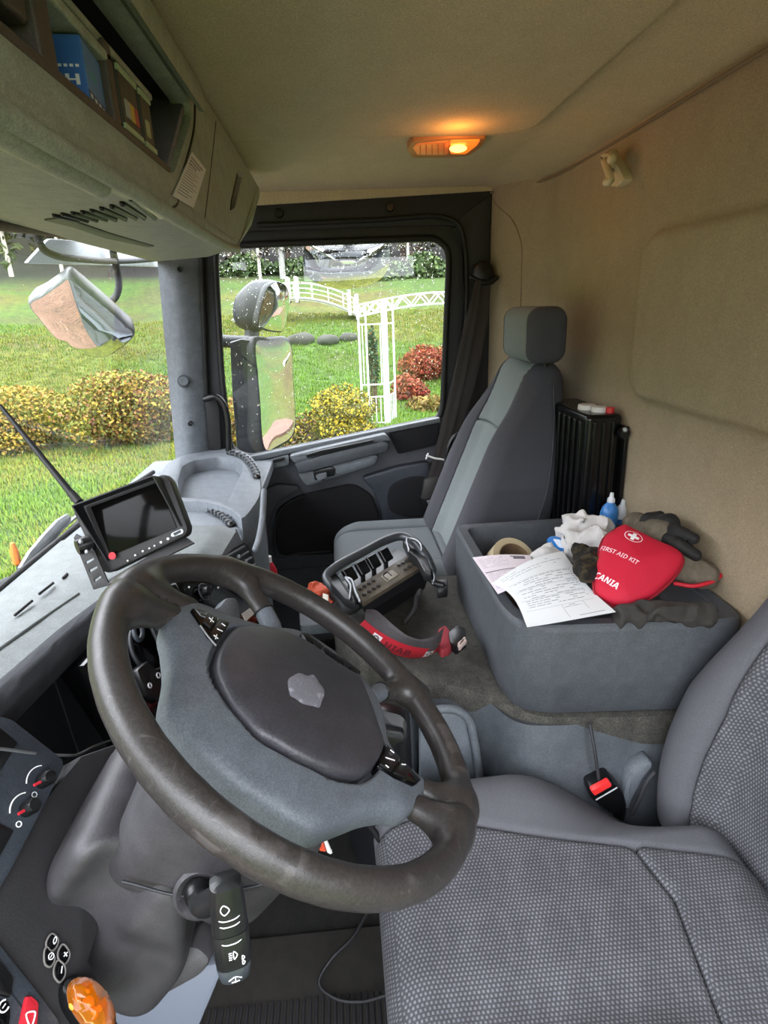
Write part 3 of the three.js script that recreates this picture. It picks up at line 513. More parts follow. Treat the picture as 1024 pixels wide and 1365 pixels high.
  part('pocket_rim', tube([[-0.28,0.382,-2.146],[-0.188,0.385,-2.146],[-0.066,0.392,-2.146]], 0.003, { n: 6 }), M.frame, door);
  // black grab handle at the front edge of the window
  const gh = part('grab_handle', tube([[-0.462,1.047,-2.14],[-0.423,1.053,-2.14],[-0.403,1.032,-2.14],[-0.393,0.981,-2.14],[-0.402,0.863,-2.14]], 0.011, { n: 10, seg: 50 }), M.black, door);
  part('handle_plate', slab([[-0.47,1.054,-2.17],[-0.435,1.047,-2.17],[-0.424,1.007,-2.17],[-0.434,0.858,-2.17],[-0.475,0.855,-2.17]], 0.02, { r: 0.01, b: 0.004 }), M.rubber, gh);
}
single('window_2', slab([[-0.395,1.554,-2.225],[0.419,1.559,-2.225],[0.425,1.44,-2.225],[0.396,0.887,-2.225],[-0.439,0.783,-2.225],[-0.425,1.119,-2.225]], 0.004, { b: 0 }), M.glass, 'rain spotted pane of the passenger door', 'window', { kind: 'structure' });
{ // rain drops on the outside of the pane, thicker towards its top
  const R = mulberry(17), N = 1700, g = new THREE.SphereGeometry(1, 8, 5).scale(1, 1, 0.4), m = new THREE.Matrix4();
  const a = [-0.374,1.536,-2.231], b = [0.41,1.536,-2.231], c = [0.392,0.929,-2.231], d = [-0.405,0.843,-2.231];
  const drops = [];
  for (let i = 0; i < N; i++) {
    const u = R(), v = Math.pow(R(), 2.4), p = [0, 1, 2].map((k) => lerp(lerp(a[k], b[k], u), lerp(d[k], c[k], u), v)), s = 0.001 + 0.0022 * Math.pow(R(), 3);
    drops.push([p, s]);
  }
  const im = new THREE.InstancedMesh(g, new THREE.MeshPhysicalMaterial({ color: '#ffffff', transmission: 1, thickness: 0.002, ior: 1.33, roughness: 0 }), N);
  drops.forEach(([p, s], i) => { m.compose(V3(p), new THREE.Quaternion(), new THREE.Vector3(s, s * (1 + 0.4 * (i % 3) * 0.3), s)); im.setMatrixAt(i, m); });
  im.name = 'rain_drops'; scene.add(im); tagged(im, 'small rain drops on the upper half of the passenger door pane', 'rain drops', null, 'stuff');
}

// ---------------------------------------------------------------- outside mirrors, sun visor, wipers, body
function domed(loop3, bulge, mat, name, parent, toward, back = 0) {      // a convex glass over an outline in space
  const f = frameOf(loop3, toward), p = smoothLoop(loop3.map(f.flat), 60), rings = 10, pos = [], idx = [], c = [0, 1].map((k) => p.reduce((s, q) => s + q[k], 0) / p.length);
  for (let j = 0; j <= rings; j++) for (const q of p) { const s = j / rings; pos.push(c[0] + (q[0] - c[0]) * s, c[1] + (q[1] - c[1]) * s, bulge * (1 - s * s)); }
  const n = p.length; for (let j = 0; j < rings; j++) for (let i = 0; i < n; i++) { const a = j * n + i, b = j * n + (i + 1) % n; idx.push(a, a + n, b, b, a + n, b + n); }
  const g = new THREE.BufferGeometry(); g.setAttribute('position', new THREE.Float32BufferAttribute(pos, 3)); g.setIndex(idx); g.computeVertexNormals(); return part(name, g.applyMatrix4(f.m), mat, parent);
}
// shell behind the glass: outline scaled back in steps
function housing(loop3, depth, grow, toward, off = [0, 0]) {
  const f = frameOf(loop3, toward), p = smoothLoop(loop3.map(f.flat), 48), c = [0, 1].map((k) => p.reduce((s, q) => s + q[k], 0) / p.length);
  const ring = (s, z, o = 0) => p.map((q) => { const v = new THREE.Vector3(c[0] + (q[0] - c[0]) * s + off[0] * o, c[1] + (q[1] - c[1]) * s + off[1] * o, z).applyMatrix4(f.m); return [v.x, v.y, v.z]; });
  return loft([ring(grow * 0.97, 0.004), ring(grow, -0.002), ring(grow, -depth * 0.3, 0.3), ring(grow * 0.94, -depth * 0.65, 0.7), ring(grow * 0.8, -depth * 0.9, 0.95), ring(grow * 0.5, -depth, 1)].reverse(), 60);
}
const shellGrey = std('#33393e', 0.5, { map: per(dirtPix, 0.2) }), shellPale = std('#99a1a7', 0.4, { map: per(dirtPix, 0.2) });
{ // front mirror ahead of the windscreen
  const up = V3([0.116, -0.654, 0.748]).normalize(), O = '';
  const t = thing('front_mirror', 'pale tilted front mirror hanging ahead of the windscreen', 'mirror', [-0.979,1.339,-2.56]);
  const L = [[40,407]]; 
  const lo = [[-0.918,1.376,-2.019],[-0.866,1.399,-2.006],[-0.81,1.427,-1.991],[-0.777,1.442,-1.983],[-0.761,1.425,-2],[-0.739,1.393,-2.031],[-0.711,1.353,-2.071],[-0.686,1.308,-2.114],[-0.669,1.278,-2.143],[-0.703,1.247,-2.165],[-0.741,1.225,-2.178],[-0.78,1.206,-2.188],[-0.809,1.205,-2.185],[-0.855,1.221,-2.164],[-0.881,1.251,-2.134],[-0.904,1.279,-2.106],[-0.915,1.327,-2.062]];
  part('housing', housing(lo, 0.09, 1.05, VIEW.clone().setY(0.6)), shellPale, t);
  domed(lo.map((q) => [q[0] + up.x * 0.005, q[1] + up.y * 0.005, q[2] + up.z * 0.005]), 0.025, M.mirror, 'mirror_glass', t, VIEW);
  part('arm', tube([[-0.9,1.381,-2.601], [-0.87,1.397,-2.625], [-0.85,1.434,-2.636], [-0.842,1.489,-2.634], [-0.826,1.558,-2.572], [-0.812,1.597,-2.542]], 0.014, { seg: 50 }), M.frame, t);
}
{ // large mirror and wide-angle mirror on one arm beside the passenger door
  const t = thing('door_mirror', 'tall dark door mirror seen through the passenger window', 'mirror', [-0.36,0.756,-2.6]);
  const lo = [[-0.312,1.214,-2.495],[-0.263,1.211,-2.56],[-0.208,1.208,-2.633],[-0.19,1.179,-2.654],[-0.193,1.065,-2.641],[-0.196,0.907,-2.624],[-0.204,0.839,-2.608],[-0.221,0.809,-2.583],[-0.268,0.792,-2.518],[-0.31,0.785,-2.462],[-0.321,0.819,-2.45],[-0.319,0.97,-2.465],[-0.318,1.088,-2.477]];
  const f = frameOf(lo);
  part('housing', housing(lo, 0.12, 1.07, VIEW, [0, 0]), shellGrey, t);
  part('mirror_base', loft([[-0.423,1.213,-2.6],[-0.318,1.22,-2.6],[-0.35,0.755,-2.6],[-0.448,0.747,-2.6],[-0.439,1.018,-2.6]].length ? [0, 1, 2, 3].map((k) => { const z = [-2.5, -2.54, -2.62, -2.66][k], s = [0.85, 1, 1, 0.8][k], p = [[-0.419,1.217,-2.58],[-0.366,1.229,-2.58],[-0.316,1.221,-2.58],[-0.328,0.985,-2.58],[-0.342,0.753,-2.58],[-0.401,0.743,-2.58],[-0.443,0.765,-2.58],[-0.436,0.99,-2.58]], cx = p.reduce((a, q) => a + q[0], 0) / 8, cy = p.reduce((a, q) => a + q[1], 0) / 8; return p.map((q) => [cx + (q[0] - cx) * s, cy + (q[1] - cy) * (s * 0.1 + 0.9), z]); }) : [], 60), shellGrey, t);
  domed(lo.map((q) => [q[0] + 0.004, q[1], q[2] + 0.004]), 0.004, M.mirror, 'mirror_glass', t, VIEW);
  part('arm', tube([...[[-0.356,1.211,-2.58],[-0.446,1.218,-2.58],[-0.52,1.229,-2.58],[-0.557,1.243,-2.58]]], 0.026, { n: 10 }), shellGrey, t);
  part('arm', tube([...[[-0.39,0.756,-2.58],[-0.473,0.727,-2.58],[-0.571,0.712,-2.58]]], 0.022, { n: 10 }), shellGrey, t);
  const w = thing('wide_angle_mirror', 'small rounded dark mirror mounted above the tall door mirror', 'mirror', [-0.312,1.226,-2.6]);
  const lw = [[-0.249,1.412,-2.502],[-0.229,1.428,-2.519],[-0.208,1.431,-2.541],[-0.185,1.417,-2.566],[-0.176,1.389,-2.578],[-0.18,1.352,-2.58],[-0.193,1.295,-2.575],[-0.211,1.253,-2.563],[-0.239,1.252,-2.535],[-0.28,1.266,-2.492],[-0.295,1.279,-2.476],[-0.281,1.336,-2.481]];
  part('housing', (() => { const p = [[-0.437,1.304,-2.797],[-0.422,1.378,-2.821],[-0.39,1.414,-2.832],[-0.339,1.449,-2.84],[-0.293,1.454,-2.839],[-0.241,1.449,-2.834],[-0.203,1.429,-2.824],[-0.233,1.371,-2.806],[-0.305,1.262,-2.774],[-0.346,1.245,-2.77],[-0.416,1.266,-2.783]]; const f2 = frameOf(p), q = smoothLoop(p.map(f2.flat), 40), c = [0, 1].map((k) => q.reduce((s, a) => s + a[k], 0) / q.length); return loft([[0.2, -0.07], [0.7, -0.055], [0.95, -0.03], [1, 0], [0.93, 0.03], [0.7, 0.052], [0.3, 0.062]].map(([s, z]) => q.map((a) => { const v = new THREE.Vector3(c[0] + (a[0] - c[0]) * s, c[1] + (a[1] - c[1]) * s, z).applyMatrix4(f2.m); return [v.x, v.y, v.z]; })), 70); })(), shellGrey, w);
  part('neck', tube([[-0.36,1.263,-2.799], [-0.369,1.182,-2.772]], 0.032), shellGrey, w);
  part('glass_back', housing(lw, 0.05, 1.06, VIEW), shellGrey, w);
  domed(lw.map((q) => [q[0] + 0.004, q[1], q[2] + 0.004]), 0.018, M.mirror, 'mirror_glass', w, VIEW);
}
{ // kerb mirror above the door
  const t = thing('kerb_mirror', 'curved kerb mirror hanging above the passenger window outside', 'mirror', [0.064,1.582,-2.6]);
  const lo = [[-0.098,1.528,-2.544],[-0.092,1.553,-2.529],[-0.08,1.566,-2.522],[-0.026,1.549,-2.531],[0.069,1.539,-2.538],[0.162,1.544,-2.535],[0.218,1.56,-2.525],[0.232,1.552,-2.53],[0.236,1.524,-2.546],[0.228,1.474,-2.575],[0.198,1.436,-2.597],[0.146,1.416,-2.609],[0.063,1.405,-2.616],[-0.007,1.412,-2.611],[-0.066,1.434,-2.598],[-0.095,1.468,-2.579]];
  part('housing', housing(lo, 0.07, 1.035, VIEW.clone().setY(0.4)), shellGrey, t);
  domed(lo.map((q) => [q[0], q[1] - 0.003, q[2] + 0.005]), 0.03, M.mirror, 'mirror_glass', t, VIEW);
  part('arm', tube([[0.074,1.543,-2.62], [0.076,1.587,-2.6], [0.07, 1.68, -2.5], [0.07, 1.72, -2.36]], 0.02), M.frame, t);
}
{ // outside sun visor above the windscreen, and the rod in front of it
  const t = thing('sun_visor', 'pale outside sun visor over the top of the windscreen', 'visor', [-0.85, 1.6, -1.4]);
  part('shield', slab([...[[-0.86,1.565,-2.104],[-0.86,1.655,-3.436],[-0.86,1.56,-3.395],[-0.86,1.504,-2.333],[-0.86,1.482,-1.92]]], 0.012, { r: 0.02, b: 0.003 }), new THREE.MeshPhysicalMaterial({ color: '#c6ccd2', roughness: 0.6, transmission: 0.4, thickness: 0 }), t);
  part('bracket', tube([[-0.83,1.56,-1.946],[-0.83,1.526,-1.968],[-0.83,1.512,-2.04],[-0.83,1.515,-2.26],[-0.83,1.536,-2.648],[-0.83,1.589,-3.271]], 0.011, { seg: 60 }), M.frame, t);
}
// windscreen wiper lying across the lower left of the glass
{
  const t = thing('wiper', 'grey windscreen wiper arm with black blade below the screen', 'wiper', [-0.72, 0.8, -1.35]);
  const arm = [[-0.735,0.779,-1.306],[-0.735,0.799,-1.359],[-0.735,0.814,-1.433],[-0.735,0.827,-1.516],[-0.735,0.827,-1.572]];
  part('arm', sheet((u, v) => { const i = Math.min(3, Math.floor(v * 4)), f = v * 4 - i, a = arm[i], b = arm[i + 1], p = [0, 1, 2].map((k) => lerp(a[k], b[k], f)), w = lerp(0.03, 0.014, v); return [p[0] + 0.006 * Math.sin(u * Math.PI), p[1] + (u - 0.5) * w * 1.6, p[2] + (u - 0.5) * w * 0.4]; }, [-0.008, 0, 0], 8, 24), shellPale, t);
  part('arm_base', tube([[-0.735,0.756,-1.288],[-0.735,0.779,-1.306],[-0.735,0.788,-1.321]], 0.018), shellPale, t);
  part('blade', tube([[-0.725,0.789,-1.351],[-0.725,0.797,-1.434],[-0.725,0.804,-1.536],[-0.725,0.808,-1.638]], 0.005, { n: 6 }), M.rubber, t);
  part('blade', tube([[-0.715,0.792,-1.36],[-0.715,0.797,-1.445],[-0.715,0.805,-1.55],[-0.715,0.804,-1.61]], 0.006, { n: 6 }), M.rubber, t);
  part('bow', tube([[-0.74,0.789,-1.432],[-0.74,0.806,-1.496],[-0.74,0.813,-1.597],[-0.74,0.807,-1.677]], 0.005, { n: 6 }), M.steel, t);
  single('wiper', tube([[-0.73,0.806,-1.144],[-0.73,0.804,-1.189],[-0.73,0.8,-1.229]], 0.012), shellGrey, 'stub of the second wiper at the left edge, below the screen', 'wiper');
  const w = thing('marker_rod', 'small orange marker rod on the front corner of the truck', 'marker', [-1,0.613,-1.75]);
  part('rod', rod([-1,0.603,-1.745], [-1,0.63,-1.758], 0.004), shellGrey, w); part('tip', lathe([[0, 0], [0.011, 0.01], [0.012, 0.05], [0.006, 0.075], [0, 0.08]], [-1,0.624,-1.755], [0, 1, 0], 14), std('#e07a1e', 0.5), w);
}
// outer body of the truck, seen in the mirrors
{
  const t = thing('cab_body', 'light grey outer skin of the truck cab around the door and nose', 'truck body', [0, -0.5, -2.3], { kind: 'structure' });
  const body = std('#4a4f54', 0.35), dark = std('#2b2d30', 0.6);
  part('roof', box(-0.85, 1.78, -2.34, 0.8, 1.9, 0.28, 0.05), body, t);
  part('side_panel', box(-0.7, -0.75, -2.34, 0.75, 0.78, -2.29, 0.02), body, t);
  part('side_rear', box(0.45, 0.7, -2.34, 0.75, 1.8, -2.26, 0.02), body, t);
  part('front_panel', box(-0.92, -0.2, -2.3, -0.8, 0.62, 0.3, 0.05), dark, t);
  part('grille_top', box(-0.84, 0.6, -2.25, -0.74, 0.7, 0.3, 0.03), dark, t);
  part('bumper', box(-1.0, -0.8, -2.34, -0.75, -0.2, 0.3, 0.08), std('#e4e6e6', 0.35), t);
  part('rear_panel', box(0.76, -0.06, -2.3, 0.82, 1.8, 0.28, 0.02), body, t);
  part('roof_edge', box(-0.9, 1.6, -2.33, 0.7, 1.8, -2.27, 0.02), body, t);
}
// a white van and a brown shed further back along the drive, mirrored in the door mirror
{
  const t = thing('parked_van', 'white van parked on the drive behind the truck, seen in the mirror', 'van', [26, -0.6, -9]), W = std('#e9ebec', 0.4);
  part('body', [box(24, -0.2, -10, 28, 1.5, -8, 0.2)], W, t); part('window', box(23.98, 0.7, -9.8, 24.3, 1.35, -8.2, 0.06), M.gloss, t);
  for (const [x, z] of [[24.8, -8], [27.2, -8], [24.8, -10], [27.2, -10]]) part('wheel', lathe([[0, -0.11], [0.32, -0.1], [0.35, 0], [0.32, 0.1], [0, 0.11]], [x, -0.2, z], [0, 0, 1], 20), M.rubber, t);
  const s = thing('shed', 'brown wooden shed beside the drive behind the truck', 'shed', [20, -1.1, -14]);
  part('wall', box(18, -1.3, -17, 23, 2.2, -12, 0.02), std('#7a4d36', 0.9), s); part('roof', loft([[[17.6, 2.2, -17.4], [23.4, 2.2, -17.4], [20.5, 4, -17.4]], [[17.6, 2.2, -11.6], [23.4, 2.2, -11.6], [20.5, 4, -11.6]]], 20), std('#4a4542', 0.9), s);
  part('door', box(17.95, -1.1, -15, 18.02, 0.9, -14, 0.01), M.white, s);
  tree('russet tree beyond the drive behind the truck', 16, -20, 8, 2.6, ['#b0803a', '#9a6b35', '#8a7a3a', '#c29a4a'], 210, 2600, barkMat, 0.2, 0.4, 0.55);
  tree('russet tree beside the brown shed', 30, -3, 8, 2.6, ['#b0803a', '#9a6b35', '#8a7a3a', '#c29a4a'], 211, 2600, barkMat, 0.2, 0.4, 0.55);
}

// ---------------------------------------------------------------- dashboard
const dash = thing('dashboard', 'grey plastic dashboard reaching across the cab under the windscreen', 'dashboard', [-0.5, 0, -1]);
{
  // top: from the screen over a faint crease to the rolled lip, the lip swinging rearwards towards the centre
  const key = [ // z, screen x y, crease x y, shoulder x y, lip x y
    [0.1, -0.66, 0.845, -0.53, 0.9, -0.48, 0.89, -0.455, 0.875], [-0.5, -0.66, 0.845, -0.525, 0.9, -0.478, 0.885, -0.448, 0.872], [-0.68, -0.66, 0.845, -0.52, 0.893, -0.472, 0.88, -0.443, 0.868],
    [-0.88, -0.66, 0.845, -0.51, 0.87, -0.462, 0.862, -0.435, 0.85], [-1.02, -0.66, 0.845, -0.49, 0.858, -0.44, 0.852, -0.415, 0.84], [-1.1, -0.66, 0.845, -0.44, 0.866, -0.38, 0.862, -0.365, 0.85],
    [-1.17, -0.66, 0.845, -0.42, 0.866, -0.3, 0.862, -0.268, 0.845], [-1.31, -0.66, 0.845, -0.42, 0.868, -0.29, 0.868, -0.252, 0.855], [-1.345, -0.66, 0.845, -0.42, 0.862, -0.29, 0.86, -0.255, 0.843], [-1.36, -0.66, 0.83, -0.42, 0.82, -0.29, 0.8, -0.26, 0.78]];
  const sect = (z) => { let i = 0; while (i < key.length - 2 && z < key[i + 1][0]) i++; const a = key[i], b = key[i + 1], t = clamp((z - a[0]) / (b[0] - a[0]), 0, 1); return a.map((q, k) => lerp(q, b[k], t)); };
  const top = (u, v) => { const z = lerp(0.1, -1.36, u), s = sect(z), w = v * lerp(2, 3, sstep(-1.02, -1.1, z)), i = Math.min(2, Math.floor(w)), t = w - i; return [lerp(s[1 + 2 * i], s[3 + 2 * i], t), lerp(s[2 + 2 * i], s[4 + 2 * i], t) + (i === 0 ? 0.012 * Math.sin(t * Math.PI) : 0), z]; };
  part('far_shelf', box(-0.7, 0.78, -2.24, -0.25, 0.815, -1.3, 0.006), M.dashGrey, dash);
  part('top_panel', sheet(top, [0, -0.006, 0], 90, 24, true), M.dashLight, dash);
  // rolled dark grey lip along the rear edge
  const lipAt = (u, v) => { const z = lerp(0.1, -1.04, u), s = sect(z), k = [[s[5] - 0.002, s[6] + 0.002], [lerp(s[5], s[7], 0.55), lerp(s[6], s[8], 0.4) + 0.005], [s[7] + 0.004, s[8] - 0.008], [s[7] + 0.002, s[8] - 0.028], [s[7] - 0.02, s[8] - 0.04]], w = v * 4, i = Math.min(3, Math.floor(w)), t = w - i; return [lerp(k[i][0], k[i + 1][0], t), lerp(k[i][1], k[i + 1][1], t), z]; };
  part('lip', crease(sheet(lipAt, [-0.015, -0.006, 0], 60, 16, true), 70), M.dashDark2, dash);
  part('crease', tube([0, -0.5, -0.68, -0.8, -0.93, -1.02].map((z) => { const s = sect(z); return [s[3], s[4] + 0.0005, z]; }), 0.003, { n: 6, seg: 40 }), M.dashLight, dash);
  // demister slots in the top near the glass
  for (const s of [[[-0.535,0.872,-1.071],[-0.535,0.872,-1.088]], [[-0.547,0.874,-1.003],[-0.542,0.874,-1.045]], [[-0.549,0.876,-0.922],[-0.545,0.876,-0.97]]]) part('demister_slot', tube(s.map((q) => [q[0], q[1] - 0.002, q[2]]), 0.0028, { n: 6 }), M.black, dash);
  // dark face under the lip: two smooth panels with a joint
  part('face_panel', slab([[-0.478,0.872,-0.616], [-0.478,0.848,-0.762], [-0.478,0.84,-0.852], [-0.478,0.631,-0.874], [-0.478,0.647,-0.839], [-0.478,0.829,-0.597]], 0.006, { b: 0.002 }), M.dashDark, dash);
  part('face_panel', slab([[-0.48,0.836,-0.859],[-0.48,0.829,-0.966],[-0.48,0.805,-1.079],[-0.48,0.475,-1.16],[-0.48,0.532,-1.018],[-0.48,0.624,-0.882]], 0.006, { b: 0.002 }), M.dashDark, dash);
  part('face_strip', slab([[-0.47,0.833,-0.918],[-0.47,0.827,-0.952],[-0.47,0.711,-0.983],[-0.47,0.685,-0.962]], 0.01, { b: 0.002 }), M.panelBlue, dash);
  part('edge_line', tube([...[[-0.375,0.942,-0.506],[-0.375,0.907,-0.545],[-0.375,0.851,-0.603],[-0.375,0.79,-0.67]], ...[[-0.385,0.762,-0.707],[-0.385,0.74,-0.748],[-0.385,0.687,-0.833],[-0.385,0.63,-0.923]]], 0.0018, { n: 6, seg: 60 }), std('#77777c', 0.5), dash);
  // lower face running down towards the driver, dusty black
  const Q = 0;
  part('lower_panel', slab([[-0.414,0.861,-0.514],[-0.368,0.809,-0.549],[-0.345,0.816,-0.636],[-0.317,0.795,-0.682],[-0.274,0.749,-0.716],[-0.273,0.722,-0.661],[-0.297,0.704,-0.546],[-0.301,0.68,-0.477],[-0.271,0.622,-0.448],[-0.296,0.639,-0.405],[-0.366,0.723,-0.366],[-0.412,0.816,-0.422]], 0.05, { b: 0.004 }), M.blackDusty, dash);
  // switch panel with two turning knobs
  const sw = part('switch_panel', slab([[-0.437,0.936,-0.574],[-0.406,0.905,-0.606],[-0.398,0.895,-0.612],[-0.358,0.839,-0.613],[-0.354,0.832,-0.613],[-0.351,0.826,-0.607],[-0.354,0.819,-0.582],[-0.364,0.796,-0.499],[-0.368,0.791,-0.477],[-0.379,0.78,-0.417],[-0.418,0.869,-0.488]], 0.02, { r: 0.004, b: 0.003 }), M.panelBlue, dash);
  part('blank_switch', slab([[-0.421,0.92,-0.581],[-0.402,0.899,-0.595],[-0.386,0.875,-0.594],[-0.391,0.866,-0.558],[-0.407,0.878,-0.535]], 0.01, { r: 0.003 }), M.black, sw);
  part('blank_switch', slab([[-0.399,0.855,-0.51],[-0.379,0.832,-0.522],[-0.369,0.819,-0.524],[-0.373,0.811,-0.496],[-0.387,0.823,-0.475]], 0.01, { r: 0.003 }), M.black, sw);
  const nrm = [0.8, 0.55, 0.25];
  for (const [q, a, b] of [[[-0.36,0.834,-0.578], [-0.357,0.837,-0.575], [-0.363,0.841,-0.563]], [[-0.364,0.826,-0.546], [-0.362,0.829,-0.543], [-0.367,0.832,-0.532]]]) {
    const k = part('knob', lathe([[0, 0.014], [0.0065, 0.013], [0.008, 0.01], [0.0085, -0.004]], q, nrm, 20), M.black, sw);
    part('pointer', rod(a, b, 0.0016), std('#c22433', 0.5), k);
    const arc = []; const f = frameOf([q, a, b, [q[0], q[1] + 0.01, q[2]]]);
    const dir = V3(b).sub(V3(a)).normalize(), perp = V3(nrm).normalize().cross(dir);
    for (let i = 0; i <= 8; i++) { const t = -0.35 - i * 0.2, p = V3(q).addScaledVector(dir, 0.0175 * Math.cos(t)).addScaledVector(perp, 0.0175 * Math.sin(t)).addScaledVector(V3(nrm).normalize(), -0.0052); arc.push([p.x, p.y, p.z]); }
    part('scale_mark', tube(arc, 0.0009, { n: 5, seg: 24 }), M.print, sw);
    const d = V3(q).addScaledVector(dir, 0.013).addScaledVector(perp, 0.0095).addScaledVector(V3(nrm).normalize(), -0.0055);
    part('bulb_mark', new THREE.TorusGeometry(0.0028, 0.0007, 6, 16).applyQuaternion(new THREE.Quaternion().setFromUnitVectors(new THREE.Vector3(0, 0, 1), V3(nrm).normalize())).translate(d.x, d.y, d.z), M.print, sw);
  }
  // four small buttons in a cross frame
  const bt = [[[71,1254], '0'], [[66,1276], 'o'], [[86,1272], 'x'], [[80,1294], '-']];
  const keyShape = [[[-0.331,0.728,-0.47],[-0.329,0.728,-0.475],[-0.324,0.72,-0.474],[-0.324,0.717,-0.469],[-0.326,0.718,-0.464],[-0.331,0.725,-0.465]], [[-0.331,0.724,-0.461],[-0.33,0.724,-0.464],[-0.326,0.717,-0.462],[-0.323,0.712,-0.46],[-0.324,0.711,-0.453],[-0.328,0.716,-0.452]], [[-0.322,0.713,-0.466],[-0.32,0.714,-0.473],[-0.314,0.704,-0.47],[-0.314,0.701,-0.465],[-0.316,0.702,-0.46],[-0.321,0.71,-0.462]], [[-0.322,0.707,-0.453],[-0.321,0.709,-0.46],[-0.315,0.701,-0.459],[-0.314,0.695,-0.453],[-0.316,0.696,-0.447],[-0.32,0.703,-0.448]]];
  keyShape.forEach((s) => { const k = part('button', slab(s, 0.01, { r: 0.003, b: 0.0015 }), M.gloss, dash); part('button_frame', tube(s.map((q) => q.map((c, i) => c + [-0.001, -0.001, 0][i])), 0.0011, { n: 5, closed: true, seg: 40 }), std('#6d6a66', 0.6), dash); });
  const up = V3(nrm).normalize(), glyph = (q) => V3(q).addScaledVector(up, 0.0028);
  const g0 = [[-0.327,0.723,-0.47], [-0.327,0.717,-0.458], [-0.318,0.707,-0.466], [-0.318,0.702,-0.454]];
  const qz = new THREE.Quaternion().setFromUnitVectors(new THREE.Vector3(0, 0, 1), up);
  const at = (g, p, r = 0) => { g.rotateZ(r).applyQuaternion(qz).translate(p.x, p.y, p.z); return g; };
  const bar = (w, h) => new THREE.BoxGeometry(w, h, 0.0006);
  part('button_mark', at(new THREE.TorusGeometry(0.0022, 0.0006, 6, 16).scale(0.7, 1.3, 1), glyph(g0[0]), -0.6), M.print, dash);
  part('button_mark', [at(new THREE.TorusGeometry(0.0028, 0.0005, 6, 16), glyph(g0[1])), at(bar(0.003, 0.0008), glyph(g0[1]), 0.6)], M.print, dash);
  part('button_mark', [at(bar(0.005, 0.0009), glyph(g0[2]), 0.3), at(bar(0.005, 0.0009), glyph(g0[2]), 1.87)], M.print, dash);
  part('button_mark', at(bar(0.006, 0.0009), glyph(g0[3]), 1.1), M.print, dash);
  // hazard switch and its neighbour at the very corner
  const hz = part('hazard_switch', slab([[-0.33,0.72,-0.42],[-0.327,0.717,-0.422],[-0.322,0.708,-0.421],[-0.321,0.705,-0.417],[-0.317,0.688,-0.392],[-0.328,0.702,-0.385]], 0.016, { r: 0.004, b: 0.003 }), M.red, dash);
  const tri = [[-0.328,0.712,-0.409],[-0.323,0.707,-0.413],[-0.323,0.703,-0.403]];
  part('hazard_mark', tube(tri, 0.0008, { n: 5, closed: true, seg: 40, tension: 0.01 }), M.print, hz);
  part('corner_panel', slab([[-0.388,0.803,-0.442],[-0.358,0.762,-0.444],[-0.345,0.739,-0.438],[-0.329,0.713,-0.431],[-0.309,0.68,-0.421],[-0.298,0.653,-0.397],[-0.369,0.738,-0.358]], 0.02, { r: 0.004 }), M.panelBlue, dash);
  part('blank_switch', slab([[-0.363,0.769,-0.43],[-0.352,0.754,-0.432],[-0.341,0.737,-0.427],[-0.34,0.728,-0.414],[-0.356,0.749,-0.408]], 0.02, { r: 0.004 }), M.black, dash);
  part('light_switch', slab([[-0.355,0.746,-0.404],[-0.34,0.728,-0.412],[-0.337,0.72,-0.404],[-0.335,0.707,-0.383],[-0.346,0.721,-0.376]], 0.02, { r: 0.004 }), M.gloss, dash);
  const ls = [-0.341,0.733,-0.404];
  part('light_mark', [at(new THREE.TorusGeometry(0.0045, 0.0008, 6, 20, 4.6), V3(ls), 1), at(bar(0.004, 0.001), V3(ls), 0.5)], M.print, dash);
}
{ // amber lamp on the lower face
  const t = thing('amber_lamp', 'oval amber side lamp mounted low at the left corner of the dashboard', 'lamp', [-0.295,0.67,-0.439]);
  const rim = [[-0.313,0.691,-0.444],[-0.311,0.69,-0.452],[-0.304,0.683,-0.457],[-0.294,0.669,-0.457],[-0.285,0.653,-0.452],[-0.279,0.641,-0.444],[-0.278,0.635,-0.435],[-0.283,0.638,-0.426],[-0.293,0.652,-0.424],[-0.303,0.668,-0.428],[-0.31,0.682,-0.434]];
  const f = frameOf(rim), p = smoothLoop(rim.map(f.flat), 50), c = [0, 1].map((k) => p.reduce((s, q) => s + q[k], 0) / p.length);
  const ring = (s, z) => p.map((q) => { const v = new THREE.Vector3(c[0] + (q[0] - c[0]) * s, c[1] + (q[1] - c[1]) * s, z).applyMatrix4(f.m); return [v.x, v.y, v.z]; });
  part('bezel', loft([ring(1.06, -0.01), ring(1.06, 0.003), ring(0.98, 0.006)], 40), M.black, t);
  const lens = part('lens', loft([ring(0.97, 0.003), ring(0.97, 0.012), ring(0.9, 0.018), ring(0.7, 0.022), ring(0.35, 0.024)], 60), new THREE.MeshPhysicalMaterial({ color: '#f08208', roughness: 0.08, transmission: 0.7, thickness: 0.012, ior: 1.49, attenuationColor: new THREE.Color('#ff8a00'), attenuationDistance: 0.012 }), t);
  for (const [u, v, s] of [[-0.25, 0.3, 0.006], [0.1, 0, 0.007], [-0.05, -0.25, 0.006], [0.25, -0.3, 0.005], [0.3, 0.2, 0.004]]) { const q = new THREE.Vector3(c[0] + u * 0.035, c[1] + v * 0.05, 0.008).applyMatrix4(f.m); part('reflector', new THREE.IcosahedronGeometry(s, 1).translate(q.x, q.y, q.z), std('#ffb04a', 0.2), lens); }
}
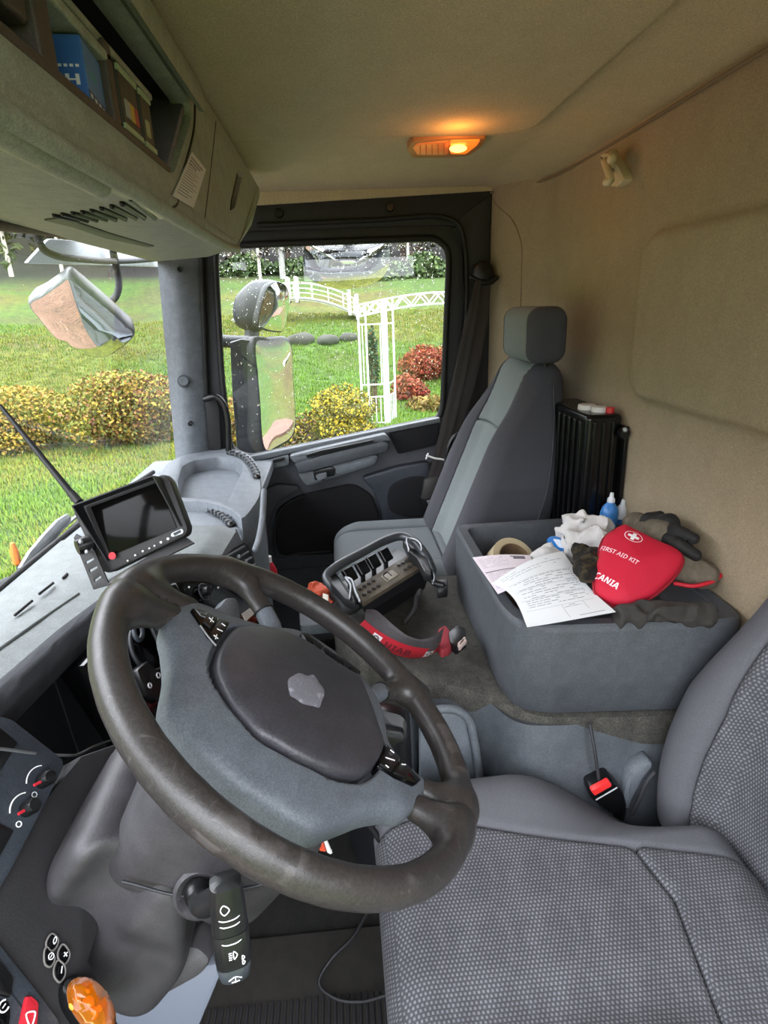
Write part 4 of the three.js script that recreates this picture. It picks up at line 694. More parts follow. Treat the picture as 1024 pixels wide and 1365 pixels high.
// ---- the binnacle behind the wheel, and the centre stack
{
  const b = thing('instrument_binnacle', 'black instrument binnacle seen through the gaps of the steering wheel', 'instrument panel', [-0.36, 0.6, -0.9]);
  part('housing', slab([[-0.4, 0.835, -0.82], [-0.4, 0.83, -1.02], [-0.33, 0.82, -1.15], [-0.27, 0.56, -1.15], [-0.3, 0.5, -0.82]], 0.05, { b: 0.006, toward: new THREE.Vector3(1, 1.3, -0.8) }), M.gloss, b);
  const P1 = [[-0.344,0.8,-0.848],[-0.335,0.797,-0.879],[-0.314,0.752,-0.883],[-0.316,0.738,-0.846],[-0.33,0.763,-0.834]];
  part('switch_block', slab(P1, 0.02, { r: 0.006 }), M.black, b);
  const nn = V3([0.9, 0.4, 0.2]).normalize(), qq = new THREE.Quaternion().setFromUnitVectors(new THREE.Vector3(0, 0, 1), nn);
  for (const [q, r] of [[[-0.321,0.772,-0.871], 0.004], [[-0.327,0.772,-0.844], 0.0035], [[-0.361,0.842,-0.943], 0.004]]) part('symbol', new THREE.TorusGeometry(r, 0.0014, 6, 16).applyQuaternion(qq).translate(...q), std('#b9bcc0', 0.5), b);
  part('stalk_loop', tube([[-0.357,0.86,-0.907],[-0.352,0.838,-0.887],[-0.348,0.829,-0.89],[-0.346,0.833,-0.904],[-0.355,0.861,-0.917]], 0.004, { n: 8, closed: true, seg: 40 }), M.panelBlue, b);
  part('rib', tube([[-0.345,0.863,-0.924],[-0.332,0.829,-0.915],[-0.315,0.784,-0.9]], 0.004, { n: 8 }), M.dashDark, b);
  part('rib', tube([[-0.339,0.856,-0.936],[-0.326,0.822,-0.926],[-0.314,0.79,-0.915]], 0.006, { n: 8 }), M.panelBlue, b);
  part('gauge_ring', new THREE.TorusGeometry(0.045, 0.004, 8, 40).applyQuaternion(qq).translate(...[-0.348,0.794,-0.931]), M.dashDark, b);
  part('badge', slab([[-0.312,0.771,-0.664],[-0.309,0.774,-0.683],[-0.305,0.765,-0.684],[-0.307,0.76,-0.664]], 0.004, { b: 0.001 }), std('#9fb0bd', 0.4), b);
}
{
  const s = thing('centre_stack', 'centre part of the dashboard with black vents facing the driver', 'dashboard panel', [-0.3, 0.3, -1.25]);
  part('cheek', slab([[-0.266, 0.845, -1.16], [-0.25, 0.858, -1.33], [-0.25, 0.82, -1.352], [-0.205, 0.3, -1.352], [-0.22, 0.3, -1.14]], 0.12, { b: 0.008, toward: new THREE.Vector3(1, 0.9, -1.2) }), M.dashGrey, s);
  part('vent_panel', slab([[-0.267,0.855,-1.162],[-0.244,0.811,-1.353],[-0.238,0.787,-1.385],[-0.227,0.706,-1.41],[-0.254,0.756,-1.196],[-0.272,0.815,-1.079]], 0.02, { r: 0.004 }), M.black, s);
  for (const [q, w] of [[[298,744,326,728], 0], [[304,750,331,735], 0], [[312,756,336,743], 0], [[318,764,341,752], 0]].map((a) => a)) 0;
  for (const l of [[[-0.26,0.844,-1.173],[-0.241,0.808,-1.329]], [[-0.256,0.823,-1.191],[-0.237,0.786,-1.347]], [[-0.252,0.802,-1.21],[-0.233,0.766,-1.359]], [[-0.248,0.781,-1.23],[-0.229,0.74,-1.376]]]) part('vent_slat', tube(l, 0.004, { n: 6 }), M.panelBlue, s);
  for (const q of [[-0.244,0.812,-1.261], [-0.237,0.782,-1.304]]) part('vent_tab', new THREE.SphereGeometry(0.005, 10, 8).translate(...q), M.silver, s);
  // controls seen through the upper gap of the wheel
  const cp = part('control_panel', slab([[-0.312,0.883,-1.002],[-0.289,0.861,-1.065],[-0.252,0.813,-1.131],[-0.2,0.725,-1.19],[-0.18,0.672,-1.176],[-0.214,0.709,-1.096],[-0.293,0.835,-0.993]], 0.03, { r: 0.01 }), M.gloss, s);
  const nn = V3([0.9, 0.4, 0.2]).normalize(), qq = new THREE.Quaternion().setFromUnitVectors(new THREE.Vector3(0, 0, 1), nn);
  const kq = [-0.273,0.834,-1.044];
  part('dial_ring', new THREE.TorusGeometry(0.016, 0.0016, 8, 30).applyQuaternion(qq).translate(...kq), M.panelBlue, cp);
  part('dial', lathe([[0, 0.012], [0.008, 0.011], [0.009, 0]], kq, [0.9, 0.4, 0.2], 20), M.black, cp);
  for (const q of [[-0.292,0.859,-1.016], [-0.283,0.835,-1.009], [-0.258,0.819,-1.091], [-0.261,0.827,-1.092]]) part('symbol', new THREE.SphereGeometry(0.002, 8, 6).translate(...q), M.print, cp);
  part('sticker', slab([[-0.218,0.758,-1.092],[-0.204,0.749,-1.139],[-0.198,0.735,-1.138],[-0.212,0.742,-1.089]], 0.002, { b: 0 }), M.white, cp);
  const gl = [[-0.258,0.838,-0.956],[-0.237,0.83,-0.99],[-0.227,0.832,-1.019],[-0.212,0.823,-1.034],[-0.204,0.803,-1.015],[-0.204,0.79,-0.988],[-0.226,0.807,-0.969]];
  part('lever', slab(gl, 0.03, { smooth: 30, b: 0.008 }), M.dashGrey, s);
}
{ // corner tray and vents by the right pillar
  const t = thing('corner_tray', 'grey corner module with an open tray below the windscreen pillar', 'tray', [-0.4, 0.3, -1.75]);
  const rim = [[-0.567,0.86,-1.859],[-0.58,0.86,-2.059],[-0.52,0.86,-2.159],[-0.425,0.86,-2.197],[-0.343,0.86,-2.117],[-0.285,0.86,-1.96],[-0.247,0.86,-1.756],[-0.228,0.86,-1.604],[-0.231,0.86,-1.491],[-0.25,0.86,-1.389],[-0.293,0.86,-1.466],[-0.375,0.86,-1.545],[-0.447,0.86,-1.572],[-0.497,0.86,-1.659]];
  const inner = [[-0.492,0.86,-1.774],[-0.522,0.86,-1.953],[-0.503,0.86,-2.031],[-0.421,0.86,-2.066],[-0.365,0.86,-2.02],[-0.323,0.86,-1.918],[-0.315,0.86,-1.814],[-0.309,0.86,-1.538],[-0.382,0.86,-1.579],[-0.446,0.86,-1.599]];
  part('rim', slab(rim, 0.1, { b: 0.008, holes: [inner], hr: 0.02, smooth: 60 }), M.dashGrey, t);
  part('tray_floor', slab(rim.map((q) => [q[0], 0.79, q[2]]), 0.03, { smooth: 60 }), M.dashGrey, t);
  const cx = -0.4, cz = -1.75, ring = (s, y) => smoothLoop(rim.map((q) => [cx + (q[0] - cx) * s, cz + (q[2] - cz) * s]), 60).map((q) => [q[0], y, q[1]]);
  part('flank', loft([ring(0.96, 0.2), ring(0.98, 0.5), ring(1.0, 0.7), ring(1.0, 0.775)], 60), M.dashGrey, t);
  part('flank_edge', tube([[-0.2,0.902,-1.459], [-0.2,0.858,-1.385], [-0.2,0.838,-1.289], [-0.2,0.838,-1.234]], 0.008), M.dashGrey, t);
  // lower step in front of the tray with an arc of vents
  const step = [[-0.488,0.83,-1.689],[-0.401,0.83,-1.658],[-0.329,0.83,-1.603],[-0.276,0.83,-1.492],[-0.25,0.83,-1.387],[-0.273,0.83,-1.396],[-0.326,0.83,-1.422],[-0.386,0.83,-1.443],[-0.445,0.83,-1.511]];
  part('step', slab(step, 0.12, { r: 0.012, b: 0.006 }), M.dashGrey, t);
  part('under_step', slab([[-0.514,0.815,-1.567],[-0.394,0.815,-1.532],[-0.294,0.815,-1.435],[-0.275,0.815,-1.4],[-0.385,0.815,-1.359],[-0.45,0.815,-1.4]], 0.12, { r: 0.01, b: 0.006 }), M.dashGrey, t);
  const arcs = [[[[-0.397,0.833,-1.58],[-0.359,0.833,-1.547],[-0.318,0.833,-1.491],[-0.283,0.833,-1.416]], 9], [[[-0.392,0.863,-2.092],[-0.34,0.863,-2.024],[-0.291,0.863,-1.889],[-0.255,0.863,-1.747]], 10]];
  for (const [a, n] of arcs) {
    part('vent_slot', tube(a, 0.011, { n: 8, seg: 40 }), M.black, t);
    const c = new THREE.CatmullRomCurve3(a.map(V3));
    for (let i = 0; i < n; i++) { const p = c.getPointAt((i + 0.5) / n), d = c.getTangentAt((i + 0.5) / n); part('vent_fin', put(rbox(0.004, 0.012, 0.024, 0.0015), [p.x, p.y + 0.006, p.z], [d.x, d.y, d.z], [0, 1, 0]), M.dashGrey, t); }
  }
}

// ---------------------------------------------------------------- steering wheel (local frame: z along the column, towards the driver)
const wheelQ = new THREE.Quaternion().setFromRotationMatrix(new THREE.Matrix4().makeBasis(new THREE.Vector3(0.79087, -0.61199, 0), new THREE.Vector3(0, 0, -1), new THREE.Vector3(0.61199, 0.79087, 0)));
{
  const t = thing('steering_wheel', 'large black leather steering wheel with four spokes in the foreground', 'steering wheel', [-0.063, 0.907, -0.596]); t.quaternion.copy(wheelQ);
  const P = (n, g, m, par = t, o = {}) => part(n, g, m, par, { local: true, ...o });
  const s1 = [[-0.213,-0.01,0], [-0.173,0.032,-0.012]], s1b = [[-0.212,0.027,0], [-0.159,0.065,-0.012]], s2 = [[0.216,-0.052,0], [0.176,-0.04,-0.012]], s2b = [[0.193,-0.088,0], [0.165,-0.072,-0.012]];
  const s3 = [[-0.136,0.177,0], [-0.096,0.174,-0.002], [-0.066,0.146,-0.006], [-0.046,0.127,-0.012]], s4 = [[0.198,0.151,0], [0.161,0.14,-0.004], [0.131,0.118,-0.01], [0.114,0.097,-0.012]];
  const RR = 0.2275;
  const rim = (x, y, z) => {
    const r = Math.hypot(x, y), a = Math.atan2(y, x); let d = Math.hypot((r - RR) / 1, z * 0.93) - 0.0172 - 0.0006 * Math.sin(a * 40) * 0.2;
    d = smin(d, Math.min(sdCap(x, y, z, s1[0], s1[1], 0.017, 0.015), sdCap(x, y, z, s1b[0], s1b[1], 0.017, 0.015)), 0.03);
    d = smin(d, Math.min(sdCap(x, y, z, s2[0], s2[1], 0.017, 0.015), sdCap(x, y, z, s2b[0], s2b[1], 0.017, 0.015)), 0.03);
    for (const s of [s3, s4]) for (let i = 0; i < 2; i++) d = smin(d, sdCap(x, y, z, s[i], s[i + 1], 0.0145 - i * 0.001, 0.0135 - i * 0.001), i ? 0.008 : 0.02);
    return d;
  };
  P('rim', solid(rim, [-0.26, -0.26, -0.04], [0.26, 0.26, 0.04], 0.0042), M.leather);
  for (const s of [s3, s4]) P('spoke_end', tube([s[2], s[3]], 0.0128), M.hub);
  for (const s of [s3, s4]) { const d = V3(s[3]).sub(V3(s[2])).normalize(); P('spoke_ring', new THREE.TorusGeometry(0.0134, 0.0012, 8, 24).applyQuaternion(new THREE.Quaternion().setFromUnitVectors(new THREE.Vector3(0, 0, 1), d)).translate(...s[2]), M.black); }
  // pad in the middle
  const pd = smoothLoop([[-0.1,0.052],[-0.076,0.074],[-0.045,0.094],[-0.022,0.1],[0.007,0.101],[0.03,0.094],[0.057,0.091],[0.082,0.087],[0.093,0.058],[0.107,0.001],[0.111,-0.022],[0.102,-0.053],[0.076,-0.093],[0.042,-0.11],[0.018,-0.114],[-0.005,-0.115],[-0.028,-0.113],[-0.048,-0.111],[-0.069,-0.098],[-0.086,-0.085],[-0.101,-0.066],[-0.111,-0.048],[-0.115,-0.025],[-0.114,0.006],[-0.109,0.031]], 120), sdP = sdPoly(pd);
  // lower shield: domed plate
  const sh = smoothLoop([[-0.175,0.002],[-0.163,-0.026],[-0.15,-0.062],[-0.144,-0.096],[-0.141,-0.112],[-0.136,-0.124],[-0.13,-0.129],[-0.113,-0.142],[-0.096,-0.153],[-0.073,-0.162],[-0.049,-0.169],[-0.028,-0.172],[-0.006,-0.176],[0.012,-0.178],[0.025,-0.178],[0.037,-0.173],[0.055,-0.157],[0.071,-0.143],[0.092,-0.125],[0.118,-0.108],[0.142,-0.098],[0.157,-0.081],[0.183,-0.032],[0.158,-0.019],[0.134,0],[0.129,0.06],[0.108,0.105],[0.05,0.141],[-0.013,0.145],[-0.062,0.111],[-0.104,0.092],[-0.152,0.079],[-0.172,0.062]], 160), sdS = sdPoly(sh);
  const shell = (x, y, z) => { const d = sdS(x, y), zc = -0.018 + 0.012 * (1 - Math.exp(Math.min(0, d) / 0.03)); return smax(smax(d + 0.001, Math.abs(z - zc) - 0.016, 0.014), Math.min(-(sdP(x, y) - 0.0035), z + 0.006) * 0.9, 0.002); };
  P('hub_shell', solid(shell, [-0.2, -0.2, -0.06], [0.2, 0.2, 0.03], 0.0042), M.hub);
  // bowl under the shell, down to the column
  P('hub_back', lathe([[0.12, -0.028], [0.115, -0.04], [0.085, -0.055], [0.06, -0.066], [0.001, -0.066]].reverse(), [0, 0, 0], [0, 0, 1], 40), M.dashDark);
  const padZ = (x, y) => 0.012 + 0.016 * (1 - Math.exp(Math.min(0, sdP(x, y)) / 0.045));
  P('pad', solid((x, y, z) => smax(sdP(x, y) + 0.0025, Math.max(z - padZ(x, y), -0.012 - z), 0.008), [-0.16, -0.16, -0.02], [0.16, 0.16, 0.05], 0.0036), M.padDark);
  
  // torn remains of the emblem sticker, lying on the dome
  const em = smoothLoop([[-0.034,-0.027],[-0.029,-0.016],[-0.02,-0.003],[-0.01,-0.001],[-0.002,0.008],[0.004,0.004],[0.007,-0.002],[0.013,-0.007],[0.015,-0.016],[0.012,-0.032],[0.009,-0.046],[0.002,-0.048],[-0.005,-0.051],[-0.013,-0.053],[-0.022,-0.051],[-0.028,-0.051],[-0.031,-0.044]], 60), f = new THREE.ShapeGeometry(outline(em));
  const ep = []; { const c = [0, 1].map((k) => em.reduce((s, q) => s + q[k], 0) / em.length), n = em.length, ix = []; for (let j = 0; j <= 5; j++) em.forEach((q) => { const x = c[0] + (q[0] - c[0]) * j / 5, y = c[1] + (q[1] - c[1]) * j / 5; ep.push(x, y, padZ(x, y) + 0.0008 - (j === 5 ? 0.001 : 0)); }); for (let j = 0; j < 5; j++) for (let i = 0; i < n; i++) { const a = j * n + i, b = j * n + (i + 1) % n; ix.push(a, a + n, b, b, a + n, b + n); } const g = new THREE.BufferGeometry(); g.setAttribute('position', new THREE.Float32BufferAttribute(ep, 3)); g.setIndex(ix); g.computeVertexNormals(); P('emblem_remains', g, std('#a7a9b8', 0.5, { map: per(leatherPix, 0.12) })); }
  // button panels
  const keys = (name, polys, base) => { const b = P(name, slabLocal(base, 0.014, 0.003), M.gloss); polys.forEach((k) => P('button', slabLocal(k, 0.004, 0.002, 0.0018), M.black, b)); return b; };
  function slabLocal(p, t, r, lift = 0) { const z = p[0][2]; return plate(roundLoop(p.map((q) => [q[0], q[1]]), r), t, 0.0012).translate(0, 0, z + lift); }
  const L = keys('button_panel', [[[-0.139,0.039,0.011],[-0.126,0.038,0.011],[-0.13,0.013,0.011],[-0.14,0.017,0.011]], [[-0.125,0.039,0.011],[-0.111,0.042,0.011],[-0.118,-0.005,0.01],[-0.128,0.002,0.01]]], [[-0.158,0.036,0.009],[-0.148,0.043,0.01],[-0.11,0.046,0.01],[-0.114,0.018,0.009],[-0.118,-0.006,0.009],[-0.129,-0.001,0.01],[-0.144,0.018,0.009]]);
  for (const [a, b] of [[[-0.136,0.029,0.013], [-0.129,0.025,0.013]], [[-0.132,0.033,0.013], [-0.133,0.021,0.014]], [[-0.124,0.001,0.013], [-0.118,-0.001,0.013]], [[-0.121,0.005,0.013], [-0.121,-0.005,0.014]], [[-0.123,0.016,0.013], [-0.116,0.017,0.013]], [[-0.12,0.031,0.013], [-0.115,0.03,0.013]]]) P('button_mark', rod(a, b, 0.0006), M.print, L);
  P('trim_line', tube([[-0.141,0.008,0.011],[-0.128,-0.006,0.012],[-0.118,-0.013,0.012]], 0.0012, { n: 6 }), M.silver, L);
  const Rt = keys('button_panel', [[[0.112,-0.027,0.011],[0.127,-0.038,0.01],[0.113,-0.067,0.01],[0.097,-0.065,0.011]], [[0.129,-0.039,0.011],[0.143,-0.046,0.011],[0.132,-0.066,0.01],[0.115,-0.067,0.011]]], [[0.111,-0.021,0.01],[0.133,-0.034,0.01],[0.158,-0.052,0.009],[0.147,-0.063,0.01],[0.12,-0.069,0.009],[0.095,-0.067,0.01]]);
  for (const [a, b] of [[[0.113,-0.035,0.014], [0.118,-0.037,0.014]], [[0.103,-0.065,0.014], [0.108,-0.065,0.013]], [[0.105,-0.051,0.013], [0.118,-0.048,0.013]], [[0.128,-0.048,0.013], [0.134,-0.045,0.013]]]) P('button_mark', rod(a, b, 0.0007), M.print, Rt);
  const F = keys('button_row', [], [[-0.013,0.129,0.002],[0,0.14,0.002],[0.043,0.134,0.002],[0.089,0.118,0.002],[0.083,0.097,0.002],[0.04,0.104,0.002],[-0.005,0.117,0.002]]);
  for (const k of [[[-0.015,0.113,0.012],[-0.003,0.116,0.012],[0.006,0.11,0.012],[-0.004,0.095,0.012]], [[-0.001,0.113,0.012],[0.011,0.114,0.012],[0.021,0.108,0.012],[0.01,0.091,0.012]], [[0.022,0.112,0.01],[0.032,0.113,0.01],[0.041,0.108,0.01],[0.032,0.091,0.01]], [[0.035,0.11,0.01],[0.045,0.111,0.01],[0.055,0.107,0.01],[0.045,0.089,0.01]], [[0.049,0.109,0.01],[0.058,0.11,0.01],[0.068,0.105,0.01],[0.058,0.088,0.01]], [[0.062,0.105,0.01],[0.072,0.106,0.01],[0.08,0.101,0.01],[0.07,0.084,0.01]]]) P('button', slabLocal(k, 0.012, 0.002), M.black, F);
}

// ---------------------------------------------------------------- steering column
{
  const t = thing('steering_column', 'grey plastic shroud round the steering column under the wheel', 'steering column', [-0.247, 0.45, -0.596]); t.quaternion.copy(wheelQ);
  t.position.set(-0.063, 0.907, -0.596);
  const P = (n, g, m, par = t) => part(n, g, m, par, { local: true });
  const upper = (x, y, z) => { let d = sdBox(x, y, z, 0.0, 0, -0.17, 0.1, 0.1 + 0.02 * clamp((z + 0.25) / 0.2, 0, 1), 0.1, 0.045); return d; };
  P('upper_shroud', solid(upper, [-0.16, -0.16, -0.3], [0.16, 0.16, -0.04], 0.006), M.column);
  const lower = (x, y, z) => { let d = sdBox(x, y, z, -0.03, 0.0, -0.34, 0.1, 0.1, 0.1, 0.035); d = smin(d, sdBox(x, y, z, -0.035, -0.01, -0.25, 0.1, 0.1, 0.05, 0.03), 0.02); d = smax(d, x + z * 0.55 + 0.12, 0.02); return smax(d, -(sdCap(x, y, z, [-0.075, -0.125, -0.2], [-0.075, -0.125, -0.42], 0.04)), 0.015); };
  P('lower_shroud', solid(lower, [-0.22, -0.2, -0.5], [0.16, 0.16, -0.14], 0.006), M.column);
  P('joint', tube([[0.103, -0.09, -0.12], [0.06, -0.108, -0.15], [0.0, -0.113, -0.2], [-0.07, -0.11, -0.22]], 0.0018, { n: 6 }), M.dashDark);
  P('collar', lathe([[0.001, -0.125], [0.095, -0.125], [0.108, -0.1], [0.108, -0.08], [0.001, -0.072]], [0, 0, 0], [0, 0, 1], 36), std('#8d8f86', 0.5));
  // bracket below the shroud
  part('column_bracket', slab([[-0.321,0.552,-0.538],[-0.273,0.585,-0.547],[-0.215,0.592,-0.545],[-0.198,0.575,-0.538],[-0.212,0.558,-0.533],[-0.272,0.53,-0.527],[-0.317,0.511,-0.524]], 0.05, { r: 0.01, b: 0.004 }).applyMatrix4(new THREE.Matrix4().compose(t.position, t.quaternion, new THREE.Vector3(1, 1, 1)).invert()), M.column, t, { local: true });
}
{ // combination stalk on the near side
  const t = thing('control_stalk', 'thick black control stalk with light symbols below the steering wheel', 'stalk', [-0.175,0.755,-0.48]);
  const st = std('#26282a', 0.35, { map: per(dirtPix, 0.15) });
  part('boot', lathe([[0.027, -0.02], [0.027, 0.003], [0.023, 0.006], [0.018, 0.002], [0.014, -0.006], [0.001, -0.006]], [-0.178,0.751,-0.485], [0.1, 0.35, 0.9], 28), M.column, t);
  part('ball', new THREE.SphereGeometry(0.0145, 20, 14).translate(...[-0.177,0.76,-0.478]), M.black, t);
  const elbow = [[-0.175,0.757,-0.475], [-0.165,0.771,-0.455], [-0.146,0.791,-0.445], [-0.137,0.803,-0.44]];
  part('neck', tube(elbow, 0.0125, { n: 12 }), st, t);
  const a = V3([-0.134,0.825,-0.435]), b = V3([-0.138,0.702,-0.43]), ax = b.clone().sub(a), L = ax.length(); ax.normalize();
  const at = (s) => a.clone().addScaledVector(ax, s * L).toArray();
  const toV = new THREE.Vector3(0, 1.33, 0).sub(a).normalize(), side = ax.clone().cross(toV).normalize(), front = side.clone().cross(ax);
  const sec = (s, w, d) => Array.from({ length: 28 }, (_, i) => { const q = i / 28 * 2 * Math.PI, c = Math.cos(q), n = Math.sin(q), e = 0.65, k = (v) => Math.sign(v) * Math.pow(Math.abs(v), e); return a.clone().addScaledVector(ax, s * L).addScaledVector(side, w * k(c)).addScaledVector(front, d * k(n)).toArray(); });
  part('handle', loft([sec(0, 0.011, 0.009), sec(0.02, 0.0145, 0.012), sec(0.3, 0.0168, 0.014), sec(0.45, 0.0168, 0.014)], 40), st, t);
  part('turning_ring', loft([sec(0.46, 0.0168, 0.014), sec(0.48, 0.0175, 0.0148), sec(0.7, 0.0175, 0.0148), sec(0.8, 0.0168, 0.014)], 40), st, t);
  part('end_button', loft([sec(0.81, 0.016, 0.0132), sec(0.83, 0.0168, 0.014), sec(0.95, 0.0148, 0.0122), sec(0.985, 0.0118, 0.0095), sec(1, 0.006, 0.005)], 40), std('#3a3f44', 0.3), t);
  // printed symbols, raised a hair on the face towards the driver
  const face = (s, w, d = 0.0148) => a.clone().addScaledVector(ax, s * L).addScaledVector(side, w).addScaledVector(front, d).toArray();
  const ring = (s, lift = 0) => tube(Array.from({ length: 9 }, (_, i) => face(s + 0.015 * Math.cos((i - 4) * 0.4), (i - 4) * 0.0031, 0.0146 + lift - Math.pow(Math.abs(i - 4) / 4, 4) * 0.006)), 0.0006, { n: 5, seg: 24 });
  part('ring_mark', ring(0.27), M.print, t); part('ring_mark', ring(0.33), M.print, t); part('ring_mark', ring(0.5, 0.0008), M.print, t);
  part('symbol', [0, 1, 2, 3].map((i) => rod(face(0.6 + i * 0.022, 0.001, 0.0154), face(0.6 + i * 0.022, 0.004, 0.0154), 0.0005)).concat([tube([face(0.59, -0.001, 0.0154), face(0.63, -0.004, 0.0154), face(0.67, -0.001, 0.0154)], 0.0006, { n: 5, closed: true, seg: 24 })]), M.print, t);
  part('symbol', [tube([face(0.14, 0.004, 0.013), face(0.18, -0.001, 0.0145), face(0.22, 0.004, 0.0145), face(0.18, 0.007, 0.013)], 0.0006, { n: 5, closed: true, seg: 24 })], M.print, t);
  part('symbol', [0, 1].map((i) => tube([face(0.66 + i * 0.05, -0.0085, 0.0152), face(0.685 + i * 0.05, -0.0105, 0.0147), face(0.7 + i * 0.05, -0.0085, 0.0152)], 0.0006, { n: 5, closed: true, seg: 20 })), M.print, t);
  part('symbol', [tube([face(0.9, -0.006, 0.0132), face(0.87, 0, 0.0138), face(0.9, 0.006, 0.0132)], 0.0006, { n: 5 }), rod(face(0.93, -0.004, 0.0128), face(0.93, 0.004, 0.0128), 0.0005), rod(face(0.88, 0, 0.0136), face(0.94, 0, 0.0126), 0.0005)], M.print, t);
}
{ // red and white indicator light seen below the wheel hub
  const t = thing('fabric_tag', 'small red and white tag hanging under the hub of the wheel', 'tag', [-0.056,0.695,-0.58]);
  part('red_end', slab([[-0.064,0.705,-0.584],[-0.055,0.705,-0.584],[-0.049,0.687,-0.577],[-0.058,0.688,-0.578]], 0.006, { r: 0.002 }), std('#d8431e', 0.5), t);
  part('white_end', slab([[-0.055,0.701,-0.588],[-0.049,0.698,-0.586],[-0.042,0.68,-0.579],[-0.049,0.681,-0.58]], 0.006, { r: 0.002 }), M.white, t);
}

// ---------------------------------------------------------------- overhead console above the windscreen
const con = thing('overhead_console', 'grey overhead storage console above the windscreen with open compartments', 'overhead console', [-0.3, 1.44, -0.9]);
{
  const X = -0.19, F = (z, y) => [X, y, z];
  const face = [F(0.1, 1.45), F(-1.28, 1.447), F(-1.4, 1.463), F(-1.66, 1.53), F(-1.9, 1.625), F(-1.93, 1.668), F(0.1, 1.675)];
  const pocket = [F(0.06, 1.497), F(-0.86, 1.497), F(-0.885, 1.503), F(-1.05, 1.606), F(-1.045, 1.622), F(0.06, 1.63)];
  part('fascia', slab(face, 0.03, { b: 0.006, holes: [pocket], hr: 0.012, toward: new THREE.Vector3(1, 1.5, -0.8) }), M.console, con);
  part('end_cap', slab([F(-1.36, 1.452), F(-1.42, 1.463), F(-1.68, 1.53), F(-1.93, 1.63), F(-1.95, 1.668), F(-1.9, 1.668)].map((p) => [-0.188, p[1], p[2]]), 0.04, { b: 0.012, toward: new THREE.Vector3(1, 1.5, -0.8) }), M.console, con);
  part('rear_shell', slab([[-0.22, 1.668, 0.1], [-0.22, 1.668, -1.9], [-0.6, 1.668, -1.9], [-0.6, 1.668, 0.1]], 0.02, { toward: new THREE.Vector3(0, 0, -1) }), M.console, con);
  // seam lines of the fascia: a joint round the pocket part, a panel joint, a slot with its clip
  part('joint', tube([...[[-1.09, 1.667], [-1.055, 1.6], [-0.89, 1.485], [-0.865, 1.462], [-0.82, 1.449]].map(([z, y]) => [X + 0.0005, y, z])], 0.0022, { n: 6, seg: 40 }), M.black, con);
  part('joint', tube([F(-1.02, 1.446), F(-1.14, 1.545), F(-1.27, 1.655)].map((p) => [X, p[1], p[2]]), 0.0012, { n: 6 }), M.consoleFrame, con);
  const sl = part('slot', slab([[-0.188,1.613,-1.488],[-0.188,1.623,-1.541],[-0.188,1.61,-1.542],[-0.188,1.53,-1.383],[-0.188,1.518,-1.326],[-0.188,1.539,-1.351]], 0.01, { r: 0.004, b: 0.001 }), M.black, con);
  part('clip', slab([[-0.186,1.618,-1.489],[-0.186,1.629,-1.555],[-0.186,1.616,-1.545],[-0.186,1.607,-1.491]], 0.006, { r: 0.002 }), M.silver, sl);
  // inside of the compartments
  part('pocket_floor', box(-0.42, 1.484, -0.9, -0.205, 1.497, 0.08, 0.002), M.consoleFrame, con);
  part('pocket_back', box(-0.43, 1.49, -1.1, -0.415, 1.66, 0.08, 0.002), M.dashDark, con);
  part('pocket_ceiling', box(-0.42, 1.635, -1.1, -0.2, 1.648, 0.08, 0.002), M.dashDark, con);
  part('pocket_end', slab([[-0.2, 1.497, -0.87], [-0.2, 1.64, -1.07], [-0.42, 1.64, -1.07], [-0.42, 1.497, -0.87]], 0.01, { toward: new THREE.Vector3(-0.3, 1.55, 0) }), plastic('#8a8896', 0.6), con);
  // overhanging lid edge along the top of the pocket
  part('lid', sheet((u, v) => { const z = lerp(0.1, -1.05, u), a = v * 1.9; return [-0.2 + 0.03 * Math.sin(a) , 1.668 - 0.055 * (1 - Math.cos(a)) * 0.8, z]; }, [-0.008, 0.003, 0], 40, 12), M.console, con);
  // front frame with dividers and rails, nearly flush with the fascia
  const frame = (y0, z0, y1, z1, x = -0.196) => box(x - 0.03, Math.min(y0, y1), Math.min(z0, z1), x, Math.max(y0, y1), Math.max(z0, z1), 0.003);
  part('divider', frame(1.497, -0.558, 1.6, -0.53), M.consoleFrame, con);
  part('divider', frame(1.497, -0.702, 1.575, -0.684), M.consoleFrame, con);
  part('frame_rail', frame(1.497, -0.88, 1.507, 0.08, -0.194), M.consoleFrame, con);
  part('frame_rail', frame(1.556, -0.7, 1.566, 0.08), M.console, con);
  part('frame_rail', frame(1.572, -0.86, 1.58, 0.08, -0.2), M.console, con);
  part('inner_lining', box(-0.42, 1.5, -0.69, -0.3, 1.56, -0.56, 0.002), std('#1d2740', 0.8), con);
  // radio left of the middle compartment, a dark slot below it
  const r = part('radio', box(-0.36, 1.525, -0.528, -0.2, 1.556, -0.3, 0.004), M.consoleFrame, con);
  part('chrome_line', rod([-0.199, 1.552, -0.44], [-0.199, 1.545, -0.52], 0.0012), M.steel, r);
  part('knob', lathe([[0, 0.008], [0.004, 0.007], [0.005, 0]], [-0.2, 1.54, -0.5], [1, 0, 0], 16), M.black, r);
  // underside: panel sloping to the windscreen, rod handle, grille, flap
  const U = (x, z) => [x, 1.449 + (-0.19 - x) * 0.12, z];
  part('underside', slab([U(-0.19, 0.1), U(-0.19, -1.33), U(-0.3, -1.66), U(-0.58, -2.2), U(-0.58, 0.1)], 0.02, { b: 0.004, toward: new THREE.Vector3(-0.3, 0, -0.6) }), M.console, con);
  part('lower_edge', tube([F(0.1, 1.446), F(-0.6, 1.446), F(-1.25, 1.445), F(-1.36, 1.452)].map((p) => [p[0] + 0.001, p[1], p[2]]), 0.008, { n: 8 }), M.console, con);
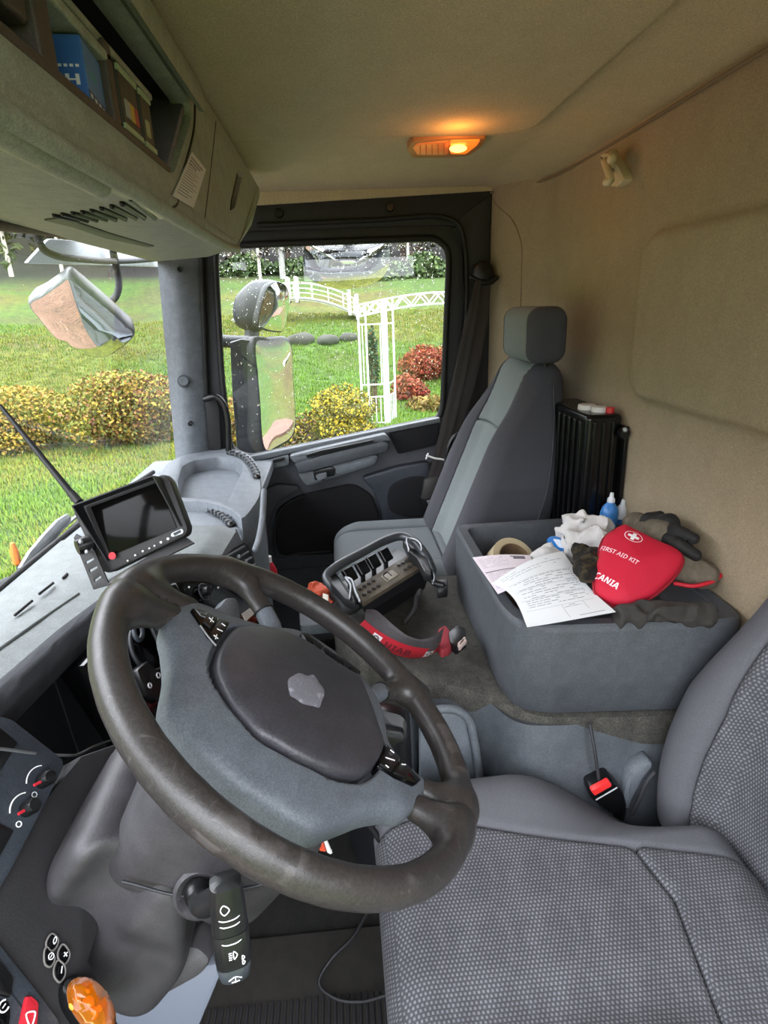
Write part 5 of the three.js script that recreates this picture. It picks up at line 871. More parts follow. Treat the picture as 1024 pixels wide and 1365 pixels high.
  part('label_strip', slab([[-0.19,1.441,-0.733],[-0.198,1.441,-0.828],[-0.207,1.441,-0.84],[-0.199,1.441,-0.747]], 0.004, { b: 0.001, toward: new THREE.Vector3(-0.2, 0, -0.8) }), std('#c6cab4', 0.6), con);
  part('rod_handle', tube([[-0.197,1.443,-0.418],[-0.2,1.443,-0.449],[-0.202,1.443,-0.515],[-0.203,1.443,-0.57],[-0.203,1.443,-0.603],[-0.204,1.443,-0.627]], 0.011, { n: 10 }), M.console, con);
  part('handle_mount', slab([[-0.234,1.448,-0.652],[-0.222,1.448,-0.643],[-0.209,1.448,-0.662],[-0.223,1.448,-0.692],[-0.236,1.448,-0.69]], 0.01, { r: 0.008, b: 0.003, toward: new THREE.Vector3(-0.2, 0, -0.8) }), M.consoleFrame, con);
  const gA = [[-0.394,1.472,-0.996],[-0.371,1.469,-0.968],[-0.347,1.466,-0.941],[-0.325,1.463,-0.916],[-0.304,1.461,-0.891],[-0.28,1.458,-0.856],[-0.257,1.455,-0.824],[-0.234,1.452,-0.788],[-0.211,1.45,-0.743]], gB = [[-0.379,1.47,-1.04],[-0.36,1.467,-1.025],[-0.34,1.465,-1.007],[-0.32,1.463,-0.988],[-0.301,1.46,-0.969],[-0.282,1.458,-0.952],[-0.262,1.456,-0.93],[-0.246,1.454,-0.914],[-0.227,1.451,-0.893]];
  gA.forEach((a, i) => part('grille_slot', tube([a, [0, 1, 2].map((k) => lerp(a[k], gB[i][k], 0.5)), gB[i]], 0.0036, { n: 6, seg: 10 }), M.black, con));
  part('flap', slab([[-0.448,1.477,-1.088],[-0.392,1.471,-1.021],[-0.391,1.471,-1.062],[-0.393,1.471,-1.235],[-0.376,1.469,-1.446],[-0.4,1.472,-1.488],[-0.443,1.477,-1.344],[-0.434,1.476,-1.16]], 0.004, { r: 0.004, b: 0.001, toward: new THREE.Vector3(-0.3, 0, -0.6) }), M.dashDark, con);
  part('front_trim', tube([[-0.57,1.475,-1.027], [-0.57,1.488,-1.202], [-0.57,1.507,-1.534], [-0.565,1.527,-2.116], [-0.565,1.534,-2.252]], 0.01, { n: 8 }), plastic('#7d6b5c', 0.6), con);
}
{ // printed notice on the fascia
  const q = [[-0.187,1.548,-0.995],[-0.187,1.545,-1.095],[-0.187,1.47,-0.956],[-0.187,1.467,-0.84]], f = frameOf(q, new THREE.Vector3(1, 1.5, -0.9));
  const pix = canvasTex(256, 320, (c, w, h) => { c.fillStyle = '#d8d4cc'; c.fillRect(0, 0, w, h); c.fillStyle = '#44413e'; for (const [y, w2] of [[30, 190], [52, 160], [74, 120]]) for (let x = 18; x < 18 + w2; x += 15) c.fillRect(x, y, 11, 13); for (let i = 0; i < 12; i++) c.fillRect(18, 96 + i * 17, 120 + ((i * 53) % 95), 4); });
  const L = [q[0], q[1], q[2], q[3]];
  const g = new THREE.BufferGeometry(), n = [0.0015, 0, 0], v = [...L, ...L.map((p) => p.map((c, i) => c - n[i]))];
  g.setAttribute('position', new THREE.Float32BufferAttribute(v.flat(), 3)); g.setAttribute('uv', new THREE.Float32BufferAttribute([1, 1, 0, 1, 0, 0, 1, 0, 1, 1, 0, 1, 0, 0, 1, 0].map((x, i) => i % 2 ? x : 1 - x), 2)); g.setIndex([0, 1, 2, 0, 2, 3, 4, 6, 5, 4, 7, 6, 0, 4, 1, 1, 4, 5, 1, 5, 2, 2, 5, 6, 2, 6, 3, 3, 6, 7, 3, 7, 0, 0, 7, 4]);
  const gg = g.toNonIndexed(); gg.computeVertexNormals();
  single('notice_label', gg, std('#ffffff', 0.5, { map: pix, side: THREE.DoubleSide }), 'printed paper notice stuck on the end of the overhead console', 'label', { uv: true });
}
{ // blue bulb box in the middle compartment
  const t = thing('bulb_box', 'blue cardboard box tilted in the middle compartment of the overhead console', 'box', [-0.243, 1.5085, -0.648]); t.rotation.set(0, 0.1, 0);
  const pix = canvasTex(256, 256, (c, w, h) => { c.fillStyle = '#2c63ad'; c.fillRect(0, 0, w, h); c.fillStyle = '#e8ecf2'; c.save(); c.translate(w / 2, h / 2); c.rotate(Math.PI); c.font = 'bold 62px sans-serif'; c.fillText('HA', -118, -30); for (let i = 0; i < 7; i++) c.fillRect(-116 + i * 14, -2, 9, 12); c.restore(); });
  const pix2 = canvasTex(256, 256, (c, w, h) => { c.fillStyle = '#4f7fb4'; c.fillRect(0, 0, w, h); c.fillStyle = '#3c8f9a'; c.fillRect(60, 110, 90, 40); c.fillStyle = '#1d2f52'; c.fillRect(0, 216, w, 40); c.fillStyle = '#dfe6ee'; for (let i = 0; i < 4; i++) c.fillRect(20 + i * 58, 226, 34, 18); });
  const W = 0.062, Hh = 0.045, D = 0.085;
  part('box_body', new THREE.BoxGeometry(D, Hh, W).translate(0, Hh / 2, 0), std('#2f66ae', 0.5), t, { local: true });
  part('front_print', planeUV(new THREE.BoxGeometry(0.001, Hh - 0.003, W - 0.003).translate(D / 2, Hh / 2, 0), [D / 2, 0, W / 2], [0, 0, -1], [0, 1, 0], W, Hh), std('#ffffff', 0.45, { map: pix2 }), t, { local: true, uv: true });
  part('side_print', planeUV(new THREE.BoxGeometry(D - 0.003, Hh - 0.003, 0.001).translate(0, Hh / 2, W / 2), [-D / 2, 0, W / 2], [1, 0, 0], [0, 1, 0], D, Hh), std('#ffffff', 0.45, { map: pix }), t, { local: true, uv: true });
}
// two black plug-in modules in the end compartment
{
  const mk = (name, label, z0, z1, col) => {
    const t = thing(name, label, 'module', [-0.25, 1.508, (z0 + z1) / 2]);
    part('case', box(-0.3, 1.508, z1, -0.202, 1.568, z0, 0.005), M.black, t);
    part('face', box(-0.206, 1.512, z1 + 0.003, -0.198, 1.565, z0 - 0.003, 0.003), plastic('#3f4138', 0.5), t);
    part('pale_strip', box(-0.2, 1.509, z1 + 0.003, -0.1965, 1.515, z0 - 0.003, 0.001), std('#9fb08a', 0.4), t);
    part('pale_strip', box(-0.2, 1.56, z1 + 0.003, -0.1965, 1.566, z0 - 0.003, 0.001), std('#9fb08a', 0.4), t);
    col.forEach((c, i) => part('print_field', box(-0.1985, 1.522, z0 - 0.012 - (i + 1) * 0.014, -0.1965, 1.538, z0 - 0.013 - i * 0.014, 0), std(c, 0.6), t));
  };
  mk('plug_module', 'black module with red and yellow colour fields in the end compartment', -0.715, -0.782, ['#a8a39a', '#c9a43a', '#b5483c']);
  mk('plug_module', 'narrower black module beside the colour marked one, by the compartment wall', -0.787, -0.835, ['#a9a67a']);
}
// ---------------------------------------------------------------- lit reading lamp in the headliner, hook on the wall
{
  const y = 1.687, t = thing('reading_lamp', 'lit orange reading lamp set into the headliner', 'lamp', [0.29, y, -1.61]);
  const o = [[0.207,1.686,-1.654],[0.211,1.686,-1.591],[0.291,1.686,-1.564],[0.373,1.686,-1.57],[0.379,1.686,-1.64],[0.371,1.686,-1.722],[0.305,1.686,-1.74],[0.23,1.686,-1.733]];
  part('bezel', slab(o.map((p) => [lerp(0.295, p[0], 1.06), y, lerp(-1.62, p[2], 1.1)]), 0.02, { r: 0.012, b: 0.004, toward: new THREE.Vector3(0.3, 0, -1.6) }), std('#c98a5a', 0.5), t);
  const cl = slab([[0.214,1.684,-1.638],[0.219,1.684,-1.596],[0.29,1.684,-1.575],[0.313,1.684,-1.699],[0.299,1.684,-1.706],[0.233,1.684,-1.7]], 0.014, { r: 0.008, b: 0.004, toward: new THREE.Vector3(0.3, 0, -1.6) });
  part('lens', cl, new THREE.MeshPhysicalMaterial({ color: '#ffb070', transmission: 0.4, thickness: 0, roughness: 0.35, emissive: '#ff7a30', emissiveIntensity: 0.35 }), t);
  for (let i = 0; i < 5; i++) { const a = [0.227,1.683,-1.599], b = [0.281,1.683,-1.583], c = [0.239,1.683,-1.688], d = [0.299,1.683,-1.686], f = i / 4; part('lens_rib', rod(a.map((q, k) => lerp(q, b[k], f)), c.map((q, k) => lerp(q, d[k], f)), 0.0012, 0.0012, 6), std('#d98a4a', 0.4), t); }
  const hot = slab([[0.293,1.683,-1.571],[0.364,1.683,-1.57],[0.367,1.683,-1.618],[0.358,1.683,-1.699],[0.316,1.683,-1.695]], 0.012, { r: 0.008, b: 0.004, toward: new THREE.Vector3(0.3, 0, -1.6) });
  part('lit_lens', hot, new THREE.MeshStandardMaterial({ color: '#ff9a4a', emissive: '#ff7a1e', emissiveIntensity: 0.9, roughness: 0.4 }), t);
  part('bulb', new THREE.SphereGeometry(0.016, 18, 12).scale(1.3, 0.5, 1).translate(...[0.318,1.676,-1.603]), new THREE.MeshStandardMaterial({ color: '#ffd08a', emissive: '#ffb45a', emissiveIntensity: 4 }), t);
  const lamp = new THREE.PointLight('#ffa24a', 0.035); lamp.position.set(...[0.294,1.65,-1.483]); lamp.castShadow = true; lamp.shadow.radius = 1.4; scene.add(lamp); lamp.name = 'reading_lamp_light';
}
{
  const t = thing('coat_hook', 'beige plastic coat hook on the rear wall near the ceiling', 'hook', [0.655,1.585,-1.505]), B = std('#cfc3a6', 0.5);
  part('plate', slab([[0.64,1.645,-1.551],[0.64,1.644,-1.518],[0.64,1.634,-1.485],[0.64,1.58,-1.415],[0.64,1.567,-1.405],[0.64,1.559,-1.44],[0.64,1.567,-1.48]], 0.03, { r: 0.008, b: 0.005 }), B, t);
  part('hook', tube([[0.625,1.618,-1.479], [0.6,1.577,-1.392], [0.598,1.56,-1.377], [0.592,1.56,-1.385]], 0.008), B, t);
  part('top_knob', tube([[0.63,1.624,-1.446], [0.61,1.608,-1.406]], 0.011), B, t);
  part('screw_hole', lathe([[0.0, 0.001], [0.006, 0.001], [0.007, 0]], [0.636,1.594,-1.464], [-1, 0, 0], 12), std('#6a5a45', 0.6), t);
}

// ---------------------------------------------------------------- driver's seat
{
  const t = thing('driver_seat', 'grey driver seat with woven cloth centre in the right foreground', 'seat', [0.28, 0.2, -0.57]);
  const Zc = -0.57;
  // cushion: flat middle, raised far and near rolls that fall away to the rear
  const cush = (x, y, z) => {
    const q = Math.abs(z - Zc); y += 0.15 * sstep(0.24, 0.56, x) * sstep(0.1, 0.22, Zc - z);
    let d = sdBox(x, y, z, 0.29, 0.455, Zc, 0.275, 0.1, 0.235, 0.055);
    d = smin(d, Math.min(sdCap(x, y, z, [0.1, 0.515, Zc - 0.2], [0.3, 0.52, Zc - 0.205], 0.055, 0.055), sdCap(x, y, z, [0.3, 0.52, Zc - 0.205], [0.53, 0.5, Zc - 0.21], 0.055, 0.05)), 0.05);
    d = smin(d, Math.min(sdCap(x, y, z, [0.1, 0.515, Zc + 0.2], [0.3, 0.52, Zc + 0.205], 0.055, 0.055), sdCap(x, y, z, [0.3, 0.52, Zc + 0.205], [0.53, 0.46, Zc + 0.215], 0.055, 0.05)), 0.05);
    return d;
  };
  const mid = (x, z) => Math.max(Zc - z - 0.165 + 0.26 * Math.max(0, x - 0.1), z - Zc - 0.19);          // inside: woven centre
  const wedge = (x, z) => x - (0.385 + 0.03 * (1 - Math.abs(z - Zc) / 0.163));   // seam across the rear third
  const seam = (d, s) => smax(d, s, 0.012);
  const lo = [-0.02, 0.33, -0.87], hi = [0.6, 0.62, -0.27];
  part('cushion_centre', solid((x, y, z) => seam(seam(cush(x, y, z), mid(x, z)), wedge(x, z)), lo, hi, 0.0075), M.seatWeave, t);
  part('cushion_rear', solid((x, y, z) => seam(seam(cush(x, y, z) - 0.003, mid(x, z)), -wedge(x, z)), lo, hi, 0.0075), M.seatWeave, t);
  part('cushion_side', solid((x, y, z) => seam(cush(x, y, z), Math.max(-mid(x, z), z - Zc)), lo, hi, 0.0075), M.seatSide, t);
  part('cushion_side', solid((x, y, z) => seam(cush(x, y, z), Math.max(-mid(x, z), Zc - z)), lo, hi, 0.0075), M.seatSide, t);
  // backrest leaning rearwards, narrower towards the top
  const bx = (y) => 0.575 + 0.2 * (y - 0.5) - 0.06 * Math.max(0, y - 0.85), bw = (y) => 0.25 - 0.2 * Math.max(0, y - 0.72) + 0.0 * y;
  const back = (x, y, z) => {
    const w = bw(y), q = Math.abs(z - Zc), c = bx(y);
    const dx = Math.abs(x - c - 0.045) - 0.06, dz = q - w, dy = Math.abs(y - 0.78) - 0.37, r = 0.04, a = dx + r, b = dz + r, e = dy + r;
    let d = Math.hypot(Math.max(a, 0), Math.max(b, 0), Math.max(e, 0)) + Math.min(Math.max(a, b, e), 0) - r;
    const bulge = 0.035 - 0.055 * Math.pow((y - 0.64) / 0.22, 2), roll = Math.hypot(x - c + bulge, q - w + 0.055) - 0.057, cap = Math.max(y - 1.12, 0.46 - y);
    d = smin(d, Math.max(roll, cap) * 0.9, 0.035); return Math.max(d, x - 0.655);
  };
  const bm = (y, z) => Math.abs(z - Zc) - 0.155;
  const bl = [0.42, 0.4, -0.86], bh = [0.7, 1.2, -0.28];
  part('backrest_centre', solid((x, y, z) => seam(back(x, y, z), bm(y, z)), bl, bh, 0.0085), M.seatWeave, t);
  part('backrest_side', solid((x, y, z) => seam(back(x, y, z), Math.max(-bm(y, z), z - Zc)), bl, bh, 0.0085), M.seatSide, t);
  part('backrest_side', solid((x, y, z) => seam(back(x, y, z), Math.max(-bm(y, z), Zc - z)), bl, bh, 0.0085), M.seatSide, t);
  part('base', [box(0.08, 0, -0.75, 0.5, 0.36, -0.4, 0.03)], M.dashDark, t);
  // recliner cover and trim between cushion and backrest
  part('recliner_cover', slab([[0.453,0.484,-0.8],[0.459,0.536,-0.8],[0.47,0.559,-0.8],[0.498,0.574,-0.8],[0.505,0.561,-0.8],[0.489,0.533,-0.8],[0.476,0.498,-0.8],[0.469,0.465,-0.8]], 0.03, { r: 0.01, b: 0.006 }), M.dashGrey, t);
  part('recliner_edge', tube([[0.469,0.471,-0.79],[0.479,0.501,-0.79],[0.489,0.539,-0.79],[0.5,0.557,-0.79]], 0.004, { n: 6 }), M.frame, t);
  part('hinge', slab([[0.488,0.46,-0.815],[0.532,0.46,-0.815],[0.554,0.419,-0.815],[0.497,0.422,-0.815]], 0.03, { r: 0.006, b: 0.004 }), std('#b3a68e', 0.6), t);
}
{
  const t = thing('seat_buckle', 'black belt buckle with a red button beside the driver seat cushion', 'belt buckle', [0.424,0.511,-0.8]);
  part('housing', slab([[0.388,0.534,-0.79],[0.426,0.549,-0.79],[0.45,0.521,-0.79],[0.462,0.483,-0.79],[0.432,0.47,-0.79],[0.393,0.511,-0.79]], 0.04, { r: 0.008, b: 0.006 }), M.black, t);
  part('release_button', slab([[0.387,0.537,-0.782],[0.418,0.555,-0.782],[0.425,0.544,-0.782],[0.395,0.525,-0.782]], 0.012, { r: 0.004, b: 0.003 }), std('#e0302f', 0.4), t);
  part('rim', tube([[0.398,0.518,-0.782],[0.432,0.54,-0.782]], 0.0015, { n: 6 }), M.silver, t);
  part('stem', tube([[0.456,0.474,-0.81], [0.47,0.367,-0.83], [0.52, 0.3, -0.84], [0.5, 0.1, -0.84]], 0.012), M.black, t);
}
// ---------------------------------------------------------------- passenger seat
{
  const t = thing('passenger_seat', 'grey passenger seat with pale centre panels and a headrest', 'seat', [0.3, 0.2, -1.72]);
  const Zc = -1.72, w0 = 0.23;
  const cush = (x, y, z) => {
    let d = sdBox(x, y, z, 0.21, 0.54, Zc, 0.255, 0.09, w0, 0.055);
    for (const s of [-1, 1]) d = smin(d, sdCap(x, y, z, [0.05, 0.59, Zc + s * 0.185], [0.42, 0.585, Zc + s * 0.185], 0.048, 0.048), 0.04);
    return d;
  };
  const seam = (d, s) => smax(d, s, 0.012), mid = (z) => Math.abs(z - Zc) - 0.14;
  const lo = [-0.08, 0.42, -2.0], hi = [0.52, 0.68, -1.45];
  part('cushion_centre', solid((x, y, z) => seam(seam(cush(x, y, z), mid(z)), x - 0.28), lo, hi, 0.009), M.seatCushion, t);
  part('cushion_rear', solid((x, y, z) => seam(seam(cush(x, y, z), mid(z)), 0.28 - x), lo, hi, 0.009), M.seatCushion, t);
  for (const s of [-1, 1]) part('cushion_side', solid((x, y, z) => seam(cush(x, y, z), Math.max(-mid(z), -s * (z - Zc))), lo, hi, 0.009), M.seatCushion, t);
  // backrest: profile taken along its height
  const front = (y) => 0.352 + 0.4 * (y - 0.78) - 0.12 * Math.max(0, y - 1.05), rear = (y) => y > 1.0 ? 0.6 - 1.0 * Math.pow(Math.max(0, y - 1.1), 2) : 0.6 - 0.16 * (1.0 - y);
  const bw = (y) => 0.238 - 0.27 * Math.max(0, y - 0.86);
  const back = (x, y, z) => {
    const q = Math.abs(z - Zc), w = bw(y), f = front(y), roll = 0.045 * sstep(0.06, 0.17, q) * sstep(1.17, 0.95, y);
    const a = Math.max(f + 0.012 - roll - x, x - rear(y)) * 0.9, b = q - w, c = Math.abs(y - 0.87) - 0.31, r = 0.045;
    const A = a + r, B = b + r, Cc = c + r; return Math.hypot(Math.max(A, 0), Math.max(B, 0), Math.max(Cc, 0)) + Math.min(Math.max(A, B, Cc), 0) - r;
  };
  const bl = [0.16, 0.52, -2.0], bh = [0.66, 1.22, -1.44], bmid = (z) => Math.abs(z - Zc) - 0.118, cross = (y, z) => y - 0.985;
  const frontOnly = (x, y) => x - (front(y) + 0.06);
  part('backrest_body', solid((x, y, z) => Math.max(back(x, y, z), -Math.max(bmid(z), frontOnly(x, y))), bl, bh, 0.009), M.seatDark, t);
  part('lower_panel', solid((x, y, z) => seam(Math.max(back(x, y, z) - 0.002, frontOnly(x, y) - 0.02), Math.max(bmid(z), cross(y, z))), bl, bh, 0.008), M.seatPale, t);
  part('upper_panel', solid((x, y, z) => seam(Math.max(back(x, y, z) - 0.0, frontOnly(x, y) - 0.02), Math.max(bmid(z), -cross(y, z))), bl, bh, 0.008), M.seatPale, t);
  for (const z of [Zc + 0.232]) part('piping', tube([[0.56, 1.13, z - 0.06], [0.558, 1.0, z - 0.03], [0.535, 0.85, z + 0.006], [0.505, 0.74, z + 0.006]], 0.0025, { n: 6, seg: 40 }), M.seatDark, t);
  // headrest with its sides in darker cloth
  const head = (x, y, z) => smax(sdBox(x, y, z, 0.53, 1.245, -1.64, 0.052, 0.07, 0.135, 0.035), Math.abs(z + 1.64) - 0.135 + 0.3 * Math.abs(y - 1.25) * 0.2, 0.02);
  const hl = [0.46, 1.15, -1.8], hh = [0.6, 1.33, -1.48];
  part('headrest', solid((x, y, z) => smax(head(x, y, z), Math.abs(z + 1.64) - 0.102, 0.004), hl, hh, 0.006), M.seatPale, t);
  for (const s of [-1, 1]) part('headrest_side', solid((x, y, z) => smax(head(x, y, z), 0.102 - s * (z + 1.64), 0.004), hl, hh, 0.006), M.seatDark, t);
  for (const z of [-1.7, -1.58]) part('headrest_post', rod([0.55, 1.12, z], [0.545, 1.2, z], 0.006), M.black, t);
  part('base', box(0.08, 0, -1.9, 0.42, 0.48, -1.54, 0.03), M.dashDark, t);
}
{ // belt of the passenger seat with its guide on the post
  const t = thing('seat_belt', 'dark seat belt hanging from the door post beside the passenger seat', 'seat belt', [0.39,0.57,-2.1]);
  const web = std('#3b3634', 0.8, { map: per(knitPix, 0.03) });
  part('guide', slab([[0.473,1.419,-2.13],[0.482,1.451,-2.13],[0.503,1.462,-2.13],[0.528,1.459,-2.13],[0.541,1.445,-2.13],[0.552,1.411,-2.13],[0.552,1.392,-2.13],[0.473,1.4,-2.13]], 0.04, { r: 0.01, b: 0.008 }), M.black, t);
  part('guide_loop', tube([[0.467,1.409,-2.115],[0.495,1.394,-2.115],[0.526,1.39,-2.115],[0.551,1.406,-2.115]], 0.009), M.black, t);
  const A = [[633,372,2130],[622,440,2120],[606,520,2110],[590,590,2100],[580,640,2095],[572,668,2090]];
  const strip = (L, R) => { const c1 = new THREE.CatmullRomCurve3(L.map(V3)), c2 = new THREE.CatmullRomCurve3(R.map(V3)); return sheet((u, v) => { const a = c1.getPoint(v), b = c2.getPoint(v); return [lerp(a.x, b.x, u), lerp(a.y, b.y, u), lerp(a.z, b.z, u) + 0.001 * Math.sin(u * 9)]; }, [0, 0, -0.003], 8, 40); };
  part('webbing', strip([[0.484,1.399,-2.11],[0.444,1.267,-2.11],[0.406,1.093,-2.11],[0.365,0.932,-2.11],[0.331,0.802,-2.11],[0.308,0.718,-2.11],[0.279,0.65,-2.11]], [[0.532,1.397,-2.11],[0.522,1.264,-2.11],[0.488,1.089,-2.11],[0.441,0.928,-2.11],[0.403,0.812,-2.11],[0.37,0.715,-2.11],[0.35,0.634,-2.11]]), web, t);
  part('webbing_fold', strip([[0.476,1.399,-2.1],[0.457,1.314,-2.1],[0.422,1.169,-2.1],[0.385,0.991,-2.1],[0.347,0.831,-2.1],[0.318,0.732,-2.1]], [[0.497,1.398,-2.1],[0.488,1.313,-2.1],[0.461,1.168,-2.1],[0.423,0.989,-2.1],[0.382,0.829,-2.1],[0.349,0.73,-2.1]]), web, t);
  part('tongue', slab([[0.293,0.728,-2.08],[0.348,0.736,-2.08],[0.364,0.701,-2.08],[0.353,0.644,-2.08],[0.281,0.654,-2.08]], 0.02, { r: 0.006 }), std('#3a3836', 0.5), t);
  part('tongue_plate', slab([[0.299,0.65,-2.07],[0.338,0.662,-2.07],[0.343,0.642,-2.07],[0.307,0.629,-2.07]], 0.006, { r: 0.002 }), M.silver, t);
  part('latch', slab([[0.28,0.65,-2.075],[0.347,0.669,-2.075],[0.38,0.585,-2.075],[0.329,0.565,-2.075]], 0.02, { r: 0.006 }), M.black, t);
  const tie = part('cable_tie', tube([[0.302,0.82,-2.075],[0.331,0.808,-2.075],[0.364,0.8,-2.075],[0.369,0.792,-2.075]], 0.0035, { n: 6 }), M.white, t);
  part('tie_end', rod([0.299,0.807,-2.075], [0.307,0.828,-2.075], 0.003), M.white, tie);
  part('holder', tube([[0.377,0.585,-2.06],[0.369,0.729,-2.06],[0.375,0.839,-2.06],[0.399,0.886,-2.06],[0.42,0.896,-2.06]], 0.008), M.black, t);
  part('holder_plate', slab([[0.39,0.851,-2.1],[0.434,0.876,-2.1],[0.447,0.536,-2.1],[0.39,0.54,-2.1]], 0.03, { r: 0.01 }), M.frame, t);
}
{ // black power inverter on the rear wall behind the passenger seat
  const t = thing('power_inverter', 'black power inverter standing on the rear wall behind the passenger seat', 'inverter', [0.6, 0.7, -1.45]);
  const z0 = -1.33, z1 = -1.6, bl = std('#0c0c0e', 0.22);
  part('case', box(0.565, 0.72, z1, 0.652, 1.075, z0, 0.012), bl, t);
  for (let i = 0; i < 5; i++) part('rib', box(0.556, 0.735, z0 - 0.03 - i * 0.034, 0.57, 1.06, z0 - 0.018 - i * 0.034, 0.004), bl, t);
  for (let i = 0; i < 3; i++) part('rib', box(0.58 + i * 0.022, 0.735, z0 - 0.004, 0.59 + i * 0.022, 1.06, z0 + 0.006, 0.003), bl, t);
  part('flange', box(0.648, 0.74, z0 - 0.01, 0.658, 1.05, z0 + 0.022, 0.003), bl, t);
  part('clamp', lathe([[0, 0.012], [0.012, 0.012], [0.014, 0]], [0.645, 1.035, z0 + 0.016], [0, 0, 1], 14), M.black, t);
  part('screw', new THREE.SphereGeometry(0.006, 10, 8).translate(0.643, 1.045, z0 + 0.03), M.silver, t);
  for (const [x, z, r] of [[0.6, -1.42, 0.02], [0.615, -1.38, 0.018]]) { const k = part('white_socket', lathe([[0, 0.012], [r * 0.6, 0.014], [r, 0.012], [r * 1.05, 0]], [x, 1.074, z], [0, 1, 0], 20), std('#cfccc6', 0.5), t); part('socket_centre', lathe([[0, 0.0155], [r * 0.4, 0.015], [r * 0.45, 0.01]], [x, 1.074, z], [0, 1, 0], 14), std('#a39f98', 0.5), k); }
  part('red_cap', lathe([[0, 0.014], [0.009, 0.013], [0.01, 0]], [0.632, 1.074, -1.36], [0, 1, 0], 14), std('#c02a2a', 0.5), t);
  const pix = canvasTex(64, 256, (c, w, h) => { c.fillStyle = '#0c0c0e'; c.fillRect(0, 0, w, h); c.save(); c.translate(w / 2, h / 2); c.rotate(-Math.PI / 2); c.fillStyle = '#caa12c'; for (let i = 0; i < 13; i++) c.fillRect(-118 + i * 18, -12 + (i % 3) * 2, 13, 24 - (i % 2) * 4); c.restore(); });
  part('lettering', planeUV(new THREE.BoxGeometry(0.001, 0.17, 0.035).translate(0.5645, 0.87, -1.55), [0.5, 0.785, -1.5675], [0, 0, 1], [0, 1, 0], 0.035, 0.17), std('#ffffff', 0.4, { map: pix }), t, { uv: true });
}

// ---------------------------------------------------------------- engine tunnel between the seats
{
  const t = thing('engine_tunnel', 'carpeted engine tunnel between the seats with grey plastic side', 'engine tunnel', [0.2, 0, -1.15], { kind: 'structure' });
  const topP = [[0.104,0.64,-1.063],[0.126,0.64,-0.977],[0.18,0.64,-0.97],[0.243,0.64,-0.928],[0.285,0.64,-0.881],[0.318,0.64,-0.856],[0.407,0.64,-0.842],[0.499,0.64,-0.833],[0.609,0.64,-0.829]]; 
  const near = topP.map((p) => [p[0], p[2]]);
  const loop = [[-0.05, -1.44], [0.1, -1.46], [0.655, -1.46], [0.655, -0.86], ...near.slice().reverse(), [0.02, -1.05], [-0.04, -1.2]];
  part('carpet', plate(roundLoop(loop.map(([x, z]) => [x, -z]), 0.02), 0.12, 0.012).rotateX(-Math.PI / 2).translate(0, 0.64, 0), M.tunnel, t);
  part('core', plate(roundLoop(loop.map(([x, z]) => [x, -z]), 0.02), 0.53, 0.01).rotateX(-Math.PI / 2).translate(0, 0.53, 0), M.dashDark, t);
  // plastic side under the carpet edge
  const edge = [[0.1, 0.625, -0.95], ...[[0.126,0.625,-0.979],[0.205,0.625,-0.964],[0.246,0.625,-0.924],[0.271,0.625,-0.875],[0.295,0.625,-0.856],[0.349,0.625,-0.847],[0.404,0.625,-0.846],[0.508,0.625,-0.847],[0.62,0.625,-0.843]]];
  const edgeCurve = new THREE.CatmullRomCurve3(edge.map(V3));
  const side = (u, v) => { const p = edgeCurve.getPoint(u).toArray(); const s = Math.pow(v, 0.5); return [p[0] + 0.0 * v, p[1] - 0.02 * (1 - Math.cos(v * 3)) * 0.3 - 0.5 * v, p[2] + 0.035 * Math.sin(Math.min(1, v * 3) * 1.57)]; };
  part('side_panel', sheet(side, [0, -0.01, -0.03], 60, 24), M.armrest, t);
  part('side_joint', tube([[0.399,0.633,-0.832], [0.399,0.601,-0.807], [0.41,0.535,-0.8]], 0.003, { n: 6 }), M.frame, t);
  part('pocket', slab([[0.112,0.634,-0.9],[0.178,0.63,-0.9],[0.197,0.61,-0.9],[0.209,0.567,-0.9],[0.225,0.452,-0.9],[0.109,0.447,-0.9]], 0.02, { r: 0.012, b: 0.006 }), M.pillar, t);
  part('pocket_rim', tube([[0.111,0.643,-0.893],[0.174,0.64,-0.893],[0.199,0.618,-0.893],[0.21,0.573,-0.893],[0.224,0.467,-0.893]], 0.008, { n: 8, seg: 40 }), M.dashGrey, t);
}
{ // parking brake handle block behind the wheel
  const t = thing('brake_lever', 'black lever block on the side of the engine tunnel behind the wheel rim', 'lever', [0.059,0.634,-0.838]);
  part('block', slab([[0.03,0.684,-0.857],[0.073,0.673,-0.85],[0.084,0.661,-0.845],[0.081,0.627,-0.834],[0.061,0.618,-0.832],[0.042,0.626,-0.836]], 0.05, { r: 0.008, b: 0.006 }), M.black, t);
  part('grip', slab([[0.037,0.664,-0.828],[0.074,0.658,-0.823],[0.076,0.646,-0.819],[0.041,0.649,-0.823]], 0.03, { r: 0.006, b: 0.004 }), M.dashDark, t);
}
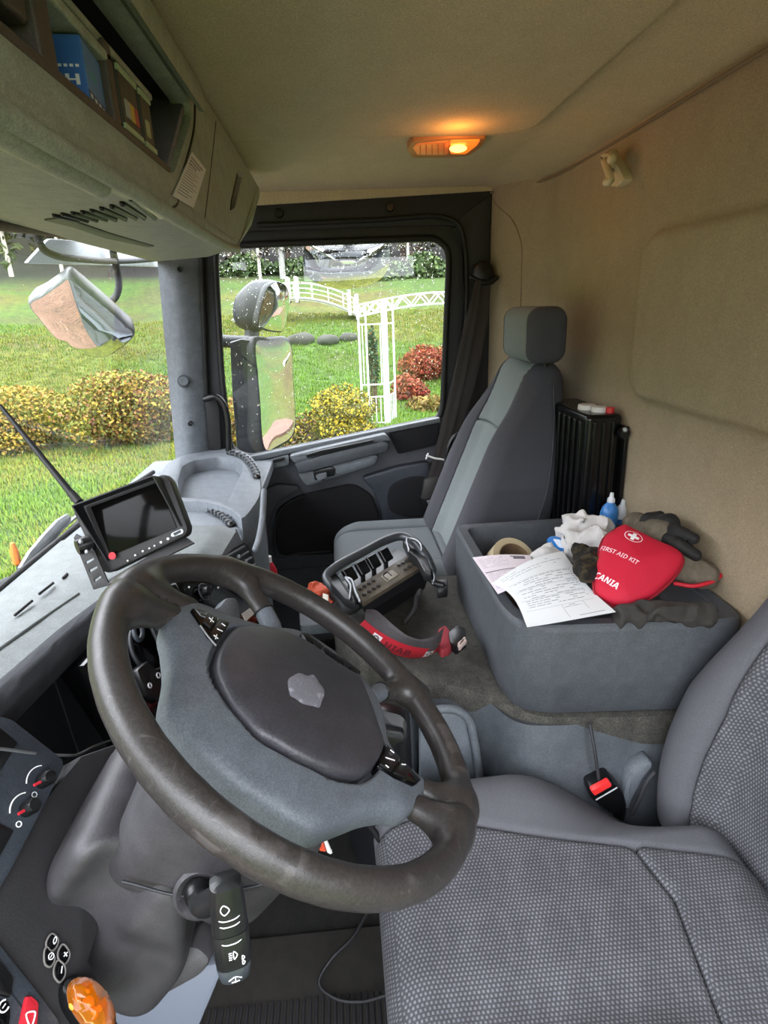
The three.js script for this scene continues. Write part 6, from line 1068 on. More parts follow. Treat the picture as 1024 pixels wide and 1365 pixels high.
// ---------------------------------------------------------------- storage box on the tunnel
{
  const t = thing('storage_box', 'open grey plastic storage box on the engine tunnel beside the driver seat', 'storage box', [0.46, 0.642, -1.1]);
  const o = [[0.262, -1.36], [0.262, -0.93], [0.276, -0.872], [0.32, -0.85], [0.56, -0.83], [0.655, -0.832], [0.656, -1.36]], inn = [[0.287, -1.335], [0.287, -0.94], [0.298, -0.895], [0.33, -0.878], [0.56, -0.858], [0.63, -0.858], [0.63, -1.335]];
  const rl = (p, r) => roundLoop(p.map(([x, z]) => [x, -z]), r, 5);
  const O = rl(o, 0.03), I = rl(inn, 0.025);
  const up = (p, y) => p.map(([x, z]) => [x, y, -z]);
  // wall from outline to outline: outside, rim and inside, then the floor
  const grow = (p, s) => p.map(([x, z]) => [0.46 + (x - 0.46) * s, 1.1 + (z - 1.1) * s]);
  const rings = [[grow(O, 0.955), 0.642], [grow(O, 0.98), 0.65], [O, 0.72], [grow(O, 1.0), 0.806], [grow(O, 0.99), 0.817], [grow(O, 0.975), 0.82]];
  const RI = [[grow(I, 1.0), 0.818], [grow(I, 0.99), 0.808], [grow(I, 0.96), 0.69], [grow(I, 0.93), 0.675]];
  const strip = (A, ya, B, yb) => { const n = Math.min(A.length, B.length), pos = [], idx = []; for (let i = 0; i < n; i++) { pos.push(A[i][0], ya, -A[i][1], B[i][0], yb, -B[i][1]); } for (let i = 0; i < n; i++) { const a = i * 2, b = ((i + 1) % n) * 2; idx.push(a, b, a + 1, b, b + 1, a + 1); } const g = new THREE.BufferGeometry(); g.setAttribute('position', new THREE.Float32BufferAttribute(pos, 3)); g.setIndex(idx); return g.toNonIndexed(); };
  const all = [...rings, ...RI], gs = []; for (let i = 0; i + 1 < all.length; i++) gs.push(strip(all[i][0], all[i][1], all[i + 1][0], all[i + 1][1]));
  gs.forEach((g) => g.computeVertexNormals());
  part('shell', crease(join(gs), 40), M.boxGrey, t);
  part('bottom', plate(grow(I, 0.94), 0.02, 0.002).rotateX(-Math.PI / 2).translate(0, 0.676, 0), M.boxGrey, t);
  part('rear_ledge', box(0.56, 0.79, -1.34, 0.652, 0.815, -0.86, 0.01), M.boxGrey, t);
}
{ // monitor on the dashboard
  const t = thing('camera_monitor', 'black hooded camera monitor on a bracket on top of the dashboard', 'monitor', [-0.352,0.976,-0.962]);
  const q = [[-0.453,1.023,-0.985],[-0.298,1.076,-0.993],[-0.268,0.985,-0.959],[-0.405,0.931,-0.95]], f = frameOf(q); // face plane
  const loc = (p) => f.flat(p), W = q.map(loc);
  const toW = (g) => g.applyMatrix4(f.m);
  const face = [[-0.454,1.025,-0.986],[-0.443,1.037,-0.989],[-0.299,1.079,-0.994],[-0.289,1.069,-0.989],[-0.264,0.992,-0.961],[-0.268,0.98,-0.958],[-0.398,0.926,-0.948],[-0.408,0.927,-0.949],[-0.419,0.941,-0.954]], F = face.map(loc);
  part('case', toW(plate(roundLoop(F, 0.006), 0.03, 0.004).translate(0, 0, -0.002)), std('#2b292a', 0.45), t);
  const S = [[-0.422,1.031,-0.986],[-0.309,1.066,-0.99],[-0.281,0.993,-0.963],[-0.394,0.953,-0.957]].map(loc), H = [[-0.443,1.039,-0.99],[-0.299,1.081,-0.994],[-0.268,0.997,-0.963],[-0.396,0.95,-0.956]].map(loc);
  part('screen', toW(plate(roundLoop(S, 0.002), 0.003, 0.0005).translate(0, 0, 0.0015)), new THREE.MeshPhysicalMaterial({ color: '#0c0b0b', roughness: 0.1, specularIntensity: 0.3 }), t);
  // hood: top and side walls standing out from the face
  const hood = (a, b, h0, h1, th = 0.002) => { const A = loc(a), B = loc(b), dx = B[0] - A[0], dy = B[1] - A[1], l = Math.hypot(dx, dy), nx = -dy / l * th, ny = dx / l * th; return loft([[[A[0], A[1], 0], [B[0], B[1], 0], [B[0] + nx, B[1] + ny, 0], [A[0] + nx, A[1] + ny, 0]], [[A[0], A[1], h0], [B[0], B[1], h1], [B[0] + nx, B[1] + ny, h1], [A[0] + nx, A[1] + ny, h0]]], 20); };
  const c = [[-0.436,1.032,-0.987],[-0.304,1.073,-0.992],[-0.274,0.995,-0.963],[-0.399,0.945,-0.954]];
  part('hood_top', toW(hood(c[0], c[1], 0.035, 0.035)), M.dashDark, t);
  part('hood_side', toW(hood(c[0], c[3], 0.035, 0.006)), M.dashDark, t);
  part('hood_side', toW(hood(c[1], c[2], 0.035, 0.008)), M.dashDark, t);
  // key strip: white key marks, oval remote eye, red dot sticker
  const dot = (p, r, m, n, h = 0.003) => part(n, lathe([[0, h], [r, h], [r, 0]], p, f.n.toArray(), 14), m, t);
  for (const [k, r] of [[[-0.365,0.945,-0.951], 0.0014], [[-0.352,0.953,-0.953], 0.0016], [[-0.339,0.959,-0.954], 0.0017], [[-0.328,0.963,-0.955], 0.0014], [[-0.319,0.967,-0.955], 0.0014], [[-0.308,0.972,-0.956], 0.002], [[-0.296,0.977,-0.957], 0.0022]]) dot(k, r, M.print, 'key');
  dot([-0.389,0.955,-0.952], 0.0062, std('#c01528', 0.5), 'red_sticker', 0.002);
  part('remote_eye', toW(plate(roundLoop([[-0.29,0.985,-0.961],[-0.272,0.992,-0.962],[-0.269,0.989,-0.961],[-0.27,0.984,-0.959],[-0.286,0.979,-0.958],[-0.291,0.98,-0.959]].map(loc), 0.003), 0.006, 0.001).translate(0, 0, 0.005)), M.silver, t);
  part('remote_window', toW(plate(roundLoop([[-0.287,0.985,-0.96],[-0.274,0.99,-0.961],[-0.273,0.986,-0.96],[-0.284,0.981,-0.959]].map(loc), 0.001), 0.003, 0.0005).translate(0, 0, 0.0058)), M.black, t);
  // bracket with slots, swivel and feet
  const br = [[-0.447,0.989,-0.957],[-0.443,0.995,-0.959],[-0.43,0.987,-0.955],[-0.414,0.967,-0.947],[-0.393,0.913,-0.927],[-0.42,0.907,-0.927],[-0.441,0.968,-0.949]], fb = frameOf(br), bl2 = (p) => fb.flat(p);
  const slots = [[[-0.43,0.951,-0.943],[-0.417,0.957,-0.944],[-0.416,0.954,-0.943],[-0.429,0.947,-0.941]], [[-0.425,0.938,-0.938],[-0.412,0.944,-0.939],[-0.411,0.941,-0.938],[-0.424,0.934,-0.936]], [[-0.418,0.922,-0.932],[-0.407,0.929,-0.934],[-0.406,0.926,-0.932],[-0.417,0.919,-0.931]]];
  part('bracket', slab(br, 0.004, { b: 0.0008, holes: slots }), std('#232122', 0.5), t);
  part('bracket_base', slab([[-0.42,0.91,-0.928], [-0.393,0.915,-0.928], [-0.255,0.97,-0.953], [-0.276,0.974,-0.977]], 0.004, { b: 0.001, toward: new THREE.Vector3(0, 5, 0) }), std('#3a393a', 0.5), t);
  part('swivel', lathe([[0, 0.012], [0.012, 0.011], [0.0145, 0.004], [0.0145, -0.012]], [-0.433,0.975,-0.956], f.x.clone().negate().addScaledVector(f.n, 0.8).toArray(), 20), M.black, t);
  for (const p of [[-0.431,0.986,-0.944], [-0.422,0.97,-0.938]]) part('screw', new THREE.SphereGeometry(0.004, 10, 8).translate(...p), M.silver, t);
  const an = part('antenna', [rod([-0.445,1.036,-0.999], [-0.461,1.051,-1.011], 0.0075, 0.0068), rod([-0.461,1.051,-1.011], [-0.59,1.189,-1.104], 0.006, 0.0035), new THREE.SphereGeometry(0.0036, 10, 8).translate(...[-0.59,1.189,-1.104])], M.rubber, t);
}

// ---------------------------------------------------------------- things in the storage box
const paperMat = (draw, w = 512, h = 640) => std('#ffffff', 0.85, { map: canvasTex(w, h, draw), side: THREE.DoubleSide });
const lines = (c, x, y, w, n, gap, seed) => { const R = mulberry(seed); for (let i = 0; i < n; i++) { let p = x; while (p < x + w) { const l = 14 + 46 * R(); if (R() > 0.3) c.fillRect(p, y + i * gap, Math.min(l, x + w - p), 4); p += l + 8; } } };
function paper(name, label, c, mat, bend) {      // four corners: top left, top right, bottom right, bottom left
  const f = (u, v) => { const p = [0, 1, 2].map((k) => lerp(lerp(c[0][k], c[1][k], u), lerp(c[3][k], c[2][k], u), v)); const q = bend(u, v); return [p[0] + q[0], p[1] + q[1], p[2] + q[2]]; };
  const g = surface(f, 24, 24), uv = g.attributes.position.count, a = new Float32Array(uv * 2); let k = 0; for (let j = 0; j <= 24; j++) for (let i = 0; i <= 24; i++) { a[k++] = i / 24; a[k++] = 1 - j / 24; }
  g.setAttribute('uv', new THREE.BufferAttribute(a, 2)); return single(name, g, mat, label, 'paper', { uv: true });
}
paper('paper_sheet', 'pinkish printed sheet lying under the larger white form', [[0.26,0.824,-1.144], [0.374,0.832,-1.118], [0.355,0.836,-0.987], [0.266,0.83,-0.96]], paperMat((c, w, h) => {
  c.fillStyle = '#ece0e8'; c.fillRect(0, 0, w, h); c.fillStyle = '#55505a'; c.fillRect(330, 30, 130, 22); c.fillRect(350, 58, 110, 46); c.fillStyle = '#8a8490'; lines(c, 30, 40, 260, 8, 26, 3); c.fillStyle = '#3a3640'; c.fillRect(20, 300, 480, 12); c.fillStyle = '#8a8490'; lines(c, 30, 330, 440, 10, 26, 4);
}), (u, v) => [0, 0.004 * Math.sin(u * 3.1), 0]);
paper('paper_sheet', 'large white printed form lying across the edge of the storage box', [[0.263,0.834,-0.996], [0.428,0.848,-1.079], [0.432,0.838,-0.845], [0.285,0.83,-0.848]], paperMat((c, w, h) => {
  c.fillStyle = '#eef0f2'; c.fillRect(0, 0, w, h); c.fillStyle = '#8c9096'; lines(c, 40, 40, 420, 3, 26, 8); c.fillStyle = '#6f7379'; lines(c, 60, 170, 410, 14, 20, 9); c.fillStyle = '#b8bbc0'; for (const y of [160, 260, 360, 462]) c.fillRect(30, y, 450, 3); c.fillRect(260, 462, 3, 150); c.fillRect(400, 462, 3, 90); c.fillStyle = '#8c9096'; lines(c, 270, 475, 110, 2, 16, 12); c.fillRect(320, 600, 150, 5);
}), (u, v) => [0.012 * Math.sin(v * 3.14) * (1 - u), 0.01 * Math.sin(u * 3.14) * (1 - v) + 0.006 * Math.sin(v * 5 + u * 2), 0.0]);
{ // roll of brown tape
  const t = thing('tape_roll', 'roll of brown parcel tape standing behind the papers in the storage box', 'tape', [0.373,0.76,-1.254]);
  const o = [0.352,0.79,-1.18], ax = [0.25, 0.75, 0.62];
  part('tape', lathe([[0.036, -0.022], [0.05, -0.022], [0.0505, -0.02], [0.0505, 0.02], [0.05, 0.022], [0.036, 0.022]], o, ax, 44), std('#b8a98a', 0.25), t);
  part('core', lathe([[0.0355, 0.023], [0.034, 0.023], [0.034, -0.023], [0.0355, -0.023]], o, ax, 44), std('#7a6248', 0.8), t);
}
{ // first aid pouch
  const t = thing('first_aid_kit', 'red first aid pouch with white lettering lying in the storage box', 'first aid kit', [0.564,0.8,-1.03]);
  const poly = [[0.475,0.91,-1.001],[0.495,0.92,-1.008],[0.516,0.928,-1.011],[0.53,0.922,-0.999],[0.559,0.91,-0.972],[0.587,0.899,-0.946],[0.59,0.89,-0.932],[0.576,0.875,-0.916],[0.538,0.852,-0.897],[0.506,0.837,-0.887],[0.473,0.825,-0.883],[0.451,0.827,-0.893],[0.435,0.835,-0.91],[0.429,0.842,-0.922],[0.434,0.857,-0.94],[0.45,0.882,-0.97]];
  const f = frameOf(poly), L = smoothLoop(poly.map(f.flat), 70), sd = sdPoly(L);
  const m = f.m.clone();
  const body = (x, y, z) => { const d = sd(x, y), h = 0.007 + 0.02 * (1 - Math.exp(Math.min(0, d) / 0.028)) + 0.003 * (noise3(x * 22, y * 22, 3) - 0.5); return smax(d + 0.001, Math.abs(z) - h, 0.008); };
  const g = solid(body, [-0.16, -0.16, -0.045], [0.16, 0.16, 0.045], 0.0042).applyMatrix4(m);
  const o = [0.436,0.884,-0.978], xr = [0.486,0.864,-0.932], dn = [0.404,0.849,-0.94];
  const ax = V3(xr).sub(V3(o)).normalize(), ay = f.n.clone().cross(ax).normalize();
  const pix = canvasTex(1024, 1024, (c, w, h) => {
    c.fillStyle = '#bf0f30'; c.fillRect(0, 0, w, h);
    const S = (p) => { const d = V3(p).sub(V3(o)); return [512 + d.dot(ax) / 0.3 * 1024, 512 - d.dot(ay) / 0.3 * 1024]; };
    const a = S([0.46,0.894,-0.983]), b = S([0.507,0.871,-0.935]), cr = S([0.518,0.906,-0.98]), s0 = S([0.431,0.863,-0.95]), s1 = S([0.464,0.843,-0.911]);
    const text = (str, p, q, size, font) => { c.save(); c.translate(p[0], p[1]); c.rotate(Math.atan2(q[1] - p[1], q[0] - p[0])); c.font = font.replace('SZ', size); c.textBaseline = 'middle'; const k = Math.hypot(q[0] - p[0], q[1] - p[1]) / c.measureText(str).width; c.scale(k, 1); c.fillText(str, 0, 0); c.restore(); };
    c.fillStyle = '#f2eef0'; text('FIRST AID KIT', a, b, 40, 'SZpx sans-serif'); text('SCANIA', s0, s1, 52, 'bold SZpx sans-serif');
    c.save(); c.translate(cr[0], cr[1]); c.rotate(Math.atan2(b[1] - a[1], b[0] - a[0]) - 0.1); c.strokeStyle = '#f2eef0'; c.lineWidth = 4; c.beginPath(); c.ellipse(0, 0, 52, 40, 0, 0, 6.3); c.stroke(); c.fillRect(-34, -10, 68, 20); c.fillRect(-11, -30, 22, 60); c.restore();
  });
  const uv = planeUV(g, V3(o).addScaledVector(ax, -0.15).addScaledVector(ay, -0.15).toArray(), ax.toArray(), ay.toArray(), 0.3, 0.3);
  part('pouch', uv, std('#ffffff', 0.75, { map: pix, bumpMap: per(feltBump, 0.4), bumpScale: 0.0003 }), t, { uv: true });
  part('zip', tube(L.map((q) => new THREE.Vector3(q[0], q[1], -0.004).applyMatrix4(m).toArray()).filter((_, i) => i % 3 === 0), 0.003, { n: 6, closed: true, seg: 120 }), std('#8d0e20', 0.7), t);
}
// crumpled cloths and gloves: soft shapes with folds
function softThing(name, label, cat, pts, r, mat, seed, { flat = 1, fold = 0.35, freq = 45, cell = 0.005, up = [0, 1, 0] } = {}) {
  const xs = pts.flat(1); const lo = [0, 1, 2].map((k) => Math.min(...pts.map((p) => p[k])) - r * 1.5), hi = [0, 1, 2].map((k) => Math.max(...pts.map((p) => p[k])) + r * 1.5);
  const f = (x, y, z) => { let d = 1e9; for (let i = 0; i + 1 < pts.length; i += 2) d = smin(d, sdCap(x, y, z, pts[i], pts[i + 1], r), r * 0.8); const a = noise3(x * freq, y * freq, z * freq + seed), b = Math.abs(noise3(x * freq * 0.55 + seed, y * freq * 0.55, z * freq * 0.55) - 0.5) * 2; return d + r * fold * (0.6 * (a - 0.5) + 0.9 * (b - 0.4)); };
  return solid(f, lo, hi, cell);
}
{
  const wh = std('#f0ecea', 0.9, { map: per(knitPix, 0.03), bumpMap: per(feltBump, 0.03), bumpScale: 0.0006 });
  single('white_glove', softThing('', '', '', [[0.488,0.85,-1.173], [0.499,0.84,-1.098], [0.489,0.87,-1.152], [0.524,0.87,-1.141], [0.482,0.85,-1.118], [0.504,0.86,-1.077]], 0.027, wh, 1, { fold: 1.0, freq: 60, cell: 0.004 }), wh, 'crumpled white work glove standing in the storage box behind the papers', 'glove');
  single('white_cloth', softThing('', '', '', [[0.392,0.82,-1.128], [0.424,0.825,-1.139], [0.403,0.835,-1.115], [0.425,0.82,-1.118]], 0.017, wh, 5, { fold: 0.8 }), wh, 'small crumpled white rag between tape roll and blue packet', 'cloth');
  const camo = std('#4a4434', 0.9, { map: per(tex(128, 128, (u, v) => { const n = noise3(u * 9, v * 9, 3); return n > 0.6 ? [0.75, 0.68, 0.5] : n > 0.45 ? [0.45, 0.42, 0.3] : [0.28, 0.22, 0.2]; }), 0.06) });
  single('camouflage_strap', softThing('', '', '', [[0.448,0.865,-1.047], [0.452,0.875,-0.986], [0.44,0.87,-0.999], [0.428,0.86,-0.956], [0.456,0.87,-0.986], [0.423,0.87,-0.958]], 0.015, camo, 9, { fold: 0.8, freq: 80, cell: 0.0035 }), camo, 'bundled camouflage strap between the white form and the red pouch', 'strap');
}
{ // blue packet
  const t = thing('tissue_packet', 'blue and white plastic packet under the white glove', 'packet', [0.473,0.8,-1.23]);
  part('wrapper', slab([[0.422,0.851,-1.163],[0.436,0.857,-1.164],[0.452,0.857,-1.153],[0.458,0.843,-1.128],[0.452,0.833,-1.115],[0.434,0.834,-1.128],[0.423,0.839,-1.142]], 0.02, { r: 0.012, b: 0.008 }), std('#2f74b8', 0.25), t);
  part('print', slab([[0.434,0.851,-1.153],[0.448,0.851,-1.146],[0.45,0.839,-1.125],[0.44,0.84,-1.132]], 0.002, { r: 0.004, b: 0.0005 }), std('#cfdbe8', 0.35), t);
}
{ // spray bottle and its label
  const t = thing('spray_bottle', 'small blue bottle with a white nozzle by the rear wall behind the red pouch', 'bottle', [0.637,0.8,-1.33]);
  const o = [0.617,0.82,-1.289];
  part('bottle', lathe([[0, 0], [0.02, 0.001], [0.021, 0.03], [0.017, 0.045], [0.009, 0.055], [0.008, 0.06]], o, [0.05, 1, 0], 24), std('#3a7fc6', 0.3), t);
  part('nozzle', lathe([[0.009, 0.058], [0.0085, 0.066], [0.005, 0.07], [0.004, 0.08], [0.0001, 0.081]], o, [0.05, 1, 0], 18), std('#d9dee2', 0.4), t);
  const u = thing('clear_tube', 'small clear and white tube leaning beside the blue bottle', 'tube', [0.661,0.8,-1.325]);
  part('tube_body', lathe([[0, 0], [0.013, 0], [0.013, 0.045], [0.006, 0.055], [0.0045, 0.068], [0, 0.069]], [0.648,0.81,-1.3], [0.12, 1, 0], 20), std('#cfd3d8', 0.3), u);
  part('tube_label', lathe([[0.0133, 0.01], [0.0133, 0.022]], [0.648,0.81,-1.3], [0.12, 1, 0], 20), std('#2c68b4', 0.4), u);
}
// work gloves with red piping
function glove(name, label, wrist, palm, tips, rPalm, mats, cuff) {
  const t = thing(name, label, 'glove', [palm[0], Math.min(palm[1], wrist[1]) - rPalm, palm[2]]);
  const lo = [0, 1, 2].map((k) => Math.min(wrist[k], palm[k], ...tips.map((q) => q[1][k])) - 0.06), hi = [0, 1, 2].map((k) => Math.max(wrist[k], palm[k], ...tips.map((q) => q[1][k])) + 0.06);
  const wob = (x, y, z) => 0.004 * (noise3(x * 50, y * 50, z * 50) - 0.5) + 0.003 * (noise3(x * 110, y * 110, z * 110) - 0.5);
  const hand = (x, y, z) => sdCap(x, y, z, wrist, palm, rPalm * 0.9, rPalm) + wob(x, y, z);
  const fing = (x, y, z) => { let d = 1e9; for (const q of tips) { d = smin(d, Math.min(sdCap(x, y, z, q[0], q[2] ?? q[1], 0.0125, 0.0118), sdCap(x, y, z, q[2] ?? q[1], q[1], 0.0118, 0.0105)), 0.004); } return d + 0.5 * wob(x, y, z); };
  part('palm', solid(hand, lo, hi, 0.0045), mats[0], t); part('finger', solid(fing, lo, hi, 0.004), mats[1], t);
  if (cuff) part('piping', tube(cuff, 0.004, { n: 8 }), M.red, t);
  return t;
}
{
  const tan = std('#7d7365', 0.9, { map: per(dirtPix, 0.1) }), dk = std('#1f1e20', 0.75, { map: per(dirtPix, 0.1) });
  const g1 = glove('work_glove', 'beige and black work glove draped over the back of the red pouch', [0.607,0.875,-1.14], [0.595,0.9,-1.023], [[[0.602,0.905,-1.033], [0.62,0.915,-0.957], [0.607,0.92,-0.984]], [[0.595,0.9,-1.011], [0.617,0.89,-0.94], [0.594,0.905,-0.957]], [[0.604,0.9,-1.094], [0.615,0.92,-1.067], [0.607,0.915,-1.073]]], 0.03, [tan, dk], [[0.604,0.915,-1.074], [0.612,0.925,-1.071], [0.621,0.92,-1.065]]);
  part('black_patch', softThing('', '', '', [[0.599,0.905,-1.068], [0.611,0.915,-1.029]], 0.022, dk, 3, { fold: 0.3 }), dk, g1);
  glove('work_glove', 'grey brown work glove cuff with red piping hanging over the box edge beside the pouch', [0.637,0.85,-0.935], [0.606,0.86,-0.96], [[[0.606,0.87,-0.972], [0.598,0.88,-0.985]], [[0.632,0.865,-0.997], [0.627,0.87,-1.016]]], 0.028, [tan, tan], [[0.576,0.845,-0.924], [0.602,0.845,-0.91], [0.637,0.85,-0.913], [0.662,0.855,-0.926]]);
  const rag = std('#4d4a48', 0.85, { map: per(dirtPix, 0.08), bumpMap: per(feltBump, 0.03), bumpScale: 0.001 });
  single('oily_rag', softThing('', '', '', [[0.45,0.826,-0.856], [0.511,0.832,-0.852], [0.511,0.832,-0.852], [0.584,0.826,-0.842]], 0.017, rag, 12, { fold: 0.9, freq: 60, cell: 0.004 }), rag, 'dark grey crumpled rag along the near rim of the storage box', 'rag');
}
// ---------------------------------------------------------------- crane remote control with its waist belt
{
  const t = thing('remote_control', 'black crane remote control with paddles and handle bars on the engine tunnel', 'remote control', [0.08, 0.64, -1.32]);
  const blk = std('#1a1a1c', 0.4), tan = std('#6f6658', 0.6, { map: per(dirtPix, 0.12) });
  const top = [[0.006,0.735,-1.22],[0.026,0.735,-1.148],[0.192,0.735,-1.332],[0.157,0.735,-1.395]];
  part('panel', slab(top, 0.012, { r: 0.006, b: 0.003 }), tan, t);
  part('body', loft([[[0.005,0.722,-1.239],[0.026,0.722,-1.166],[0.197,0.722,-1.352],[0.161,0.722,-1.415]], [[0.011,0.7,-1.229],[0.03,0.7,-1.162],[0.196,0.7,-1.338],[0.168,0.7,-1.407]], [[0.03,0.66,-1.247],[0.044,0.66,-1.192],[0.185,0.66,-1.342],[0.167,0.66,-1.411]]], 20), blk, t);
  // panel knobs: two clusters and the middle display marks
  const N = [0, 1, 0];
  const fr = (u, v) => [0, 1, 2].map((k) => lerp(lerp(top[0][k], top[3][k], u), lerp(top[1][k], top[2][k], u), v));
  for (let i = 0; i < 4; i++) for (let j = 0; j < 2; j++) { for (const u0 of [0.06, 0.7]) { const p = fr(u0 + i * 0.07, 0.3 + 0.4 * j); part('knob', lathe([[0, 0.006], [0.0045, 0.0055], [0.005, 0]], p, N, 10), std('#2b2622', 0.5), t); } }
  part('display', slab([fr(0.4, 0.3), fr(0.58, 0.3), fr(0.58, 0.75), fr(0.4, 0.75)].map((p) => [p[0], p[1] + 0.002, p[2]]), 0.003, { b: 0.0005 }), std('#8d8474', 0.4), t);
  part('display_mark', tube([fr(0.42, 0.7), fr(0.42, 0.35), fr(0.5, 0.3), fr(0.5, 0.6)].map((p) => [p[0], p[1] + 0.0025, p[2]]), 0.0016, { n: 5, tension: 0.05 }), blk, t);
  // four paddles on the rear rail
  const bed = [[-0.02,0.715,-1.297],[0.008,0.715,-1.237],[0.162,0.715,-1.421],[0.13,0.715,-1.489]];
  part('paddle_bed', slab(bed, 0.03, { r: 0.004 }), blk, t);
  for (let i = 0; i < 4; i++) { const c = [[0.001,0.75,-1.26], [0.032,0.75,-1.293], [0.06,0.75,-1.324], [0.092,0.75,-1.36]][i], ax = V3(top[3]).sub(V3(top[0])).normalize().toArray(); const p = part('paddle', put(rbox(0.034, 0.034, 0.012, 0.004), c, ax, [-0.3, 0.8, -0.5]), std('#0d0d0f', 0.25), t); part('paddle_stem', rod([c[0], 0.71, c[2]], c, 0.006), blk, p); }
  // handle bars
  part('handle_bar', tube([[0.004,0.72,-1.191], [-0.03,0.755,-1.177], [-0.049,0.775,-1.202], [-0.033,0.785,-1.221], [0.028,0.79,-1.285], [0.095,0.79,-1.359], [0.134,0.79,-1.378], [0.162,0.785,-1.35], [0.184,0.765,-1.3], [0.196,0.735,-1.287]], 0.011, { n: 10, seg: 90 }), std('#3a3d41', 0.35), t);
  part('handle_plate', slab([[-0.049,0.775,-1.194],[-0.031,0.775,-1.227],[0.005,0.775,-1.117],[0.009,0.775,-1.073],[-0.011,0.775,-1.092]], 0.02, { r: 0.006 }), blk, t);
  part('side_plate', slab([[0.14,0.77,-1.418],[0.167,0.77,-1.387],[0.184,0.77,-1.279],[0.183,0.77,-1.203],[0.167,0.77,-1.206],[0.16,0.77,-1.283],[0.147,0.77,-1.322]], 0.025, { r: 0.006 }), blk, t);
  for (const l of [[[-0.002,0.78,-1.081],[0.001,0.78,-1.143],[-0.008,0.78,-1.181],[0.002,0.78,-1.172],[0.011,0.78,-1.106],[0.018,0.78,-1.065]], [[0.14,0.795,-1.268],[0.147,0.795,-1.347],[0.161,0.795,-1.34],[0.172,0.795,-1.304],[0.169,0.795,-1.267]], [[0.182,0.74,-1.291],[0.191,0.74,-1.281],[0.193,0.74,-1.235],[0.185,0.74,-1.205]]]) part('wire_loop', tube(l, 0.0032, { n: 8, seg: 40 }), M.wire, t);
  // straps and buckles at both ends
  part('buckle', slab([[0.206,0.71,-1.285],[0.234,0.71,-1.289],[0.223,0.71,-1.23],[0.198,0.71,-1.226]], 0.02, { r: 0.005 }), blk, t);
  part('strap', tube([[0.189,0.72,-1.287], [0.198,0.715,-1.259], [0.215,0.71,-1.254]], 0.008), blk, t);
  part('strap', tube([[0.013,0.7,-1.207], [-0.004,0.68,-1.226], [-0.018,0.67,-1.273], [-0.031,0.67,-1.314], [-0.05,0.66,-1.336]], 0.014, { n: 8 }), std('#1c1b1d', 0.8), t);
  part('strap_web', tube([[0.118,0.66,-1.182], [0.143,0.68,-1.204], [0.154,0.69,-1.246], [0.162,0.7,-1.252]], 0.006, { n: 6 }), std('#2b292a', 0.8), t);
}
{
  const t = thing('waist_belt', 'red padded waist belt with dark lettering in front of the remote control', 'belt', [0.1, 0.64, -1.2]);
  const top = [...[[0.026,0.71,-1.118],[0.043,0.71,-1.084],[0.066,0.71,-1.048],[0.093,0.71,-1.016],[0.121,0.71,-0.996],[0.149,0.71,-0.989],[0.169,0.71,-1.008]]], bot = [...[[0.007,0.655,-1.193],[0.025,0.655,-1.145],[0.048,0.655,-1.102],[0.077,0.655,-1.069],[0.11,0.655,-1.047],[0.143,0.655,-1.046],[0.171,0.655,-1.064]]];
  const c1 = new THREE.CatmullRomCurve3(top.map(V3)), c2 = new THREE.CatmullRomCurve3(bot.map(V3));
  const f = (u, v) => { const a = c1.getPoint(u), b = c2.getPoint(u); return [lerp(b.x, a.x, v), lerp(b.y, a.y, v), lerp(b.z, a.z, v) + 0.006 * Math.sin(v * 3.14)]; };
  const g = surface(f, 60, 10), n = g.attributes.position.count, uv = new Float32Array(n * 2); let k = 0; for (let j = 0; j <= 10; j++) for (let i = 0; i <= 60; i++) { uv[k++] = i / 60; uv[k++] = j / 10; } g.setAttribute('uv', new THREE.BufferAttribute(uv, 2));
  const pix = canvasTex(1024, 200, (c, w, h) => { c.fillStyle = '#b51c2c'; c.fillRect(0, 0, w, h); c.fillStyle = '#5e1420'; c.font = 'bold 120px sans-serif'; c.fillText('HIAB', 370, 142, 300); c.fillStyle = '#dcd6d8'; for (const x of [215, 800]) { c.fillRect(x, 40, 110, 120); } c.fillStyle = '#5e1420'; for (const x of [215, 800]) { c.beginPath(); c.arc(x + 50, 90, 26, 0, 6.3); c.lineWidth = 14; c.strokeStyle = '#4a2a30'; c.stroke(); c.fillRect(x + 70, 105, 26, 34); } });
  part('red_face', g, std('#ffffff', 0.7, { map: pix, side: THREE.DoubleSide }), t, { uv: true });
  const pad = [...[[0.031,0.735,-1.117],[0.049,0.735,-1.111],[0.065,0.735,-1.08],[0.085,0.735,-1.034],[0.106,0.735,-0.997],[0.128,0.735,-0.983],[0.152,0.735,-0.991],[0.178,0.735,-1.021]]], c3 = new THREE.CatmullRomCurve3(pad.map(V3));
  part('padding', sheet((u, v) => { const a = c1.getPoint(u), b = c3.getPoint(u); const s = Math.sin(v * 3.14); return [lerp(a.x, b.x, v), lerp(a.y, b.y, v) + 0.006 * s, lerp(a.z, b.z, v) + 0.004 * s]; }, [0, -0.012, -0.008], 60, 8), std('#4a4447', 0.9, { map: per(knitPix, 0.03) }), t);
  part('belt_end', slab([[0.175,0.7,-1.077],[0.193,0.7,-1.09],[0.203,0.7,-1.043],[0.187,0.7,-1.006],[0.168,0.7,-0.997],[0.163,0.7,-1.02]], 0.02, { r: 0.006 }), std('#8a2530', 0.8), t);
  part('buckle', slab([[0.192,0.705,-1.053],[0.216,0.705,-1.08],[0.229,0.705,-1.066],[0.222,0.705,-1.02],[0.197,0.705,-0.996],[0.188,0.705,-1.014]], 0.02, { r: 0.005 }), M.black, t);
  part('buckle_bar', slab([[0.2,0.712,-1],[0.219,0.712,-1.02],[0.22,0.712,-1.006],[0.2,0.712,-0.984]], 0.01, { r: 0.002 }), std('#c9b2ac', 0.5), t);
}
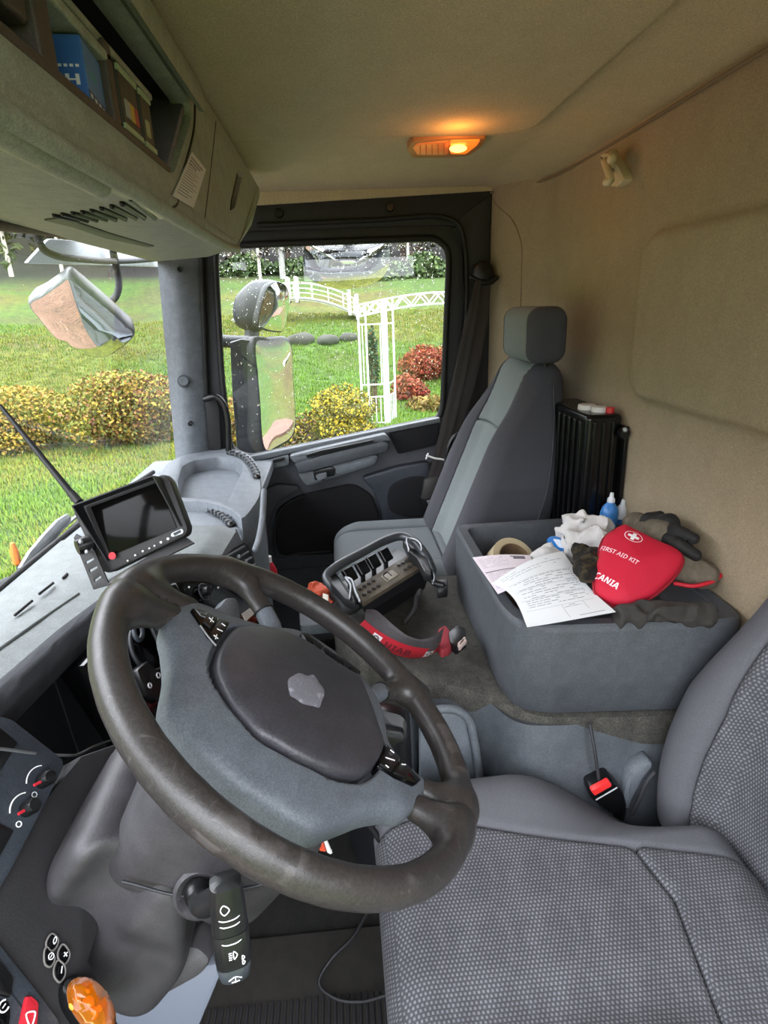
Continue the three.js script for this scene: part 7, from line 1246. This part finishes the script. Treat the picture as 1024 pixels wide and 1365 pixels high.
// ---------------------------------------------------------------- small things beyond
{
  const t = thing('spray_can', 'small red bottle with a white cap on the floor by the passenger door', 'bottle', [-0.264,0.45,-1.87]);
  part('bottle', lathe([[0, 0], [0.022, 0], [0.022, 0.05], [0.012, 0.075], [0.009, 0.08]], [-0.249,0.5,-1.764], [0, 1, 0], 20), M.red, t); part('cap', lathe([[0.009, 0.078], [0.009, 0.1], [0.0001, 0.102]], [-0.249,0.5,-1.764], [0, 1, 0], 16), M.white, t);
  const o = thing('orange_strap', 'bundle of orange webbing beside the remote control', 'strap', [-0.08,0.64,-1.381]), or = std('#d0583a', 0.7);
  part('webbing', softThing('', '', '', [[-0.095,0.66,-1.364], [-0.057,0.66,-1.325], [-0.087,0.67,-1.368], [-0.067,0.68,-1.319]], 0.014, or, 4, { fold: 0.9, freq: 90, cell: 0.003 }), or, o);
  part('clip', slab([[-0.066,0.69,-1.299],[-0.052,0.69,-1.289],[-0.051,0.69,-1.258],[-0.065,0.69,-1.253]], 0.008, { r: 0.003 }), std('#d8d0c0', 0.5), o);
  single('front_tray', slab([[-0.159,0.55,-1.635],[-0.059,0.55,-1.61],[-0.038,0.55,-1.401],[-0.136,0.55,-1.396]], 0.03, { r: 0.012, b: 0.006 }), M.pillar, 'pale shallow tray at the front of the engine tunnel', 'tray');
}
// ---------------------------------------------------------------- driver's footwell
{
  const t = thing('floor_mat', 'ribbed dark rubber mat on the floor under the steering wheel', 'mat', [-0.1, 0.0, -0.75]);
  part('mat', box(-0.5, 0.0, -0.98, 0.2, 0.012, -0.4, 0.005), std('#302d2a', 0.85, { map: per(dirtPix, 0.15) }), t);
  for (let i = 0; i < 48; i++) part('rib', box(-0.42 + i * 0.0125, 0.01, -0.84, -0.414 + i * 0.0125, 0.018, -0.5, 0.002), M.blackDusty, t);
  single('side_kick_panel', slab([[-0.266,0.353,-0.689],[-0.233,0.356,-0.688],[-0.285,0.255,-0.656],[-0.453,0.256,-0.668],[-0.415,0.299,-0.68],[-0.348,0.314,-0.681]], 0.03, { r: 0.01 }), std('#666c78', 0.55), 'pale grey plastic panel at the side of the driver footwell', 'panel');
  single('cable', tube([[0.03,0.05,-0.809], [-0.03,0.03,-0.814], [-0.082,0.03,-0.827], [-0.111,0.04,-0.851], [-0.087,0.06,-0.879], [-0.039,0.1,-0.892], [-0.004,0.16,-0.899]], 0.004, { n: 6, seg: 60 }), M.rubber, 'thin black cable lying on the floor under the steering wheel', 'cable');
  single('cable', tube([[0,0.563,-0.743], [0.016,0.534,-0.743], [0.036,0.491,-0.737]], 0.005, { n: 6 }), M.rubber, 'black cable hanging between steering wheel and driver seat', 'cable');
}

renderer.render(scene, camera);
